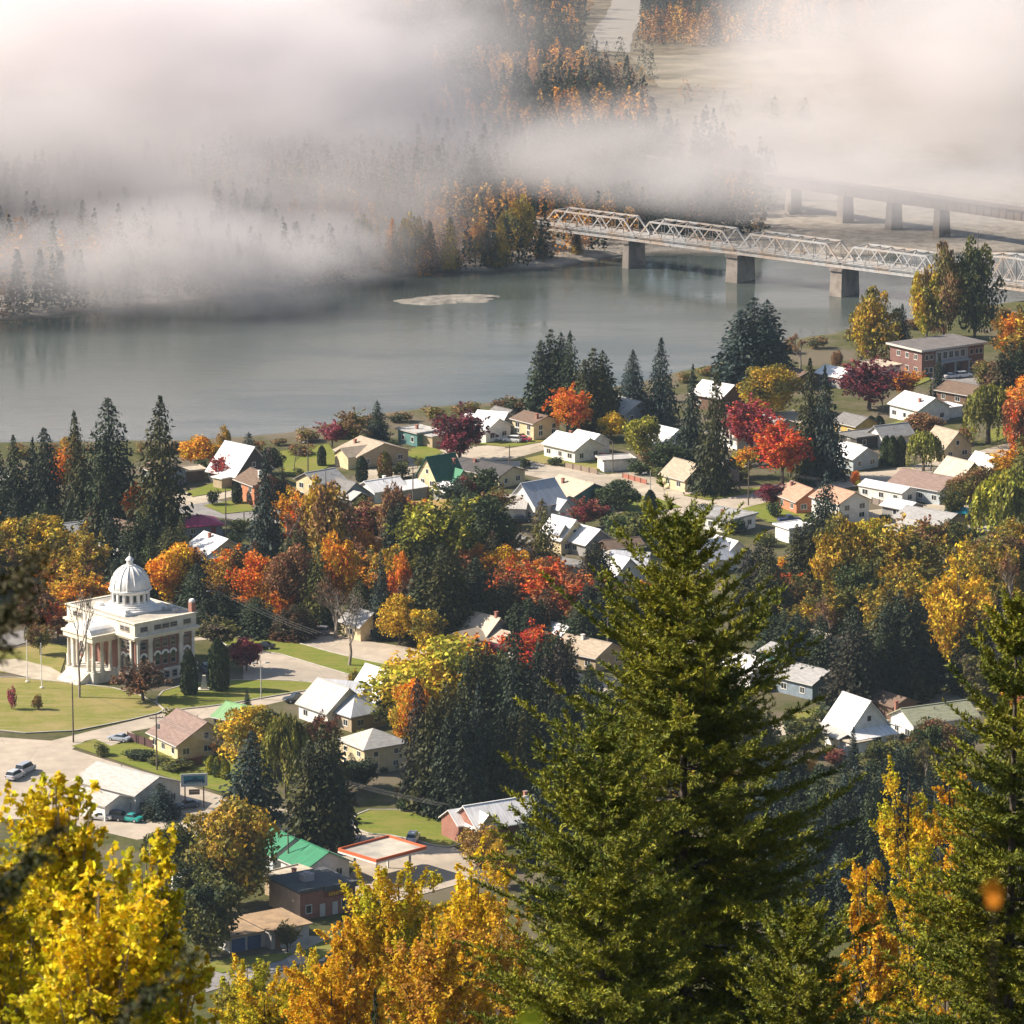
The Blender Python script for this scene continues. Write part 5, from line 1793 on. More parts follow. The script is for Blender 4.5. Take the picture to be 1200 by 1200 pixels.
    for (x, y) in ((PX + 0.55, PA + 0.55), (PX + 0.55, PA + 2.2), (PX + 0.55, PB - 2.2), (PX + 0.55, PB - 0.55), (PX + 2.6, PA + 0.55), (PX + 4.6, PA + 0.55), (PX + 2.6, PB - 0.55), (PX + 4.6, PB - 0.55)):
        cb = MB()
        cb.lathe([(0.52, 2.2), (0.52, 2.5), (0.40, 2.62), (0.40, 2.7), (0.37, 5.0), (0.32, 7.7), (0.34, 7.75), (0.46, 8.0), (0.46, 8.3)], 14, (x, y, 0))
        cb.build("column", M_stone, o, smooth=True)
    sb = MB()
    for i in range(11):
        sb.box(PX - 0.3 * (i + 1), PX - 0.3 * i - 0.001, PA + 1.2, PB - 1.2, 0, 2.2 - 0.2 * (i + 1) + 0.1)
    sb.build("front_steps", M_stone, o)
    d = MB()
    d.box(0.22, 0.36, yc - 0.9, yc + 0.9, 2.42, 5.2)
    q = d.build("door", M_trim, o)
    q.color = (0.16, 0.09, 0.05, 1)
    # dome
    cx, cyy = 7.4, 11.3
    db = MB()
    db.box(cx - 5.2, cx + 5.2, cyy - 5.2, cyy + 5.2, H - 0.19, H + 0.35)
    db.lathe([(4.9, H + 0.351), (4.9, H + 0.7), (4.5, H + 0.7), (4.5, H + 1.0)], 24, (cx, cyy, 0))
    for sx, sy in ((-1, -1), (1, -1), (1, 1), (-1, 1)):
        db.box(cx + sx * 4.3 - 0.6, cx + sx * 4.3 + 0.6, cyy + sy * 4.3 - 0.6, cyy + sy * 4.3 + 0.6, H + 0.351, H + 1.0)
    db.build("dome_base", M_whitepaint, o)
    dr = MB()
    zb, zt = H + 1.0, H + 3.6
    dr.lathe([(3.55, zb), (3.55, zt)], 40, (cx, cyy, 0))
    dr.lathe([(3.95, zb + 0.001), (3.95, zb + 0.45), (3.75, zb + 0.46)], 40, (cx, cyy, 0))
    dr.lathe([(3.8, zt - 0.3), (3.95, zt - 0.05), (4.25, zt + 0.12), (4.25, zt + 0.38), (3.9, zt + 0.4)], 40, (cx, cyy, 0))
    NW = 16
    for i in range(NW):
        an = 2 * pi * (i + 0.5) / NW
        x, y = cx + 3.68 * cos(an), cyy + 3.68 * sin(an)
        t = Vector((-sin(an), cos(an), 0)) * 0.24
        nn = Vector((cos(an), sin(an), 0)) * 0.16
        c = Vector((x, y, 0))
        pp = [c - t - nn, c + t - nn, c + t + nn, c - t + nn]
        dr.hexa([p + Vector((0, 0, zb + 0.45)) for p in pp] + [p + Vector((0, 0, zt - 0.28)) for p in pp])
    dr.build("drum", M_whitepaint, o)
    for i in range(NW):
        an = 2 * pi * i / NW
        g = MB()
        g.box(-0.28, 0.28, -0.06, 0.05, 0, 1.35)
        q = g.build("drum_window", M_glass, o)
        q.location = (cx + 3.57 * cos(an), cyy + 3.57 * sin(an), zb + 0.75)
        q.rotation_euler = (0, 0, an + pi / 2)
    dm = MB()
    zd = zt + 0.38
    dm.lathe([(3.92 * cos(t), zd + 4.6 * sin(t)) for t in [pi / 2 * k / 14 for k in range(14)]] + [(0.85, zd + 4.5)], 48, (cx, cyy, 0))
    dm.build("dome", M_whitepaint, o, smooth=True)
    rb = MB()
    for i in range(NW):
        an = 2 * pi * i / NW
        pts = [(cx + 3.97 * cos(t) * cos(an), cyy + 3.97 * cos(t) * sin(an), zd + 4.65 * sin(t)) for t in [pi / 2 * k / 10 for k in range(9)]]
        rb.tube(pts, 0.12, 5)
    rb.build("dome_rib", M_whitepaint, o)
    ln = MB()
    zl = zd + 4.4
    ln.lathe([(1.0, zl), (1.0, zl + 0.25), (0.62, zl + 0.3), (0.62, zl + 1.1), (0.85, zl + 1.2), (0.8, zl + 1.32), (0.5, zl + 1.7), (0.15, zl + 1.95), (0.1, zl + 2.4), (0.03, zl + 2.7)], 16, (cx, cyy, 0))
    ln.build("lantern", M_whitepaint, o)
    # chimney, roof plant
    c = MB()
    c.box(X1 - 0.9, X1 + 0.15, 0.3, 1.4, H - 0.19, H + 1.9)
    c.build("chimney", M_brick, o)
    c = MB()
    c.lathe([(0.62, H + 1.901), (0.62, H + 2.2), (0.4, H + 2.5)], 14, (X1 - 0.38, 0.85, 0))
    c.build("chimney_cap", M_whitepaint, o)
    for (x, y, s) in ((12.2, 3.2, 0.5), (13.2, 5.0, 0.6), (11.5, 6.2, 0.4)):
        c = MB()
        c.box(x - s, x + s, y - s * 0.7, y + s * 0.7, H - 0.19, H + s)
        q = c.build("roof_vent", M_trim, o)
        q.color = (0.45, 0.45, 0.45, 1)
courthouse()

# ------------------------------------------------------------------ school by the river
M_shadebrick = brick_mat('shade_brick', (0.15, 0.06, 0.05), (0.20, 0.085, 0.065), (0.2, 0.17, 0.15))  # shade on the school wall put into a darker brick colour
def school():
    p = G(1080, 443, 0)
    a = R(35)
    o = thing("school_building", "large flat roofed red brick building with a pale window front by the river", "building", (p.x, p.y, 0), a)
    X1, Y1, H = 21.0, 13.0, 7.0
    b = MB(); b.box(0, X1, 0, Y1, 0, H); b.build("wall", M_shadebrick, o)
    b = MB()
    b.box(-0.8, X1 + 0.8, -0.8, Y1 + 0.8, H + 0.002, H + 0.45)
    q = b.build("roof", M_flatroof, o); q.color = (0.17, 0.155, 0.15, 1)
    b = MB()
    b.box(-0.86, X1 + 0.86, -0.86, -0.802, H - 0.05, H + 0.5); b.box(-0.86, -0.802, -0.8, Y1 + 0.8, H - 0.05, H + 0.5)
    q = b.build("fascia", M_trim, o); q.color = (0.5, 0.48, 0.45, 1)
    b = MB()
    b.box(4.5, 15.5, -0.35, -0.002, 3.6, 4.2); b.box(4.5, 15.5, -0.25, -0.002, 4.2, 6.6); b.box(5.2, 5.6, -1.8, -1.4, 0, 3.6); b.box(9.8, 10.2, -1.8, -1.4, 0, 3.6); b.box(14.4, 14.8, -1.8, -1.4, 0, 3.6); b.box(4.5, 15.5, -2.0, -0.351, 3.55, 3.75)
    q = b.build("entrance_front", M_trim, o); q.color = (0.33, 0.36, 0.38, 1)
    for u in (5.6, 7.6, 9.6, 11.6, 13.6):
        add_window(o, 0, u, 5.3, 1.3, 1.7, 0, 0.52)
    for u in (1.6, 3.2, 16.8, 18.6, 20):
        for z in (1.8, 5.2):
            add_window(o, 0, u, z, 1.0, 1.3, 0, 0.002)
    for u in (2.5, 6.0, 9.5):
        for z in (1.8, 5.2):
            add_window(o, 3, u, z, 1.2, 1.3, 0.002, 0)
    for u in (7.5, 12.0):
        d = MB(); d.box(u - 1.2, u + 1.2, -0.06, -0.003, 0.05, 2.6)
        d.build("door", M_glass, o)
school()

# ------------------------------------------------------------------ shops at the foot of the hill
def box_shop():
    p = G(352, 1079, 0)
    a = R(33)
    o = thing("brick_shop", "flat roofed brick shop with a yellow lettered sign strip over its door", "shop", (p.x, p.y, 0), a)
    X1, Y1, H = 10.5, 10.0, 4.6
    b = MB(); b.box(0, X1, 0, Y1, 0, H); b.build("wall", M_brick, o)
    b = MB(); b.box(-0.06, -0.002, 0, Y1, 0, H); b.build("side_wall", M_tanbrick, o)
    b = MB(); b.box(-0.3, X1 + 0.3, -0.3, Y1 + 0.3, H + 0.002, H + 0.3); b.box(-0.3, X1 + 0.3, -0.3, 0, H + 0.303, H + 0.6); b.box(4.4, X1 + 0.3, -0.6, -0.305, H - 0.3, H + 0.62)
    q = b.build("roof", M_flatroof, o); q.color = (0.10, 0.105, 0.11, 1)
    b = MB(); b.box(3.2, 5.2, 4.2, 5.8, H + 0.31, H + 1.5); b.lathe([(0.6, H + 1.501), (0.6, H + 1.75)], 12, (4.2, 5.0, 0))
    q = b.build("roof_fan_unit", M_trim, o); q.color = (0.40, 0.36, 0.36, 1)
    b = MB(); b.box(4.6, X1 - 0.3, -0.10, -0.002, 3.1, 4.2)
    s = b.build("sign_board", M_trim, o); s.color = (0.20, 0.06, 0.04, 1)
    b = MB()
    r = random.Random(4)
    x = 5.0
    while x < X1 - 1.0:
        w = r.uniform(0.22, 0.42)
        if r.random() > 0.12:
            b.box(x, x + 0.1, -0.14, -0.101, 3.35, 3.95)
            b.box(x + 0.101, x + w, -0.14, -0.101, r.choice([3.35, 3.6, 3.85]), r.choice([3.9, 3.95]))
        x += w + 0.14
    q = b.build("sign_lettering", M_trim, s); q.color = (0.62, 0.38, 0.03, 1)
    for u, w in ((1.6, 1.0), (8.6, 1.4)):
        add_window(o, 0, u, 1.7, w, 1.3, 0, 0.002)
    for u in (4.2, 6.6):
        d = MB(); d.box(u - 0.5, u + 0.5, -0.05, -0.002, 0.05, 2.2)
        q = d.build("door", M_trim, o); q.color = (0.5, 0.48, 0.45, 1)
    h2 = house(349, 1026, 9, 7, 3.4, 0, 128, 'ltan', 'tan', "flat cream roofed store directly behind the brick shop", kind='f', metal=False, cat="shop", name="store", chimney=(1, 0, 0.9))
    p = G(318, 1113, 0)
    o = thing("low_shop", "low building with a brown roof and blue garage fronts below the brick shop", "shop", (p.x, p.y, 0), R(33))
    X1, Y1, H = 7.0, 9.0, 3.1
    b = MB(); b.box(0, X1, 0, Y1, 0, H); b.box(-6.4, -0.005, 2.0, Y1, 0, H - 0.4)
    q = b.build("wall", M_siding, o); q.color = (0.45, 0.44, 0.45, 1)
    b = MB(); b.box(-0.5, X1 + 0.5, -0.5, Y1 + 0.5, H + 0.002, H + 0.25); b.box(-7.0, -0.505, 1.3, Y1 + 0.4, H - 0.398, H - 0.18)
    me = b.mesh("roof"); roof_uv(me)
    q = link("roof", me, M_flatroof, o); q.color = (0.36, 0.25, 0.15, 1)
    for u in (-4.9, -2.0):
        d = MB(); d.box(u - 1.2, u + 1.2, 1.93, 1.998, 0.05, 2.2)
        q = d.build("garage_door", M_trim, o); q.color = (0.06, 0.10, 0.20, 1)
    add_window(o, 0, 3.5, 1.7, 1.6, 1.2, 0, 0.002)
    add_door(o, 0, 1.2, 0, 0.002)
    # canopy of the filling station: red band round a pale deck on posts
    p = G(441, 1042, 0)
    o = thing("canopy", "flat filling station canopy with a red and white edge band", "canopy", (p.x, p.y, 0), R(44))
    X1, Y1, H = 11.5, 9.5, 4.4
    b = MB(); b.box(0.2, X1 - 0.2, 0.2, Y1 - 0.2, H, H + 0.35); b.build("deck", M_roofgravel, o)
    b = MB()
    for q in ((0, X1, 0, 0.197), (0, X1, Y1 - 0.197, Y1), (0, 0.197, 0.2, Y1 - 0.2), (X1 - 0.197, X1, 0.2, Y1 - 0.2)):
        b.box(*q, H - 0.1, H + 0.72)
    q = b.build("edge_band", M_trim, o); q.color = (0.50, 0.12, 0.045, 1)
    b = MB()
    b.box(-0.03, X1 + 0.03, -0.03, -0.003, H - 0.1, H + 0.18); b.box(-0.03, -0.003, 0, Y1, H - 0.1, H + 0.18)
    q = b.build("white_stripe", M_trim, o); q.color = (0.68, 0.66, 0.62, 1)
    for x in (2, X1 - 2):
        for y in (2, Y1 - 2):
            b = MB(); b.box(x - 0.15, x + 0.15, y - 0.15, y + 0.15, 0, H); q = b.build("post", M_trim, o); q.color = (0.6, 0.58, 0.55, 1)
box_shop()

# ------------------------------------------------------------------ road sign board
def billboard():
    p = G(228, 947, 0)
    o = thing("billboard", "wide blue and teal landscape sign board on two tall posts", "sign", (p.x, p.y, 0), R(8))
    for x in (-1.65, 1.65):
        b = MB(); b.box(x - 0.11, x + 0.11, -0.11, 0.11, 0, 4.0); q = b.build("post", M_trim, o); q.color = (0.16, 0.10, 0.09, 1)
    b = MB(); b.box(-2.35, 2.35, -0.12, 0.10, 4.0, 6.3)
    q = b.build("panel", M_trim, o); q.color = (0.42, 0.45, 0.46, 1)
    b = MB(); b.box(-1.85, 1.85, -0.14, -0.122, 4.55, 5.95)
    q2 = b.build("picture", M_trim, q); q2.color = (0.05, 0.20, 0.25, 1)
    b = MB()
    b.face([(-1.85, -0.145, 4.9), (-1.1, -0.145, 5.3), (-0.6, -0.145, 5.2), (0.1, -0.145, 5.75), (0.9, -0.145, 5.3), (1.4, -0.145, 5.4), (1.85, -0.145, 5.1), (1.85, -0.145, 4.7), (-1.85, -0.145, 4.7)])
    q3 = b.build("picture_hills", M_trim, q); q3.color = (0.015, 0.06, 0.12, 1)
    b = MB()
    for i, x in enumerate((-1.3, -0.95, -0.6, -0.25, 0.1, 0.45, 0.8, 1.15)):
        b.box(x, x + 0.22, -0.15, -0.147, 4.62, 4.82)
    q3 = b.build("picture_lettering", M_trim, q); q3.color = (0.30, 0.45, 0.42, 1)
    b = MB(); b.box(-0.95, 0.95, -0.08, 0.04, 2.5, 3.45)
    q = b.build("lower_panel", M_trim, o); q.color = (0.20, 0.13, 0.09, 1)
    b = MB(); b.box(-0.75, 0.75, -0.1, -0.082, 2.95, 3.15)
    q = b.build("lower_lettering", M_trim, q); q.color = (0.5, 0.4, 0.3, 1)
billboard()

# ------------------------------------------------------------------ poles and wires
M_wood = M_wood
M_polewood = mat_mottled("pole_wood", (0.09, 0.07, 0.055), (0.17, 0.14, 0.115), 2.0)
M_wire = mat_mottled("wire_black", (0.05, 0.05, 0.05), (0.09, 0.09, 0.09), 1.0, 0.6)
M_lamp = mat_mottled("lamp_grey", (0.35, 0.34, 0.33), (0.45, 0.44, 0.42), 1.0, 0.5)
def pole(px, base, top, label, arms=1, lamp=False, ang=20, trans=False):
    p = G(px, base, 0)
    s = scale_at(p)
    h = (base - top) / (s * 0.965)
    o = thing("utility_pole", label, "utility pole", (p.x, p.y, 0), R(ang))
    b = MB(); b.tube([(0, 0, -0.3), (0, 0, h)], [0.17, 0.11], 8); b.build("post", M_polewood, o)
    for i in range(arms):
        z = h - 0.5 - 1.1 * i
        b = MB(); b.box(-1.3, 1.3, -0.25, -0.12, z - 0.07, z + 0.07)
        for x in (-1.15, -0.6, 0.6, 1.15):
            b.tube([(x, -0.18, z + 0.07), (x, -0.18, z + 0.28)], 0.05, 6)
        b.build("crossarm", M_polewood, o)
    if trans:
        b = MB(); b.lathe([(0.26, h - 2.6), (0.28, h - 2.5), (0.28, h - 1.8), (0.2, h - 1.7)], 12, (0.42, 0, 0)); b.build("transformer", M_lamp, o)
    if lamp:
        b = MB(); b.tube([(0, 0, h - 1.8), (-1.0, -0.2, h - 1.1), (-2.2, -0.4, h - 0.9)], 0.05, 6); b.box(-2.9, -2.1, -0.55, -0.3, h - 1.0, h - 0.82)
        b.build("lamp_arm", M_lamp, o)
    return p, h, R(ang)
PL = {}
PL['a'] = pole(257, 735, 686, "tall utility pole with a slanting lamp arm beside the courthouse", 2, True, 28)
PL['a2'] = pole(212, 708, 662, "utility pole behind the orange maple right of the dome", 1, False, 28)
PL['c'] = pole(86, 870, 800, "tall bare pole at the street corner below the courthouse lawn", 0, False, 10)
PL['d'] = pole(184, 903, 838, "utility pole with a crossarm beside the mauve roofed bungalow", 1, False, 15, True)
PL['e'] = pole(563, 975, 940, "short cross shaped utility pole in front of the brick house", 1, False, 20)
PL['f'] = pole(265, 633, 572, "utility pole by the raspberry roofed house", 0, False, 20)
PL['g'] = pole(484, 592, 547, "double utility pole between the white bungalow and green roof", 2, False, 40, True)
PL['h'] = pole(597, 552, 522, "thin pole behind the dark roofed bungalow", 1, False, 30)
PL['i'] = pole(718, 555, 518, "slim pole beside the small white flat roofed garage", 0, False, 30)
PL['j'] = pole(877, 592, 540, "utility pole with street lamp near the scarlet tree", 1, True, 60)
PL['k'] = pole(1093, 487, 432, "pole beside the large white house", 0, False, 60)
PL['l'] = pole(1034, 482, 450, "pole between the crimson tree and clipped hedge", 1, False, 60)
PL['m'] = pole(361, 556, 512, "dark pole on the green riverbank lawn", 0, True, 60)
PL['n'] = pole(338, 1025, 975, "pole in front of the green roofed houses", 1, False, 20)
PL['o'] = pole(712, 772, 708, "leaning bare pole in the shade behind the big fir", 0, False, 20)
PL['p'] = pole(286, 616, 600, "short pole beside the grey street", 0, False, 20)

def wires(name, a, b_, label, offs=(-1.15, 0.6, 1.15), drop=0.5, sag=0.9, rad=0.022):
    (p, h, an), (q, h2, an2) = a, b_
    mb = MB()
    for f in offs:
        A = p + Vector((cos(an) * f, sin(an) * f, h - drop))
        B = q + Vector((cos(an2) * f, sin(an2) * f, h2 - drop))
        pts = [A.lerp(B, t / 10) - Vector((0, 0, 4 * sag * (t / 10) * (1 - t / 10))) for t in range(11)]
        mb.tube(pts, rad, 4, cap=False)
    o = mb.build(name, M_wire)
    tag(o, label, "wire")
def far(px, base, top, ang=20):
    p = G(px, base, 0)
    return (p, (base - top) / (scale_at(p) * 0.965), R(ang))
wires("power_line", PL['a2'], PL['a'], "wires running from the pole by the dome to the lamp pole", (-1.0, 1.0))
wires("power_line", PL['a'], far(372, 765, 738, 28), "sagging wires from the lamp pole along the hedge beside the road", (-1.0, 0.0, 1.0), 0.8, 0.6, 0.03)
wires("power_line", PL['c'], PL['d'], "wires crossing the street corner to the pole by the bungalow", (0.0,), 0.3)
wires("power_line", PL['d'], far(520, 975, 940, 15), "wires passing in front of the dark spruces to the brick house", (-1.15, -0.4, 0.5, 1.15), 0.5, 1.5)
wires("power_line", PL['g'], PL['h'], "wires over the dark roofed bungalow", (-1.0, 1.0))
wires("power_line", PL['j'], far(960, 600, 560, 60), "wires crossing in front of the scarlet tree", (-1.0, 0.0, 1.0), 0.4, 0.6)

def flagpole(px, base, top, label):
    p = G(px, base, 0)
    h = (base - top) / (scale_at(p) * 0.965)
    o = thing("flagpole", label, "flagpole", (p.x, p.y, 0))
    b = MB(); b.tube([(0, 0, 0), (0, 0, h)], [0.11, 0.06], 8); b.build("mast", M_whitepaint, o)
    b = MB(); b.lathe([(0.4, 0), (0.4, 0.35), (0.2, 0.4)], 12); b.build("base", M_stone, o)
    b = MB(); b.lathe([(0.03, h), (0.13, h + 0.1), (0.03, h + 0.22)], 8); b.build("finial", M_whitepaint, o)
flagpole(32, 800, 752, "left white flagpole of the two on the courthouse lawn")
flagpole(49, 807, 755, "right white flagpole of the two on the courthouse lawn")
def lamp(px, base, top, label, heads=2):
    p = G(px, base, 0)
    h = (base - top) / (scale_at(p) * 0.965)
    o = thing("street_lamp", label, "street lamp", (p.x, p.y, 0), R(15))
    b = MB(); b.tube([(0, 0, 0), (0, 0, h)], [0.12, 0.08], 8); b.build("post", M_lamp, o)
    for s in ((-1, 1) if heads == 2 else (-1,)):
        b = MB()
        b.tube([(0, 0, h - 1.6), (s * 0.7, 0, h - 0.7), (s * 1.1, 0, h - 0.5)], 0.045, 6)
        b.hexa([(s * 1.3 - 0.5, -0.2, h - 0.62), (s * 1.3 + 0.5, -0.2, h - 0.62), (s * 1.3 + 0.5, 0.2, h - 0.62), (s * 1.3 - 0.5, 0.2, h - 0.62),
                (s * 1.3 - 0.4, -0.15, h - 0.4), (s * 1.3 + 0.4, -0.15, h - 0.4), (s * 1.3 + 0.4, 0.15, h - 0.4), (s * 1.3 - 0.4, 0.15, h - 0.4)])
        b.build("lamp_head", M_lamp, o)
lamp(306, 820, 774, "pale twin headed street lamp on the courthouse side lawn")
lamp(36, 752, 702, "tall street lamp left of the courthouse by the lawn", 1)
lamp(762, 583, 552, "curved street lamp at the bend of the main street", 1)

# fences, hedges, walls
def fence(pxa, pxb, h, col, label, name="fence", cat="fence"):
    a, b_ = G(*pxa, 0), G(*pxb, 0)
    o = thing(name, label, cat, tuple(a))
    d = b_ - a
    n = max(2, int(d.length / 2.2))
    m = MB()
    u = d.normalized()
    q = Vector((-u.y, u.x, 0)) * 0.03
    t = 0
    while t < d.length - 0.1:
        w = min(0.28, d.length - t)
        c0, c1 = u * t, u * (t + w - 0.015)
        zz = h - 0.05 + 0.03 * sin(t * 7)
        m.hexa([c0 - q, c1 - q, c1 + q, c0 + q] + [v + Vector((0, 0, zz)) for v in (c0 - q, c1 - q, c1 + q, c0 + q)])
        t += w
    k = m.build("boards", M_trim, o); k.color = (*col, 1)
    for i in range(n + 1):
        c = d * (i / n) + u.cross(Vector((0, 0, 1))) * 0.09
        m = MB(); m.box(c.x - 0.06, c.x + 0.06, c.y - 0.06, c.y + 0.06, 0, h + 0.1)
        k = m.build("post", M_trim, o); k.color = (*[x * 0.8 for x in col], 1)
fence((150, 868), (180, 878), 1.7, (0.09, 0.045, 0.045), "dark red board fence left of the mauve roofed bungalow")
fence((206, 903), (238, 896), 1.8, (0.11, 0.05, 0.045), "dark red board fence beside the clipped hedge")
fence((662, 548), (700, 556), 1.3, (0.26, 0.20, 0.15), "weathered board fence in front of the white cottage")
fence((730, 560), (758, 568), 1.2, (0.33, 0.13, 0.09), "rusty red low fence at the street bend")
fence((596, 615), (622, 612), 1.3, (0.10, 0.07, 0.06), "dark board fence below the white gabled house")
fence((1022, 590), (1056, 600), 1.5, (0.22, 0.18, 0.15), "grey board fence round the cluttered yard")

# ------------------------------------------------------------------ cars
M_car = mat_objcolor("car_paint", 0.3, 0.6, 0.05, 1.0)
M_tyre = mat_mottled("tyre_rubber", (0.02, 0.02, 0.02), (0.035, 0.035, 0.035), 3.0)
M_rim = mat_mottled("rim_metal", (0.35, 0.35, 0.35), (0.5, 0.5, 0.5), 3.0, 0.4, 0.6)
M_light = mat_mottled("head_lamp_glass", (0.6, 0.6, 0.58), (0.7, 0.7, 0.68), 3.0, 0.2, 0.6)
M_redlight = mat_mottled("tail_lamp_glass", (0.35, 0.02, 0.02), (0.45, 0.03, 0.02), 3.0, 0.2, 0.6)
def loft(b, secs):
    base = len(b.v)
    n = len(secs[0])
    for s in secs:
        b.v += [tuple(p) for p in s]
    for i in range(len(secs) - 1):
        for k in range(n):
            k2 = (k + 1) % n
            b.f.append((base + i * n + k, base + i * n + k2, base + (i + 1) * n + k2, base + (i + 1) * n + k)); b.mi.append(0)
    b.f.append(tuple(base + k for k in reversed(range(n)))); b.mi.append(0)
    b.f.append(tuple(base + (len(secs) - 1) * n + k for k in range(n))); b.mi.append(0)
def make_car(style):
    o = thing("parked_car" if style != 'pickup' else "pickup_truck", "car", "car" if style != 'pickup' else "pickup", (0, 0, 0))
    L, Wd = {'sedan': (4.6, 1.8), 'suv': (4.7, 1.9), 'pickup': (5.4, 1.95), 'van': (5.0, 1.95)}[style]
    hood, roofz = {'sedan': (0.92, 1.42), 'suv': (1.05, 1.72), 'pickup': (1.08, 1.78), 'van': (1.15, 1.95)}[style]
    b = MB()
    def sec(x, z0, z1, w):
        return [(x, -w / 2, z0), (x, w / 2, z0), (x, w / 2 * 1.02, (z0 + z1) / 2), (x, w / 2 * 0.92, z1), (x, -w / 2 * 0.92, z1), (x, -w / 2 * 1.02, (z0 + z1) / 2)]
    bedz = 0.98
    tail = hood + 0.02 if style != 'pickup' else bedz
    loft(b, [sec(-L / 2, 0.42, tail - 0.1, Wd * 0.88), sec(-L / 2 + 0.25, 0.3, tail, Wd * 0.98), sec(-L * 0.1, 0.27, tail, Wd), sec(L * 0.16, 0.27, hood, Wd), sec(L / 2 - 0.7, 0.28, hood - 0.08, Wd * 0.98), sec(L / 2 - 0.15, 0.32, hood - 0.2, Wd * 0.92), sec(L / 2, 0.42, hood - 0.38, Wd * 0.8)])
    x0, x1 = {'sedan': (-1.55, 1.0), 'suv': (-2.15, 1.1), 'pickup': (-0.75, 1.15), 'van': (-2.3, 1.5)}[style]
    sl = {'sedan': (0.65, 0.75), 'suv': (0.35, 0.65), 'pickup': (0.2, 0.65), 'van': (0.2, 0.6)}[style]
    z0, z1 = hood - 0.03, roofz
    w0, w1 = Wd * 0.88, Wd * 0.72
    b.hexa([(x0 + sl[0] * 0.92, -w1 / 2 - 0.02, z1 - 0.09), (x1 - sl[1] * 0.92, -w1 / 2 - 0.02, z1 - 0.09), (x1 - sl[1] * 0.92, w1 / 2 + 0.02, z1 - 0.09), (x0 + sl[0] * 0.92, w1 / 2 + 0.02, z1 - 0.09),
            (x0 + sl[0] + 0.08, -w1 / 2 + 0.08, z1), (x1 - sl[1] - 0.08, -w1 / 2 + 0.08, z1), (x1 - sl[1] - 0.08, w1 / 2 - 0.08, z1), (x0 + sl[0] + 0.08, w1 / 2 - 0.08, z1)])
    if style == 'pickup':
        b.box(-L / 2 + 0.1, -0.85, -Wd / 2 + 0.06, -Wd / 2 + 0.16, bedz, bedz + 0.14); b.box(-L / 2 + 0.1, -0.85, Wd / 2 - 0.16, Wd / 2 - 0.06, bedz, bedz + 0.14)
    q = b.build("body", M_car, o); q["tinted"] = 1
    g = MB()
    g.hexa([(x0, -w0 / 2, z0), (x1, -w0 / 2, z0), (x1, w0 / 2, z0), (x0, w0 / 2, z0),
            (x0 + sl[0], -w1 / 2, z1 - 0.092), (x1 - sl[1], -w1 / 2, z1 - 0.092), (x1 - sl[1], w1 / 2, z1 - 0.092), (x0 + sl[0], w1 / 2, z1 - 0.092)])
    g.build("windows", M_glass, o)
    for sx in (-1, 1):
        for sy in (-1, 1):
            c = (sx * L * 0.31, sy * (Wd / 2 - 0.08), 0.34)
            t = MB(); t.tube([(c[0], c[1] - 0.11, c[2]), (c[0], c[1] + 0.11, c[2])], 0.34, 14)
            w = t.build("wheel", M_tyre, o)
            t = MB(); t.tube([(c[0], c[1] + sy * 0.08, c[2]), (c[0], c[1] + sy * 0.125, c[2])], 0.2, 10)
            t.build("rim", M_rim, w)
    for sy in (-1, 1):
        t = MB(); t.box(L / 2 - 0.22, L / 2 - 0.06, sy * Wd * 0.33 - 0.16, sy * Wd * 0.33 + 0.16, hood - 0.42, hood - 0.27); t.build("headlight", M_light, o)
        t = MB(); t.box(-L / 2 - 0.02, -L / 2 + 0.1, sy * Wd * 0.36 - 0.1, sy * Wd * 0.36 + 0.1, tail - 0.32, tail - 0.12); t.build("tail_light", M_redlight, o)
    return o
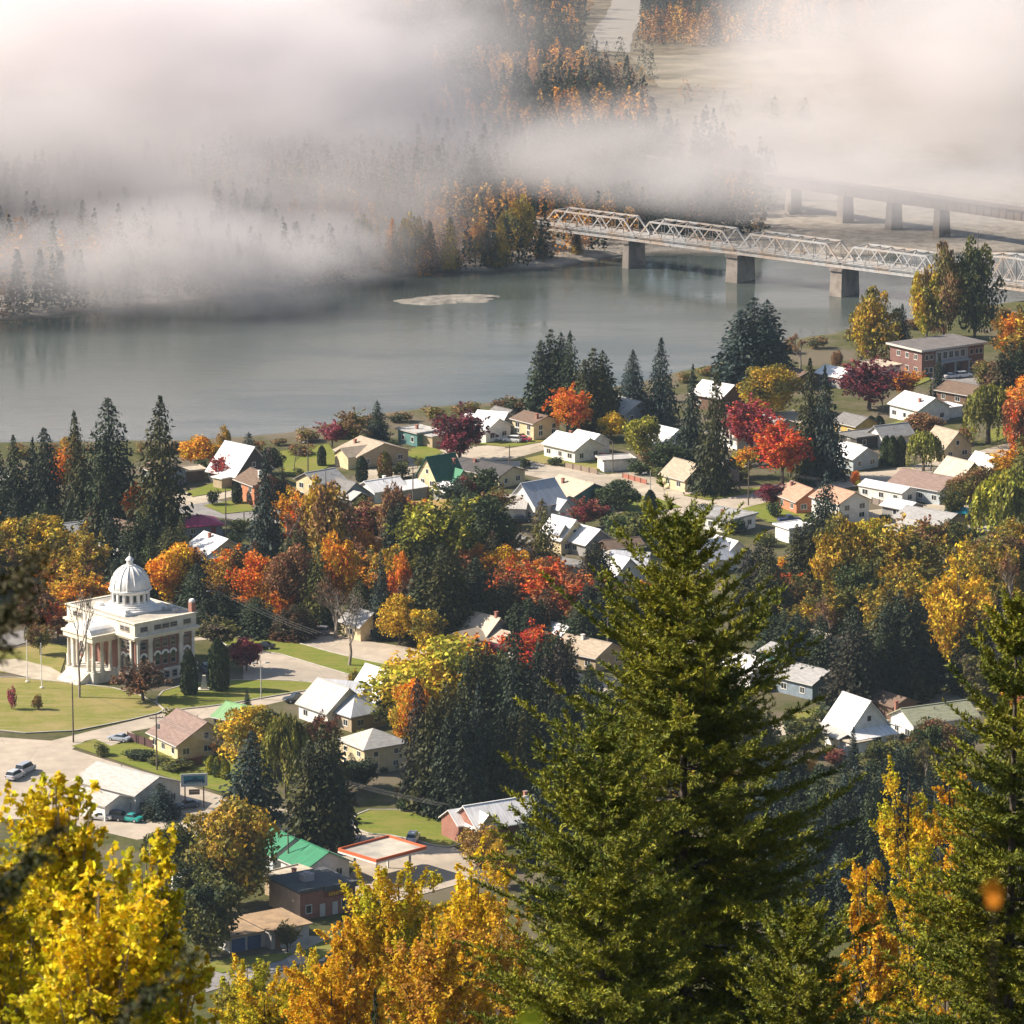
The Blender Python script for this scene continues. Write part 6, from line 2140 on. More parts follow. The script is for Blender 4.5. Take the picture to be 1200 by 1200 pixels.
CARS = [('suv', 484, 985, 80, (0.62, 0.62, 0.62), "white parked car on the lawn edge beside the brick house street"),
        ('sedan', 140, 868, 150, (0.30, 0.33, 0.38), "silver grey car in the driveway left of the mauve roofed bungalow"),
        ('pickup', 348, 822, 200, (0.03, 0.035, 0.04), "black pickup parked behind the light green roof"),
        ('sedan', 220, 946, 205, (0.14, 0.16, 0.20), "dark grey car parked under the landscape sign board"),
        ('sedan', 118, 960, 160, (0.60, 0.58, 0.55), "white car under the carport left of the long white building"),
        ('suv', 133, 960, 150, (0.05, 0.06, 0.09), "dark blue car under the carport of the long white building"),
        ('sedan', 152, 962, 150, (0.02, 0.28, 0.25), "teal car beside the long white building"),
        ('suv', 374, 743, 160, (0.16, 0.16, 0.17), "dark grey car on the road by the hedge"),
        ('sedan', 309, 760, 165, (0.02, 0.02, 0.025), "black car at the edge of the parking lot beside the purple tree"),
        ('suv', 242, 786, 100, (0.12, 0.14, 0.18), "dark car parked between the two column cedars"),
        ('sedan', 300, 655, 160, (0.55, 0.55, 0.56), "silver car beside the cream house's garden"),
        ('sedan', 577, 516, 160, (0.62, 0.62, 0.62), "white car in front of the riverside bungalow"),
        ('suv', 600, 518, 160, (0.60, 0.60, 0.62), "white van-like car parked nearer the street by the riverside bungalow"),
        ('sedan', 612, 517, 165, (0.38, 0.04, 0.08), "crimson car parked next to white ones by the river"),
        ('sedan', 708, 538, 20, (0.40, 0.02, 0.05), "red car behind the small white flat roofed garage"),
        ('suv', 611, 612, 15, (0.02, 0.025, 0.03), "black car parked below the white gabled house"),
        ('pickup', 898, 668, 10, (0.62, 0.62, 0.63), "white pickup parked left of the tall brown spruce"),
        ('sedan', 1115, 443, 30, (0.58, 0.58, 0.60), "silver car parked before the school, left one"),
        ('suv', 1129, 442, 30, (0.64, 0.64, 0.64), "white car parked before the school, right one"),
        ('pickup', 925, 612, 20, (0.03, 0.05, 0.12), "dark blue pickup behind the white box garage"),
        ('suv', 1078, 622, 150, (0.50, 0.52, 0.52), "pale van parked under the mauve grey roof's porch"),
        ('sedan', 1102, 625, 140, (0.05, 0.05, 0.06), "black car in the cluttered yard"),
        ('sedan', 268, 540, 140, (0.5, 0.5, 0.52), "silver car by the crimson bush at the barn-like house"),
        ('van', 30, 905, 60, (0.32, 0.34, 0.38), "grey van at the left edge of the street crossing"),
        ('suv', 18, 912, 60, (0.45, 0.46, 0.48), "silver car at the street crossing, next to the grey van"),
        ('sedan', 560, 770, 150, (0.45, 0.45, 0.47), "grey car beside the weathered beige roofed cottage"),
        ('sedan', 585, 778, 160, (0.6, 0.6, 0.58), "white car near the scarlet tree"),
        ('van', 430, 1001, 22, (0.30, 0.40, 0.28), "pale green boxy truck beside the filling station canopy")]
protos = {}
for st, px, py, ang, colr, lab in CARS:
    p = G(px, py, 0.07)
    rz = R(ang) - azim(px)
    if st not in protos:
        protos[st] = make_car(st)
        o = protos[st]
        o.location = p
        o.rotation_euler = (0, 0, rz)
        o["label"] = lab
        for ch in o.children:
            if ch.get("tinted"):
                ch.color = (*colr, 1)
    else:
        o = copy_tree(protos[st], p, rz, None, lab, None, (*colr, 1))
# stone monument beside the cedars
mb = MB()
mb.hexa([(-0.7, -0.6, 0), (0.7, -0.6, 0), (0.7, 0.6, 0), (-0.7, 0.6, 0), (-0.25, -0.25, 2.9), (0.35, -0.25, 2.9), (0.35, 0.25, 2.9), (-0.25, 0.25, 2.9)])
mb.box(-1.1, 1.1, -0.9, 0.9, -0.02, 0.25)
q = G(239, 809, 0)
tag(mb.build("stone_monument", M_stone, loc=(q.x, q.y, 0.11)), "pale tapering stone monument between the column cedars", "monument")
# ------------------------------------------------------------------ trees of the town: kind, x, top, foot, width (photo), colour, second colour, label
TREES = [
 # dark grove at the left edge
 ('C', 2, 522, 606, 40, 'dk', 'dg', "dark conifer at the very left edge of the conifer grove"),
 ('C', 18, 512, 612, 46, 'dk', 'dg', "dark conifer of the left grove with an olive lit top"),
 ('C', 38, 514, 612, 44, 'dk', 'dk', "middle dark conifer of the left grove"),
 ('D', 56, 504, 614, 54, 'dk', 'dk', "broad blue black conifer closing the left grove"),
 ('F', 82, 513, 552, 30, 'GO', 'TN', "golden tree peeping out behind the left spruces by the river"),
 ('R', 76, 530, 580, 30, 'O', 'RO', "orange red maple squeezed between the grove and the spruces"),
 ('C', 95, 484, 622, 50, 'dk', 'OL', "ragged olive tipped spruce right of the orange red maple"),
 ('D', 128, 470, 610, 72, 'dk', 'dg', "tall dense triple topped conifer left of the dome"),
 ('N', 122, 538, 655, 66, 'dg', 'OL', "broad olive fir in front of the tall dense conifers"),
 ('C', 186, 468, 626, 74, 'dk', 'OL', "tallest spruce of the riverside left, standing alone above the dome"),
 ('R', 158, 570, 622, 34, 'RO', 'O', "orange red maple in front of the tallest left spruce"),
 ('N', 170, 590, 650, 34, 'OL', 'dg', "olive young fir at the foot of the tallest left spruce"),
 ('N', 196, 615, 668, 44, 'dg', 'OL', "bushy dark fir beside the raspberry roofed house"),
 ('N', 214, 606, 662, 30, 'OL', 'dg', "olive young fir touching the raspberry roofed house"),
 # maples behind the courthouse
 ('B', 8, 612, 690, 62, 'GO', 'OL', "golden green maple at the left edge of the avenue"),
 ('B', 46, 610, 690, 78, 'Y', 'OL', "big golden maple with green underside, second of the avenue"),
 ('B', 95, 627, 700, 66, 'GO', 'OL', "gold and olive maple of the avenue left of the dome"),
 ('B', 92, 672, 728, 64, 'O', 'GO', "glowing orange round maple left of the courthouse roof"),
 ('R', 45, 690, 750, 46, 'BR', 'GY', "rusty thin maple in front of the avenue"),
 ('L', 30, 700, 752, 40, 'GY', 'BR', "grey leafless bush tree by the street lamp left of the courthouse"),
 ('R', 68, 704, 752, 34, 'BR', 'RO', "rust red young tree touching the courthouse's left corner"),
 ('R', 48, 732, 768, 30, 'BR', 'OL', "small rust and green tree on the courthouse lawn"),
 ('D', 150, 645, 720, 66, 'dk', 'dg', "dark evergreen mass directly behind the dome"),
 ('D', 232, 662, 735, 60, 'dk', 'dg', "dark evergreen behind the courthouse chimney"),
 ('N', 130, 600, 690, 50, 'dk', 'dg', "shaded fir between avenue maples and dome"),
 ('N', 176, 625, 700, 44, 'dg', 'G', "green fir peeping right over the dome"),
 ('B', 206, 640, 708, 58, 'O', 'Y', "orange and yellow maple right of the dome"),
 ('N', 258, 628, 660, 22, 'dk', 'BL', "little blue spruce before the white roofed cream house"),
 ('B', 268, 652, 718, 52, 'GO', 'BR', "olive rust maple right of the dome's orange one"),
 ('B', 296, 652, 722, 50, 'RO', 'O', "bright orange maple of the road hedge"),
 ('F', 318, 660, 725, 44, 'O', 'GO', "orange golden maple with hanging branches over the road hedge"),
 ('R', 330, 690, 730, 34, 'O', 'RO', "low orange maple at the road hedge"),
 ('B', 346, 642, 728, 58, 'BR', 'BR', "brick brown maple of the road hedge"),
 ('N', 371, 640, 735, 50, 'OL', 'dg', "olive fir between brown maple and golden poplar"),
 ('F', 385, 568, 668, 60, 'GO', 'TN', "tall golden poplar in front of the cream two storey house"),
 ('L', 335, 590, 668, 62, 'BR', 'TN', "bare rusty birch beside the dark spruce"),
 ('R', 340, 578, 632, 44, 'GO', 'O', "yellow orange maple left of the golden poplar"),
 ('C', 312, 527, 660, 54, 'dk', 'BL', "dark spruce right of the red brick house"),
 ('F', 395, 630, 720, 50, 'GO', 'O', "golden maple under the tall golden poplar"),
 ('L', 392, 676, 746, 50, 'GY', 'BR', "grey half bare tree at the hedge's right end"),
 ('D', 255, 695, 740, 60, 'dk', 'dg', "dark hedge evergreen behind the lamp pole"),
 ('D', 300, 700, 742, 66, 'dk', 'dg', "dark hedge evergreen below the orange maples"),
 ('D', 345, 708, 748, 54, 'dk', 'BR', "dark hedge evergreen at the road's bend"),
 # riverside left
 ('R', 232, 513, 548, 42, 'GO', 'O', "golden round tree on the river's edge left of the barn-like house"),
 ('S', 238, 538, 556, 26, 'dg', 'G', "dark round bush before the golden riverside tree"),
 ('F', 262, 500, 530, 15, 'TN', 'GO', "thin tan sapling behind the white barn-like roof"),
 ('N', 292, 508, 555, 34, 'dk', 'BL', "dark conifer at the right of the barn-like house"),
 ('R', 261, 536, 566, 28, 'CR', 'R', "small crimson tree before the barn-like house"),
 ('R', 318, 526, 556, 28, 'dg', 'P', "dark shrubby tree on the riverbank lawn"),
 ('L', 345, 523, 552, 20, 'TN', 'GY', "bare little tree on the riverbank lawn"),
 ('S', 352, 521, 532, 34, 'BR', 'OL', "brown scrub on the bank above the water"),
 ('R', 389, 496, 524, 34, 'CR', 'PK', "rose crimson tree at the water's edge"),
 ('R', 415, 483, 522, 40, 'OL', 'TN', "olive round tree at the water's edge"),
 ('C', 443, 471, 518, 34, 'dg', 'BL', "small spruce at the water's edge"),
 ('K', 377, 523, 546, 11, 'dk', 'dg', "little column cedar by the tan bungalow"),
 ('K', 424, 536, 564, 15, 'dk', 'dg', "column cedar left of the tan bungalow's front"),
 ('K', 451, 530, 562, 19, 'OL', 'BR', "brownish column cedar before the tan bungalow"),
 ('S', 249, 575, 592, 18, 'dk', 'dg', "round clipped bush on the small green corner"),
 ('N', 332, 545, 590, 26, 'dk', 'P', "dark shrub beside the red brick house"),
 ('K', 278, 566, 590, 13, 'dk', 'dg', "column cedar touching the red brick house"),
 # centre left
 ('B', 538, 481, 542, 60, 'P', 'CR', "round dark purple tree by the riverside bungalow"),
 ('R', 532, 565, 597, 44, 'BL', 'dg', "dark blue green shrubby tree under the green roof"),
 ('R', 566, 550, 588, 42, 'dg', 'G', "dark green tree behind the white gabled house"),
 ('R', 545, 560, 590, 26, 'CR', 'OL', "mauve shrub beside the green roofed house"),
 ('F', 461, 572, 650, 36, 'BR', 'TN', "thin rusty tree left of the dark green trees"),
 ('R', 428, 594, 640, 50, 'CR', 'BR', "rose brown shrubby tree below the ochre shed"),
 ('R', 486, 600, 645, 40, 'P', 'BR', "dark wine coloured tree below the ochre sheds"),
 ('B', 512, 588, 690, 80, 'G', 'YG', "big green tree with a yellow green crown in the middle"),
 ('D', 516, 640, 752, 84, 'dg', 'OL', "huge dark conifer mass in the town's middle"),
 ('B', 562, 584, 668, 74, 'dg', 'G', "big dark green tree right of the yellow green crown"),
 ('R', 578, 575, 620, 44, 'BR', 'OL', "rust topped tree left of the white gabled house"),
 ('D', 560, 655, 748, 74, 'dk', 'dg', "dark conifer mass behind the yellow maples"),
 ('B', 534, 636, 690, 40, 'RO', 'O', "small flaming orange red maple in the dark conifers"),
 ('R', 560, 640, 690, 30, 'Y', 'O', "golden maple in the middle of the dark row"),
 ('B', 592, 640, 695, 52, 'Y', 'O', "golden orange maple beside the olive fir"),
 ('N', 634, 588, 680, 54, 'OL', 'BR', "olive brown fir by the steep white roofed cottage"),
 ('B', 601, 662, 725, 50, 'RO', 'BR', "rust red tall maple in front of the dark row"),
 ('B', 660, 664, 740, 86, 'RO', 'BR', "wide orange rust maple in the middle of the row"),
 ('B', 690, 686, 745, 70, 'BR', 'RO', "dark rust maple left of the big fir"),
 ('B', 632, 660, 705, 46, 'CR', 'BR', "wine red maple behind the wide rust one"),
 ('D', 620, 700, 760, 60, 'dk', 'dg', "dark evergreen in the shade behind the beige roofed cottage"),
 ('D', 680, 705, 765, 70, 'dk', 'dg', "dark evergreen in the shade behind the little pale blue house"),
 ('R', 722, 684, 728, 52, 'OL', 'BR', "olive rust tree below the steep crossing gables"),
 ('R', 752, 684, 728, 44, 'G', 'O', "green and orange tree touching the big fir's left side"),
 ('B', 432, 650, 702, 66, 'O', 'OL', "orange maple above the bare trees"),
 ('F', 458, 644, 705, 44, 'GO', 'OL', "golden olive tree behind the narrow blue spruce"),
 ('N', 446, 646, 748, 34, 'dk', 'BL', "narrow blue black spruce beside the road"),
 ('F', 469, 650, 725, 30, 'RO', 'O', "narrow orange red maple right of the narrow spruce"),
 ('R', 468, 700, 756, 44, 'GO', 'Y', "golden small tree beside the road, left of a pair"),
 ('R', 500, 716, 762, 38, 'Y', 'OL', "golden small tree beside the road, right of a pair"),
 ('T', 409, 690, 780, 56, 'GY', 'GY', "bare branching tree on the strip of green lawn"),
 ('T', 395, 690, 748, 50, 'BR', 'GY', "bare greyish tree in front of the cream grey roofed house"),
 # centre riverside
 ('D', 647, 388, 486, 62, 'dk', 'dg', "dark conifer left of the riverside conifer clump"),
 ('N', 668, 392, 492, 46, 'dk', 'dg', "dark conifer in the middle of the riverside clump"),
 ('D', 698, 410, 502, 64, 'dk', 'OL', "broad dark conifer right of the blazing orange tree"),
 ('C', 741, 411, 470, 34, 'dk', 'BL', "small dark spruce by the blue grey two storey house"),
 ('C', 773, 398, 502, 48, 'dk', 'BL', "tall dark spruce right of the blue grey two storey house"),
 ('B', 665, 457, 514, 46, 'O', 'RO', "blazing orange oval maple behind the white cottage"),
 ('R', 716, 485, 516, 34, 'Y', 'OL', "small golden round tree behind the white cottage"),
 ('R', 752, 492, 538, 38, 'YG', 'OL', "lime yellow tree right of the white cottage"),
 ('R', 778, 518, 555, 46, 'dg', 'G', "dark green tree right of the lime yellow one"),
 ('S', 750, 540, 556, 30, 'dg', 'G', "green shrub below the lime yellow tree"),
 ('R', 630, 540, 560, 24, 'dg', 'G', "small dark bush by the street lawn") if False else ('S', 614, 538, 549, 16, 'dk', 'dg', "round dark bush at the street crossing"),
 ('R', 728, 565, 598, 46, 'dg', 'G', "dark green shrubby tree by the teal gable"),
 ('R', 706, 575, 594, 28, 'G', 'dg', "green shrub touching the teal gable"),
 ('R', 685, 585, 620, 42, 'BR', 'CR', "rusty crimson tree in front of the pale golden roof"),
 ('S', 712, 596, 618, 22, 'dk', 'BL', "round blue dark shrub by the street bend"),
 ('K', 762, 576, 612, 18, 'dk', 'dg', "thick column cedar at the street bend"),
 ('S', 686, 622, 645, 30, 'PK', 'OL', "pink flowering shrub before the small white roofed house"),
 ('R', 735, 604, 642, 50, 'G', 'OL', "green tree over the low brown shed"),
 ('R', 765, 608, 645, 44, 'dg', 'G', "dark green tree left of the big fir's tip"),
 ('R', 782, 630, 668, 44, 'dk', 'dg', "shaded tree behind the big fir's tip"),
 ('C', 809, 430, 545, 46, 'dk', 'BL', "dark spruce left of a pair at the cream cottage"),
 ('C', 834, 440, 578, 56, 'dk', 'OL', "dark spruce right of a pair at the cream cottage"),
 ('D', 884, 351, 448, 92, 'dk', 'BL', "very broad dark conifer on the riverbank"),
 ('L', 938, 394, 434, 44, 'TN', 'BR', "tan leafless round tree at the water's edge"),
 ('F', 980, 412, 432, 12, 'TN', 'BR', "tiny tan sapling at the water's edge"),
 ('B', 900, 431, 486, 62, 'GO', 'OL', "golden olive round tree before the broad riverside conifer"),
 ('B', 880, 473, 528, 64, 'CR', 'R', "crimson tree behind the scarlet round one"),
 ('B', 917, 497, 568, 58, 'R', 'RO', "scarlet round tree beside the street"),
 ('R', 870, 526, 560, 32, 'O', 'YG', "small orange topped tree beside the street lamp pole"),
 ('C', 951, 424, 560, 50, 'dk', 'OL', "left spruce of the dark twin right of the scarlet tree"),
 ('C', 972, 430, 562, 50, 'dk', 'BL', "right spruce of the dark twin right of the scarlet tree"),
 ('C', 945, 534, 570, 28, 'BL', 'dg', "small blue spruce at the foot of the dark twin"),
 ('R', 905, 568, 592, 30, 'P', 'CR', "purple shrub on the corner lawn"),
 ('C', 965, 555, 650, 54, 'BL', 'dk', "blue dark spruce in front of the orange brick bungalow"),
 ('D', 945, 604, 695, 56, 'dk', 'OL', "dull brown spruce in front of the blue dark one"),
 ('S', 906, 590, 606, 22, 'dg', 'G', "green bush before the salmon roofed bungalow"),
 ('S', 862, 608, 625, 36, 'dk', 'dg', "dark bush below the flat grey roof"),
 ('S', 821, 590, 605, 20, 'dk', 'BL', "round dark bush left of the flat grey roof"),
 # right riverside
 ('B', 1018, 424, 480, 62, 'CR', 'P', "dark crimson tree with a visible trunk near the school"),
 ('R', 1062, 436, 468, 34, 'BR', 'O', "rust orange tree below the school's left corner"),
 ('F', 1025, 342, 425, 54, 'GO', 'OL', "golden olive poplar at the river, left of the school"),
 ('C', 1057, 358, 424, 32, 'dk', 'BL', "dark conifer at the school's left corner"),
 ('F', 1086, 320, 396, 40, 'YG', 'GO', "yellow green poplar at the water in front of the bridge"),
 ('F', 1106, 291, 398, 46, 'TN', 'OL', "tall tan olive poplar reaching up before the bridge"),
 ('F', 1142, 290, 398, 52, 'OL', 'dg', "tall dark olive poplar right of the tan one"),
 ('B', 1190, 366, 440, 52, 'O', 'OL', "orange green maple at the right edge by the bridge end"),
 ('D', 1182, 402, 482, 70, 'dg', 'BR', "dark broad conifer right of the school"),
 ('R', 1158, 425, 462, 36, 'BR', 'OL', "rust green tree at the school's right end"),
 ('C', 1100, 418, 466, 22, 'BL', 'dk', "narrow blue spruce before the school front"),
 ('W', 1158, 455, 520, 58, 'W', 'OL', "weeping willow right of the large white house"),
 ('W', 1082, 508, 552, 42, 'W', 'OL', "small weeping willow beside the clipped hedge"),
 ('R', 1078, 486, 515, 46, 'TN', 'BR', "tan rusty shrubby tree over the steep roofed cottage"),
 ('R', 1196, 472, 540, 40, 'BR', 'RO', "rust red tree at the right edge"),
 ('B', 1186, 528, 574, 60, 'O', 'GO', "orange maple right of the steep white roof"),
 ('B', 1142, 548, 592, 54, 'BR', 'OL', "rust brown tree before the steep cream roof"),
 ('W', 1182, 556, 645, 84, 'W', 'YG', "huge yellow green willow at the right edge"),
 ('R', 1003, 553, 572, 12, 'RO', 'O', "tiny orange shrub by the mobile home"),
 ('S', 1010, 563, 574, 14, 'YG', 'Y', "tiny yellow green shrub by the mobile home"),
 ('S', 992, 585, 600, 22, 'RO', 'OL', "orange red bush by the white two storey house"),
 ('K', 1038, 512, 545, 14, 'dg', 'G', "first green column of the hedge at the small willow"),
 ('K', 1046, 512, 546, 14, 'dg', 'G', "second green column of the hedge at the small willow"),
 ('K', 1054, 512, 546, 14, 'dg', 'dk', "third green column of the hedge at the small willow"),
 ('K', 1020, 488, 506, 14, 'dk', 'dg', "left block of the clipped cedar hedge before the mauve grey cottage"),
 ('K', 1030, 488, 507, 14, 'dk', 'dg', "right block of the clipped cedar hedge before the mauve grey cottage"),
 ('R', 1115, 575, 612, 30, 'dg', 'OL', "green tree left of the turquoise shelter"),
 ('R', 1122, 612, 650, 46, 'dg', 'OL', "dull green tree below the turquoise shelter"),
 # big mixed wood at the right
 ('B', 985, 612, 712, 62, 'GO', 'OL', "olive gold tree right of the dull brown spruce"),
 ('B', 1022, 612, 705, 62, 'YG', 'GO', "yellow olive tree below the cluttered yard"),
 ('B', 1066, 622, 715, 84, 'GO', 'OL', "big olive gold tree in the right hand wood"),
 ('B', 1000, 660, 752, 64, 'OL', 'G', "olive green tree in the middle of the right hand wood"),
 ('B', 1050, 668, 770, 66, 'OL', 'GO', "dull olive tree above the dark conifers"),
 ('R', 1030, 678, 706, 16, 'R', 'BR', "small deep red sapling amid the olive trees"),
 ('D', 1056, 692, 818, 80, 'dk', 'OL', "big dark conifer left of the bright golden tree"),
 ('D', 1000, 712, 832, 76, 'dk', 'GY', "big dark conifer above the big white house"),
 ('D', 1030, 740, 826, 60, 'dk', 'dg', "dark conifer between two bigger ones over the big white house"),
 ('L', 975, 700, 780, 56, 'GY', 'BR', "grey brown half bare tree over the pale beige roof"),
 ('B', 1122, 664, 802, 78, 'Y', 'GO', "tall bright golden tree standing out in the right hand wood"),
 ('B', 1160, 640, 730, 66, 'OL', 'GO', "olive tree right above the bright golden one"),
 ('L', 1185, 650, 770, 70, 'BR', 'OL', "brown half bare tree at the right edge of the wood"),
 ('R', 1138, 632, 690, 40, 'GO', 'OL', "olive gold tree behind the bright golden one"),
 ('C', 1166, 690, 805, 54, 'dk', 'OL', "dark conifer right of the bright golden tree"),
 ('F', 1196, 716, 800, 44, 'Y', 'GO', "golden tree at the right edge behind the near fir"),
 ('R', 1150, 770, 830, 50, 'OL', 'GY', "dull olive tree behind the dull green roof"),
 ('B', 908, 672, 712, 58, 'RO', 'R', "scarlet orange shrubby tree at the white pickup") ,
 ('S', 918, 652, 668, 18, 'Y', 'O', "small golden bush by the white box garage"),
 ('R', 956, 702, 750, 60, 'BR', 'GO', "rust brown tree right of the scarlet orange one"),
 ('D', 918, 715, 770, 60, 'dk', 'dg', "shaded dark evergreen behind the big fir's right branches"),
 ('R', 942, 845, 885, 46, 'dg', 'OL', "dark green shrubby tree left of the big white house"),
 ('C', 1000, 852, 900, 18, 'BL', 'dk', "tiny blue spruce before the big white house's porch"),
 ('S', 946, 890, 905, 20, 'GO', 'O', "small orange bush below the big white house"),
 ('S', 978, 878, 894, 26, 'CR', 'BR', "rose bush before the porch"),
 ('L', 1085, 868, 925, 56, 'OL', 'GY', "thin grey olive tree below the long white building"),
 ('R', 1035, 870, 915, 46, 'dg', 'OL', "green bushy tree beside the big white house"),
 ('R', 1118, 850, 905, 46, 'OL', 'dg', "olive tree before the long white building"),
 # courthouse garden
 ('T', 93, 690, 818, 44, 'GY', 'GY', "bare tree in front of the courthouse portico"),
 ('R', 168, 779, 822, 54, 'BR', 'GY', "round brown bushy tree at the courthouse corner"),
 ('R', 289, 749, 786, 34, 'CR', 'P', "dark crimson small tree by the parking lot"),
 ('K', 222, 764, 814, 21, 'dg', 'dk', "left column cedar beside the courthouse"),
 ('K', 257, 750, 809, 25, 'dg', 'dk', "right column cedar beside the courthouse"),
 ('R', 256, 727, 760, 46, 'OL', 'GY', "flat topped olive tree behind the right column cedar"),
 ('S', 45, 814, 832, 14, 'BR', 'OL', "small brown bush on the dry courthouse lawn"),
 ('S', 14, 806, 832, 12, 'PK', 'CR', "small pink bush on the dry courthouse lawn"),
 ('C', 290, 808, 838, 14, 'BL', 'dk', "tiny spruce in front of the light green roof"),
 # lower left quarter
 ('B', 298, 830, 905, 70, 'Y', 'OL', "yellow green tree behind the dark spruce in the lower left"),
 ('C', 294, 858, 962, 82, 'dk', 'BL', "full dark spruce beside the landscape sign"),
 ('W', 335, 842, 935, 62, 'W', 'OL', "drooping willow between two dark evergreens"),
 ('D', 376, 848, 990, 86, 'dk', 'OL', "huge dark evergreen with purple touches over the green roofs"),
 ('B', 376, 840, 885, 36, 'P', 'BR', "purple crown showing over the huge dark evergreen"),
 ('B', 505, 752, 862, 130, 'Y', 'YG', "large yellow and orange maple in the middle of the lower town"),
 ('B', 482, 800, 885, 46, 'O', 'YG', "orange yellow tree by the hipped cream house"),
 ('B', 556, 752, 812, 60, 'RO', 'O', "orange red maple at the right of the large yellow one"),
 ('R', 570, 755, 795, 46, 'P', 'CR', "dark wine tree behind the orange red maple"),
 ('B', 622, 734, 792, 62, 'R', 'RO', "scarlet maple beside the little pale blue house"),
 ('D', 494, 795, 946, 50, 'dk', 'GY', "tall brownish conifer left of a dense group of three"),
 ('D', 520, 798, 950, 78, 'dk', 'OL', "dense dark conifer in the middle of three"),
 ('C', 560, 800, 945, 62, 'dk', 'BL', "dark conifer right of the dense group of three"),
 ('C', 602, 784, 945, 62, 'dk', 'BL', "tall pointed dark conifer behind the brick house"),
 ('D', 632, 800, 945, 60, 'dk', 'dg', "dark conifer over the brick house's chimney"),
 ('D', 655, 752, 885, 66, 'dk', 'GY', "brown grey conifer right of the scarlet maple"),
 ('D', 690, 780, 890, 60, 'dk', 'dg', "dark conifer touching the big fir's left side"),
 ('R', 575, 805, 850, 50, 'OL', 'dg', "olive tree among dark conifers"),
 ('B', 272, 944, 1062, 96, 'GO', 'OL', "large olive gold tree in front of the green roofs"),
 ('R', 245, 1034, 1122, 72, 'dg', 'OL', "dark olive tree below the large olive gold one"),
 ('K', 206, 974, 1002, 14, 'dg', 'dk', "left dark column shrub by the pale road"),
 ('K', 214, 972, 1004, 15, 'dk', 'dg', "right dark column shrub by the pale road"),
 ('D', 188, 918, 958, 48, 'dk', 'BL', "dark blue evergreen beside the long white building"),
 ('S', 118, 872, 886, 20, 'dk', 'OL', "dark bush at the silver grey car"),
 ('S', 205, 890, 902, 40, 'dg', 'OL', "low clipped bush left of the red board fence"),
 ('S', 165, 880, 890, 40, 'dg', 'dk', "low hedge bush at the bungalow's lawn"),
 ('S', 185, 886, 895, 30, 'dg', 'OL', "small hedge bush at the bungalow's lawn"),
 ('K', 246, 886, 908, 12, 'G', 'YG', "first block of the yellow green hedge beside the spruce"),
 ('K', 255, 888, 911, 12, 'G', 'YG', "second block of the yellow green hedge beside the spruce"),
 ('K', 264, 890, 913, 12, 'G', 'YG', "third block of the yellow green hedge beside the spruce"),
 ('R', 258, 860, 890, 22, 'BR', 'OL', "thin rusty shrub right of the mauve roofed bungalow"),
 ('R', 337, 1082, 1116, 28, 'OL', 'GY', "small twisted tree in front of the low shop"),
 ('R', 415, 786, 812, 26, 'GO', 'OL', "small golden tree right of the pale steep roof"),
 ('R', 425, 855, 872, 16, 'G', 'YG', "small green bush left of the hipped cream house"),
 ('R', 420, 892, 925, 40, 'dk', 'dg', "dark shrub below the hipped cream house"),
 ('F', 562, 968, 1015, 46, 'TN', 'GO', "tan golden tree in front of the brick house"),
 ('F', 586, 985, 1040, 34, 'Y', 'GO', "golden tree right of the tan one by the brick house"),
 ('R', 640, 945, 1010, 60, 'dk', 'dg', "dark tree right of the brick house"),
 ('R', 665, 985, 1060, 60, 'dg', 'OL', "dark green tree left of the big fir's skirts"),
]
for t in TREES:
    plant(*t[:5], t[5], t[6], t[7])

# low garden shrubs nothing tells apart, along fences and house fronts
SHR = [(470, 560), (495, 548), (540, 560), (650, 545), (690, 530), (742, 548), (770, 562), (820, 562), (845, 575), (868, 562), (890, 545), (985, 545), (1000, 540), (1020, 540),
       (1070, 478), (1060, 490), (1130, 520), (1150, 560), (660, 580), (640, 595), (590, 606), (575, 600), (560, 606), (530, 608), (450, 612), (430, 604), (395, 590), (380, 600), (350, 560),
       (330, 600), (310, 615), (280, 622), (270, 640), (610, 650), (640, 690), (590, 740), (610, 735), (700, 660), (700, 640), (780, 690), (560, 752), (530, 752), (515, 745), (610, 770), (640, 770),
       (880, 610), (900, 640), (860, 660), (1040, 612), (1060, 630), (1020, 635), (1150, 620), (960, 690), (930, 690), (925, 850), (960, 845), (1060, 865), (420, 835), (400, 850), (340, 850), (450, 905), (470, 950),
       (205, 850), (240, 855), (250, 1010), (215, 1050), (320, 1000), (345, 1020), (200, 640), (235, 640), (130, 660), (60, 640), (30, 630), (405, 540), (460, 528), (505, 518), (690, 495), (760, 545), (800, 565)]
for x, y in SHR:
    w = rng.uniform(12, 26)
    plant('S', x + rng.uniform(-3, 3), y - w * rng.uniform(0.5, 0.85), y, w, rng.choice(['dk', 'dg', 'dg', 'G', 'OL', 'BR']), rng.choice(['OL', 'dg', 'G']),
          "small rounded garden shrub growing among the houses and lawns of the town", "garden shrubs around the houses")

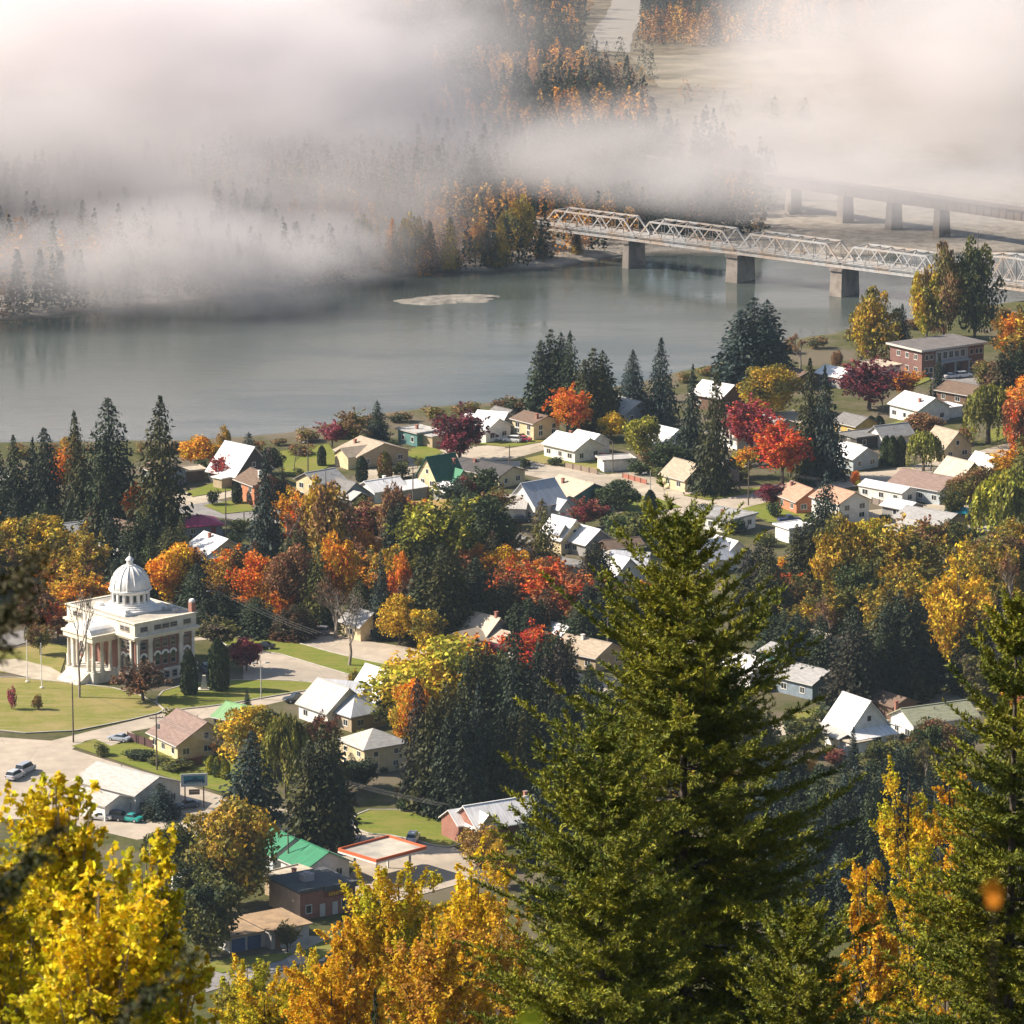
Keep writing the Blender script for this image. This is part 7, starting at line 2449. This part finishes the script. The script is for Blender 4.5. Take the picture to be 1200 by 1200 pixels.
# the belts of trees between the houses: more of the same kinds, close together
def belt(kind, pts, cols, tints, label, group, hp, wr):
    for i, (x, y) in enumerate(pts):
        h = hp * rng.uniform(0.8, 1.2)
        plant(kind, x + rng.uniform(-4, 4), y - h, y + rng.uniform(-3, 3), h * wr * rng.uniform(0.85, 1.15), cols[i % len(cols)], tints[i % len(tints)], label, group)
belt('D', [(22, 655), (60, 662), (110, 655), (160, 668), (200, 690), (235, 712), (275, 716), (318, 722), (365, 728), (408, 700), (420, 742), (480, 735), (540, 745), (585, 752), (640, 758), (700, 752), (740, 745), (600, 735), (655, 748),
           (520, 700), (575, 695), (470, 660), (545, 640), (700, 700), (770, 720), (350, 690), (300, 690)], ['dk', 'dg', 'dk'], ['dg', 'OL', 'BR'],
     "dark evergreen among the maples of the tree belt across mid town", "dark evergreens of the middle tree belt", 66, 0.75)
belt('B', [(25, 690), (70, 700), (115, 705), (275, 705), (310, 712), (360, 705), (415, 690), (425, 665), (485, 690), (545, 700), (615, 715), (645, 705), (585, 665), (475, 640), (440, 640), (365, 655)],
     ['BR', 'O', 'OL', 'RO', 'GO', 'BR'], ['OL', 'BR', 'BR', 'O'],
     "rust or orange maple crowded into the tree belt across mid town", "maples of the middle tree belt", 50, 0.95)
belt('D', [(540, 955), (585, 945), (620, 950), (645, 930), (665, 900), (690, 880), (640, 870), (600, 880), (560, 880), (700, 930), (650, 1010), (680, 1000), (700, 1040)], ['dk', 'dk', 'dg'], ['dk', 'dg', 'OL'],
     "tall dark conifer packed in the grove behind the brick house", "dark conifers of the grove behind the brick house", 120, 0.5)
belt('B', [(960, 690), (1010, 700), (1085, 680), (1085, 720), (1140, 700), (1155, 735), (1175, 700), (1190, 700), (1180, 660), (960, 760), (940, 730), (1190, 770), (1175, 740)],
     ['OL', 'GO', 'OL', 'YG'], ['GO', 'OL', 'BR', 'OL'], "olive and gold tree massed in the wood at the right", "trees of the right hand wood", 60, 0.95)
belt('D', [(1075, 795), (1045, 780), (1095, 790), (960, 810), (1150, 810), (1180, 815), (930, 800), (905, 740), (890, 720)], ['dk', 'dg'], ['dk', 'OL', 'GY'],
     "dark evergreen standing under the olive trees in the wood at the right", "dark evergreens of the right hand wood", 80, 0.7)
belt('B', [(240, 1075), (205, 1030), (340, 905), (655, 800), (590, 830), (545, 850), (470, 870), (1078, 918), (1090, 915), (1110, 940)], ['dg', 'OL', 'G'], ['OL', 'dg', 'BR'],
     "dull green tree crowding round the houses of the lower town", "dull green trees of the lower town", 60, 0.85)

belt('D', [(905, 1000), (935, 985), (965, 1010), (1000, 1012), (1035, 1010), (920, 1030), (955, 1040), (990, 1035), (1025, 1035), (1060, 1030), (905, 1075), (945, 1085), (985, 1085), (1025, 1085), (1065, 1080), (1100, 1040), (1130, 1000), (1160, 1010)],
     ['dk', 'dk', 'dg'], ['BL', 'dk', 'dg'], "shaded dark conifer massed in the hollow right of the large fir", "dark conifers in the hollow between the near firs", 100, 0.6)
belt('S', [(20, 536), (60, 534), (110, 533), (165, 532), (205, 531), (300, 528), (330, 524), (360, 519), (395, 511), (430, 503), (465, 497), (505, 491), (545, 486), (585, 482), (610, 480), (800, 449), (830, 442), (930, 415), (960, 408), (1000, 400), (1015, 398), (1070, 388), (1160, 372), (1180, 372)],
     ['OL', 'BR', 'dg', 'TN'], ['BR', 'dg', 'TN', 'OL'], "scrubby bush growing along the top of the near riverbank", "riverbank bushes", 13, 2.0)
belt('D', [(898, 965), (926, 958), (955, 972), (1055, 966), (1090, 972), (1022, 980), (985, 985), (1118, 960)], ['dk', 'dg'], ['BL', 'dk', 'dg'],
     "shaded dark evergreen standing just below the big white house", "dark evergreens below the big white house", 78, 0.62)
belt('B', [(720, 870), (760, 880), (800, 860), (840, 890), (880, 900), (740, 940), (790, 950), (850, 960), (760, 1010), (820, 1040), (880, 1060), (740, 1080), (800, 1110), (640, 1090), (690, 1110)], ['OL', 'dg', 'GO', 'BR'], ['dg', 'OL', 'BR'],
     "garden tree standing behind the large fir, between lower town houses", "garden trees behind the large fir", 62, 0.9)
belt('D', [(740, 850), (820, 840), (870, 870), (780, 910), (830, 925), (720, 985), (860, 1000), (790, 1070), (840, 1100)], ['dk', 'dg'], ['dk', 'OL'],
     "dark evergreen standing behind the large fir, above the slope", "dark evergreens behind the large fir", 84, 0.6)
belt('B', [(1225, 440), (1260, 470), (1230, 520), (1270, 560), (1225, 600), (1265, 640), (1300, 600), (1235, 690), (1280, 720), (1225, 760), (1330, 680), (1320, 520), (1250, 820), (1310, 800), (1220, 860), (1290, 880), (1350, 760)],
     ['OL', 'GO', 'O', 'BR'], ['GO', 'OL', 'BR'], "autumn tree continuing the right hand wood past the view's edge", "trees past the right edge", 66, 0.95)
belt('D', [(1240, 560), (1300, 640), (1250, 740), (1330, 840), (1230, 640), (1280, 800), (-30, 600), (-60, 612), (-95, 606), (-130, 616), (-50, 690), (-100, 700), (-150, 690)],
     ['dk', 'dg'], ['dk', 'OL'], "dark conifer just outside the picture's side edges", "conifers past the side edges", 84, 0.6)
belt('B', [(-30, 690), (-70, 700), (-110, 690), (-150, 710), (-40, 650), (-90, 655)], ['GO', 'O', 'OL'], ['OL', 'BR'],
     "avenue maple continuing past the left edge of the view", "avenue maples past the left edge", 66, 0.95)
# ------------------------------------------------------------------ trees of the slope below the camera
def slope_point(px, dist):
    x = (px - 600) / FPX * dist * 1.03
    return Vector((x, dist, terrain(x, dist) - 0.3))

M_firneedle = foliage_material("fir_sprays", 0.05, 0.5, 0.5, 0.03)
def big_fir(name, px, py_top, dist, prof, label, seed, lean=0.0, whorls=46, limb_gap=1.0):
    """a near fir: whorled limbs, drooping side twigs, needle sprays as many small blades"""
    r = np.random.default_rng(seed)
    top = W(px, py_top, dist)
    s = scale_at(top)
    base = slope_point(px - lean * 10, dist)
    H = top.z - base.z
    o = thing(name, label, "conifer", base)
    tb = MB()
    ctr = lambda z: Vector(((top.x - base.x) * (z / H) ** 1.5, (top.y - base.y) * (z / H), z))
    tb.tube([ctr(H * k / 12) for k in range(13)], [0.012 * H * (1 - 0.93 * k / 12) for k in range(13)], 9)
    C, D, S, UPV = [], [], [], []
    def spray(p, d, L, n, sc):
        """blades along a twig, both sides and above"""
        t = (np.arange(n) + r.random(n)) / n
        side = np.cross(d, [0, 0, 1.0]); side /= max(1e-6, np.linalg.norm(side))
        upv = np.cross(side, d)
        a = r.uniform(0, 2 * pi, n)
        out = np.cos(a)[:, None] * side + (0.12 + 0.9 * np.sin(a))[:, None] * upv
        dd = unit(0.75 * d + 0.85 * out + 0.2 * r.normal(size=(n, 3)))
        ln = sc * r.uniform(0.6, 1.2, n)
        c = p + d * (t * L)[:, None] + dd * (ln * 0.6)[:, None]
        C.append(c); D.append(dd); S.append(ln)
        UPV.append(unit(np.cross(dd, r.normal(size=(n, 3)))))
    nwh = int(H * 1.75)
    zs = np.linspace(0.03, 0.985, nwh)
    for zf in zs:
        z = zf * H + r.normal() * 0.08
        depth = H - z                              # metres below the tip
        R_ = np.interp(depth, prof[0], prof[1])
        nb = int(r.integers(11, 16))
        a0 = r.uniform(0, 2 * pi)
        for k in range(nb):
            a = a0 + 2 * pi * k / nb + r.normal() * 0.25
            L = R_ * r.uniform(0.5, 1.15)
            if r.random() < 0.09:
                L *= 1.3
            rise = np.interp(depth, [0, 2, 5, 9, 16], [1.1, 0.75, 0.38, 0.12, -0.05]) + r.normal() * 0.13
            c0 = ctr(z)
            m = max(4, int(L * 3.2))
            pts = []
            for i in range(m + 1):
                t = i / m
                zz = rise * L * t - 0.22 * L * t * (1 - t) + 0.16 * L * max(0, t - 0.55)
                wv = 0.05 * L * sin(t * 5 + k)
                pts.append(np.array([c0.x + cos(a) * L * t - sin(a) * wv, c0.y + sin(a) * L * t + cos(a) * wv, c0.z + zz]))
            if L > 0.5:
                tb.tube(pts, [0.022 * (0.4 + L * 0.28) * (1 - 0.85 * i / m) for i in range(m + 1)], 4, cap=False)
            for i in range(1, m + 1):
                t = i / m
                if t < 0.16 and depth > 3:
                    continue
                d0 = pts[i] - pts[i - 1]
                d0 /= np.linalg.norm(d0)
                sd = np.array([-d0[1], d0[0], 0]); sd /= max(1e-6, np.linalg.norm(sd))
                tl = (0.22 + 0.50 * (1 - t) ** 0.7) * min(1.0, 0.4 + L * 0.22)
                for sg in (-1, 1):
                    for rep in range(2):
                        tw = d0 * r.uniform(0.45, 1.0) + sd * sg * r.uniform(0.35, 0.9) + np.array([0, 0, r.uniform(-0.25, 0.38)])
                        tw /= np.linalg.norm(tw)
                        ll = tl * r.uniform(0.6, 1.2)
                        p = pts[i] - d0 * (r.random() * L / m)
                        spray(p, tw, ll, max(12, int(ll * 70)), 0.078)
                        if ll > 0.42:              # forked side tufts
                            for sg2 in (-1, 1):
                                q = p + tw * ll * r.uniform(0.35, 0.7)
                                t2 = tw * 0.6 + np.cross(tw, [0, 0, 1.0]) * sg2 * 0.7 + np.array([0, 0, r.uniform(-0.3, 0.2)]); t2 /= np.linalg.norm(t2)
                                spray(q, t2, ll * 0.45, max(8, int(ll * 30)), 0.072)
            spray(pts[-1], d0, 0.32, 22, 0.08)
    spray(np.array(ctr(H * 0.97)), np.array([0, 0, 1.0]), H * 0.03, 18, 0.14)
    C, D, S, UPV = map(np.concatenate, (C, D, S, UPV))
    me = quads_mesh("crown", C, D * S[:, None], UPV * (S * 0.24)[:, None])
    print(name, "blades", len(C), "H", round(H, 1))
    me.materials.append(M_firneedle)
    cr = link("crown", me, None, o)
    cr.color = (0.10, 0.122, 0.012, 1)
    cr["tint"] = [0.235, 0.23, 0.014]
    tb.build("trunk", M_bark, o)
    return o
S_ = FPX / 134.0
D0 = 130.0
mpp = D0 / FPX * 1.03               # metres per photo pixel there
big_fir("fir_tree", 803, 612, D0, ([0, 40 * mpp, 130 * mpp, 250 * mpp, 350 * mpp, 450 * mpp, 600 * mpp, 1500 * mpp], [0.15, 50 * mpp, 100 * mpp, 150 * mpp, 190 * mpp, 220 * mpp, 265 * mpp, 330 * mpp]),
        "large sunlit green fir towering in the middle of the view", 31)
D1 = 112.0
m1 = D1 / FPX * 1.03
big_fir("fir_tree", 706, 872, D1, ([0, 60 * m1, 150 * m1, 330 * m1, 1500 * m1], [0.15, 62 * m1, 95 * m1, 140 * m1, 230 * m1]),
        "smaller green fir in front of the large one's lower left", 32)
D2 = 118.0
m2 = D2 / FPX * 1.03
big_fir("fir_tree", 1192, 706, D2, ([0, 80 * m2, 200 * m2, 330 * m2, 480 * m2, 1500 * m2], [0.15, 45 * m2, 80 * m2, 112 * m2, 145 * m2, 215 * m2]),
        "tall green fir cut by the right edge of the view", 33)
big_fir("fir_tree", 940, 1075, 122.0, ([0, 60 * m1, 150 * m1, 330 * m1, 1500 * m1], [0.15, 55 * m1, 85 * m1, 120 * m1, 200 * m1]),
        "low fir filling the gap between the large fir and the right one", 34)

# ---- broadleaf trees of the slope: real leaves on real limbs
M_bigleaf = foliage_material("slope_leaves", 0.38, 0.35, 0.5, 0.025)
def leafy_tree(name, px, py_top, dist, wpx, colr, tint, label, seed, leaf=0.11, n=9000, cat="tree", lobes=26, bark=None, lsc=1.0):
    r = np.random.default_rng(seed)
    top = W(px, py_top, dist)
    base = slope_point(px, dist)
    H = max(8.0, top.z - base.z)
    mp_ = dist / FPX * 1.03
    Wd = wpx * mp_
    o = thing(name, label, cat, base)
    tb = MB()
    tb.tube([(0, 0, -0.2), (0.1, 0, H * 0.3), (-0.05, 0.1, H * 0.65), (0, 0, H * 0.97)], [0.016 * H, 0.012 * H, 0.007 * H, 0.001 * H], 8)
    C, Nn = [], []
    # limbs first, then ascending leafy shoots through the whole crown
    limbs = []
    for k in range(lobes):
        a = r.uniform(0, 2 * pi)
        zf = 0.30 + 0.66 * ((k + r.random()) / lobes)
        maxr = Wd / 2 * math.sin(min(1, max(0.05, (1.05 - zf) / 0.62)) * pi / 2) ** 0.8
        rr = maxr * math.sqrt(r.uniform(0.15, 1.0)) * 0.9
        c = np.array([cos(a) * rr, sin(a) * rr, zf * H])
        z0 = max(0.12, zf - r.uniform(0.16, 0.30)) * H
        root = np.array([0, 0, z0])
        mid = root * 0.45 + c * 0.55 + np.array([0, 0, -0.03 * H])
        tb.tube([tuple(root), tuple(mid), tuple(c)], [0.0046 * H, 0.0028 * H, 0.0006 * H], 5, cap=False)
        limbs.append((root, mid, c))
    ns = lobes * 9
    pp = max(8, n // ns)
    for j in range(ns):
        root, mid, c = limbs[j % lobes]
        t = r.uniform(0.25, 1.0)
        q = (mid + (c - mid) * (t - 0.4) / 0.6) if t > 0.4 else root + (mid - root) * t / 0.4
        q = q + r.normal(size=3) * Wd * 0.045
        d = np.array([q[0] / Wd * 0.9, q[1] / Wd * 0.9, 0.75]) + r.normal(size=3) * 0.38
        d /= np.linalg.norm(d)
        Lt = Wd * r.uniform(0.09, 0.24) * lsc
        tb.tube([q, q + d * Lt], [0.0007 * H, 0.0002 * H], 3, cap=False)
        tt = r.random(pp) ** 0.8
        wid = Wd * 0.022 * (1.25 - tt)
        C.append(q + d * (tt * Lt)[:, None] + r.normal(size=(pp, 3)) * wid[:, None])
        Nn.append(unit(np.array([0, 0, 0.35]) + r.normal(size=(pp, 3)) * 0.85))
    C, Nn = np.concatenate(C), np.concatenate(Nn)
    ax, ay = rand_axes(r, Nn, leaf * r.uniform(0.6, 1.3, len(C)), 0.75)
    me = quads_mesh("crown", C, ax, ay)
    me.materials.append(M_bigleaf)
    cr = link("crown", me, None, o)
    cr.color = (*colr, 1)
    cr["tint"] = list(tint)
    tb.build("trunk", bark or M_bark, o)
    return o
YL, YL2 = (0.70, 0.52, 0.014), (0.42, 0.40, 0.018)
GOLD, ORG = (0.66, 0.42, 0.016), (0.62, 0.33, 0.014)
leafy_tree("poplar_tree", 62, 894, 62, 290, YL, YL2, "near yellow leaved poplar filling the lower left corner", 41, 0.05, 52080, bark=M_palebark, lobes=138, lsc=0.8)
leafy_tree("poplar_tree", 172, 965, 66, 190, YL, YL2, "near yellow green poplar right of the corner one", 42, 0.05, 31000, bark=M_palebark, lobes=102, lsc=0.8)
leafy_tree("poplar_tree", -30, 925, 60, 210, YL2, YL, "near yellow poplar cut by the left edge of the view", 43, 0.05, 27280, bark=M_palebark, lobes=102, lsc=0.8)
leafy_tree("poplar_tree", 110, 1020, 57, 340, YL2, YL, "low yellow green poplar at the bottom left of the view", 44, 0.05, 44640, bark=M_palebark, lobes=132, lsc=0.8)
leafy_tree("birch_tree", 466, 1014, 300, 190, GOLD, YL2, "golden tree at the foot of the slope with a green tinged top", 45, 0.115, 50000, lobes=40)
leafy_tree("birch_tree", 552, 1008, 310, 170, GOLD, YL, "bright gold tree at the foot of the slope left of the big fir", 46, 0.115, 36000, lobes=44)
leafy_tree("birch_tree", 408, 1070, 290, 130, ORG, GOLD, "orange gold tree at the foot of the slope, low left of the golden one", 47, 0.11, 28000, lobes=34)
leafy_tree("birch_tree", 510, 1075, 260, 190, GOLD, (0.40, 0.20, 0.03), "wide gold tree at the bottom of the view left of the big fir", 48, 0.105, 36000, lobes=38)
leafy_tree("birch_tree", 585, 1050, 290, 150, (0.40, 0.24, 0.04), GOLD, "thin brownish gold tree beside the smaller fir", 49, 0.10, 30000, lobes=34)
leafy_tree("birch_tree", 350, 1112, 380, 130, YL2, GOLD, "yellow green tree low at the bottom left of the gold ones", 50, 0.13, 26000)
leafy_tree("birch_tree", 285, 1118, 400, 140, (0.30, 0.24, 0.03), YL2, "olive gold tree at the bottom beside the near poplars", 51, 0.13, 26000)
leafy_tree("birch_tree", 385, 1130, 280, 190, GOLD, ORG, "gold bush like tree at the very bottom of the view", 52, 0.11, 36000)
leafy_tree("birch_tree", 305, 1150, 300, 180, YL2, GOLD, "olive tree at the very bottom of the view", 59, 0.11, 30000)
leafy_tree("birch_tree", 1068, 888, 330, 150, GOLD, YL2, "gold tree between the large fir and the right fir", 53, 0.115, 26000)
leafy_tree("birch_tree", 1122, 875, 300, 105, GOLD, ORG, "gold tree touching the right fir", 54, 0.11, 18000)
leafy_tree("birch_tree", 1080, 955, 290, 130, GOLD, YL2, "second gold tree lower between the two firs", 55, 0.11, 22000)
leafy_tree("birch_tree", 1020, 1000, 250, 130, GOLD, ORG, "orange gold tree right of the large fir's lower branches", 56, 0.10, 22000)
leafy_tree("birch_tree", 985, 1110, 220, 100, ORG, GOLD, "orange tree at the bottom between the firs", 57, 0.10, 16000)
leafy_tree("birch_tree", 700, 1055, 300, 80, GOLD, ORG, "gold tree glimpsed through the big fir's lower branches", 58, 0.11, 12000)
tip = W(437, 1158, 200)
b0 = slope_point(437, 200)
o = thing("spruce_tree", "small dark spruce tip at the bottom of the view among gold leaves", "conifer", b0)
o.scale = (2.2, 2.2, tip.z - b0.z)
q = link("crown", PROTO['C'][0][0], None, o); q.color = (*PAL['dk'], 1); q["tint"] = list(PAL['dg'])
link("trunk", PROTO['C'][0][1], None, o)

# ---- a near fir left of the view whose limb tips reach in, out of focus
def near_fir():
    dist = 24.0
    base = slope_point(-150, dist)
    o = thing("fir_tree", "near dark fir whose blurred branch tips reach in from the left edge", "conifer", base)
    r = np.random.default_rng(77)
    tb = MB()
    topz = W(-150, 380, dist).z - base.z
    tb.tube([(0, 0, 0), (0, 0, topz * 0.5), (0, 0, topz)], [0.16, 0.11, 0.01], 8)
    C, D, S, U2 = [], [], [], []
    def limb(tipx, tipy, z_back, dd, wid=0.16):
        tip = W(tipx, tipy, dist + dd) - base
        root = Vector((0, 0, tip.z + z_back))
        n = 26
        pts = [np.array(root.lerp(tip, i / n) - Vector((0, 0, 0.22 * sin(pi * i / n)))) for i in range(n + 1)]
        tb.tube(pts, [0.022 * (1 - 0.9 * i / n) for i in range(n + 1)], 5, cap=False)
        for i in range(2, n + 1):
            d0 = pts[i] - pts[i - 1]; d0 /= np.linalg.norm(d0)
            sd = np.array([-d0[1], d0[0], 0]); sd /= np.linalg.norm(sd)
            for sg in (-1, 1):
                tw = d0 * 0.8 + sd * sg * r.uniform(0.4, 0.9) + np.array([0, 0, r.uniform(-0.7, 0.1)])
                tw /= np.linalg.norm(tw)
                ll = wid * r.uniform(0.7, 1.5) * (1.5 - i / n)
                m = 34
                t = r.random(m)
                a = r.uniform(0, 2 * pi, m)
                out = np.cos(a)[:, None] * np.cross(tw, [0, 0, 1.0]) + np.sin(a)[:, None] * np.array([0, 0, 1.0])
                dv = unit(0.7 * tw + 0.9 * out)
                ln = 0.02 * r.uniform(0.7, 1.2, m)
                C.append(pts[i] + tw * (t * ll)[:, None] + dv * ln[:, None]); D.append(dv); S.append(ln)
                U2.append(unit(np.cross(dv, r.normal(size=(m, 3)))))
    limb(40, 648, -0.35, -1.0, 0.24)
    limb(30, 690, -0.15, -0.5, 0.26)
    limb(14, 725, -0.1, -0.8, 0.24)
    limb(60, 975, -0.7, -1.5, 0.16)
    limb(216, 1122, -1.6, -2.0, 0.22)
    limb(170, 1160, -1.5, -1.8, 0.22)
    limb(40, 1005, -0.7, -1.2, 0.16)
    limb(-60, 500, 0.0, 0.5)
    C, D, S, U2 = map(np.concatenate, (C, D, S, U2))
    me = quads_mesh("crown", C, D * S[:, None], U2 * (S * 0.3)[:, None])
    me.materials.append(M_firneedle)
    q = link("crown", me, None, o); q.color = (0.02, 0.03, 0.006, 1); q["tint"] = [0.045, 0.04, 0.012]
    tb.build("trunk", M_bark, o)
near_fir()

# ---- two saplings close to the lens, each with a last leaf in view
def sapling(name, px, py, dist, size, colr, label):
    tip = W(px, py, dist)
    gz = terrain(tip.x, tip.y)
    base = Vector((tip.x + 0.10, tip.y + 0.25, gz))
    o = thing(name, label, "sapling", base)
    rel = tip - base
    tb = MB()
    tb.tube([(0, 0, 0), (rel.x * 0.2, rel.y * 0.2, rel.z * 0.5), (rel.x * 0.7, rel.y * 0.8, rel.z * 0.9), tuple(rel)], [0.006, 0.004, 0.002, 0.001], 5)
    tb.build("stem", M_bark, o)
    def leafshape(c, rot, sz):
        outline = [(0, -1), (0.42, -0.55), (0.85, -0.5), (0.62, -0.1), (0.8, 0.35), (0.4, 0.3), (0, 1.0), (-0.4, 0.3), (-0.8, 0.35), (-0.62, -0.1), (-0.85, -0.5), (-0.42, -0.55)]
        m = MB()
        M = Matrix.Translation(c) @ Matrix.Rotation(rot, 4, 'Y') @ Matrix.Rotation(R(62), 4, 'X')
        vs = [M @ Vector((x * sz, y * sz, 0.15 * sz * abs(x))) for x, y in outline]
        m.face(vs)
        q = m.build("leaf", M_bigleaf, o)
        q.color = (*colr, 1); q["tint"] = list(colr)
    leafshape(rel, 0.5, size)
    leafshape(rel - Vector((0.0, 0.02, size * 0.6)), -0.7, size * 0.7)
    leafshape(Vector((rel.x * 0.75, rel.y * 0.8, rel.z * 0.88)), 1.8, size)
    leafshape(Vector((rel.x * 0.4, rel.y * 0.5, rel.z * 0.7)), -1.4, size)
sapling("maple_sapling", 1163, 1042, 9.0, 0.028, (0.60, 0.26, 0.01), "blurred orange leaf of a sapling close to the lens at the right")
sapling("maple_sapling", 622, 1196, 7.5, 0.03, (0.30, 0.36, 0.02), "blurred yellow green leaf of a sapling at the bottom edge")
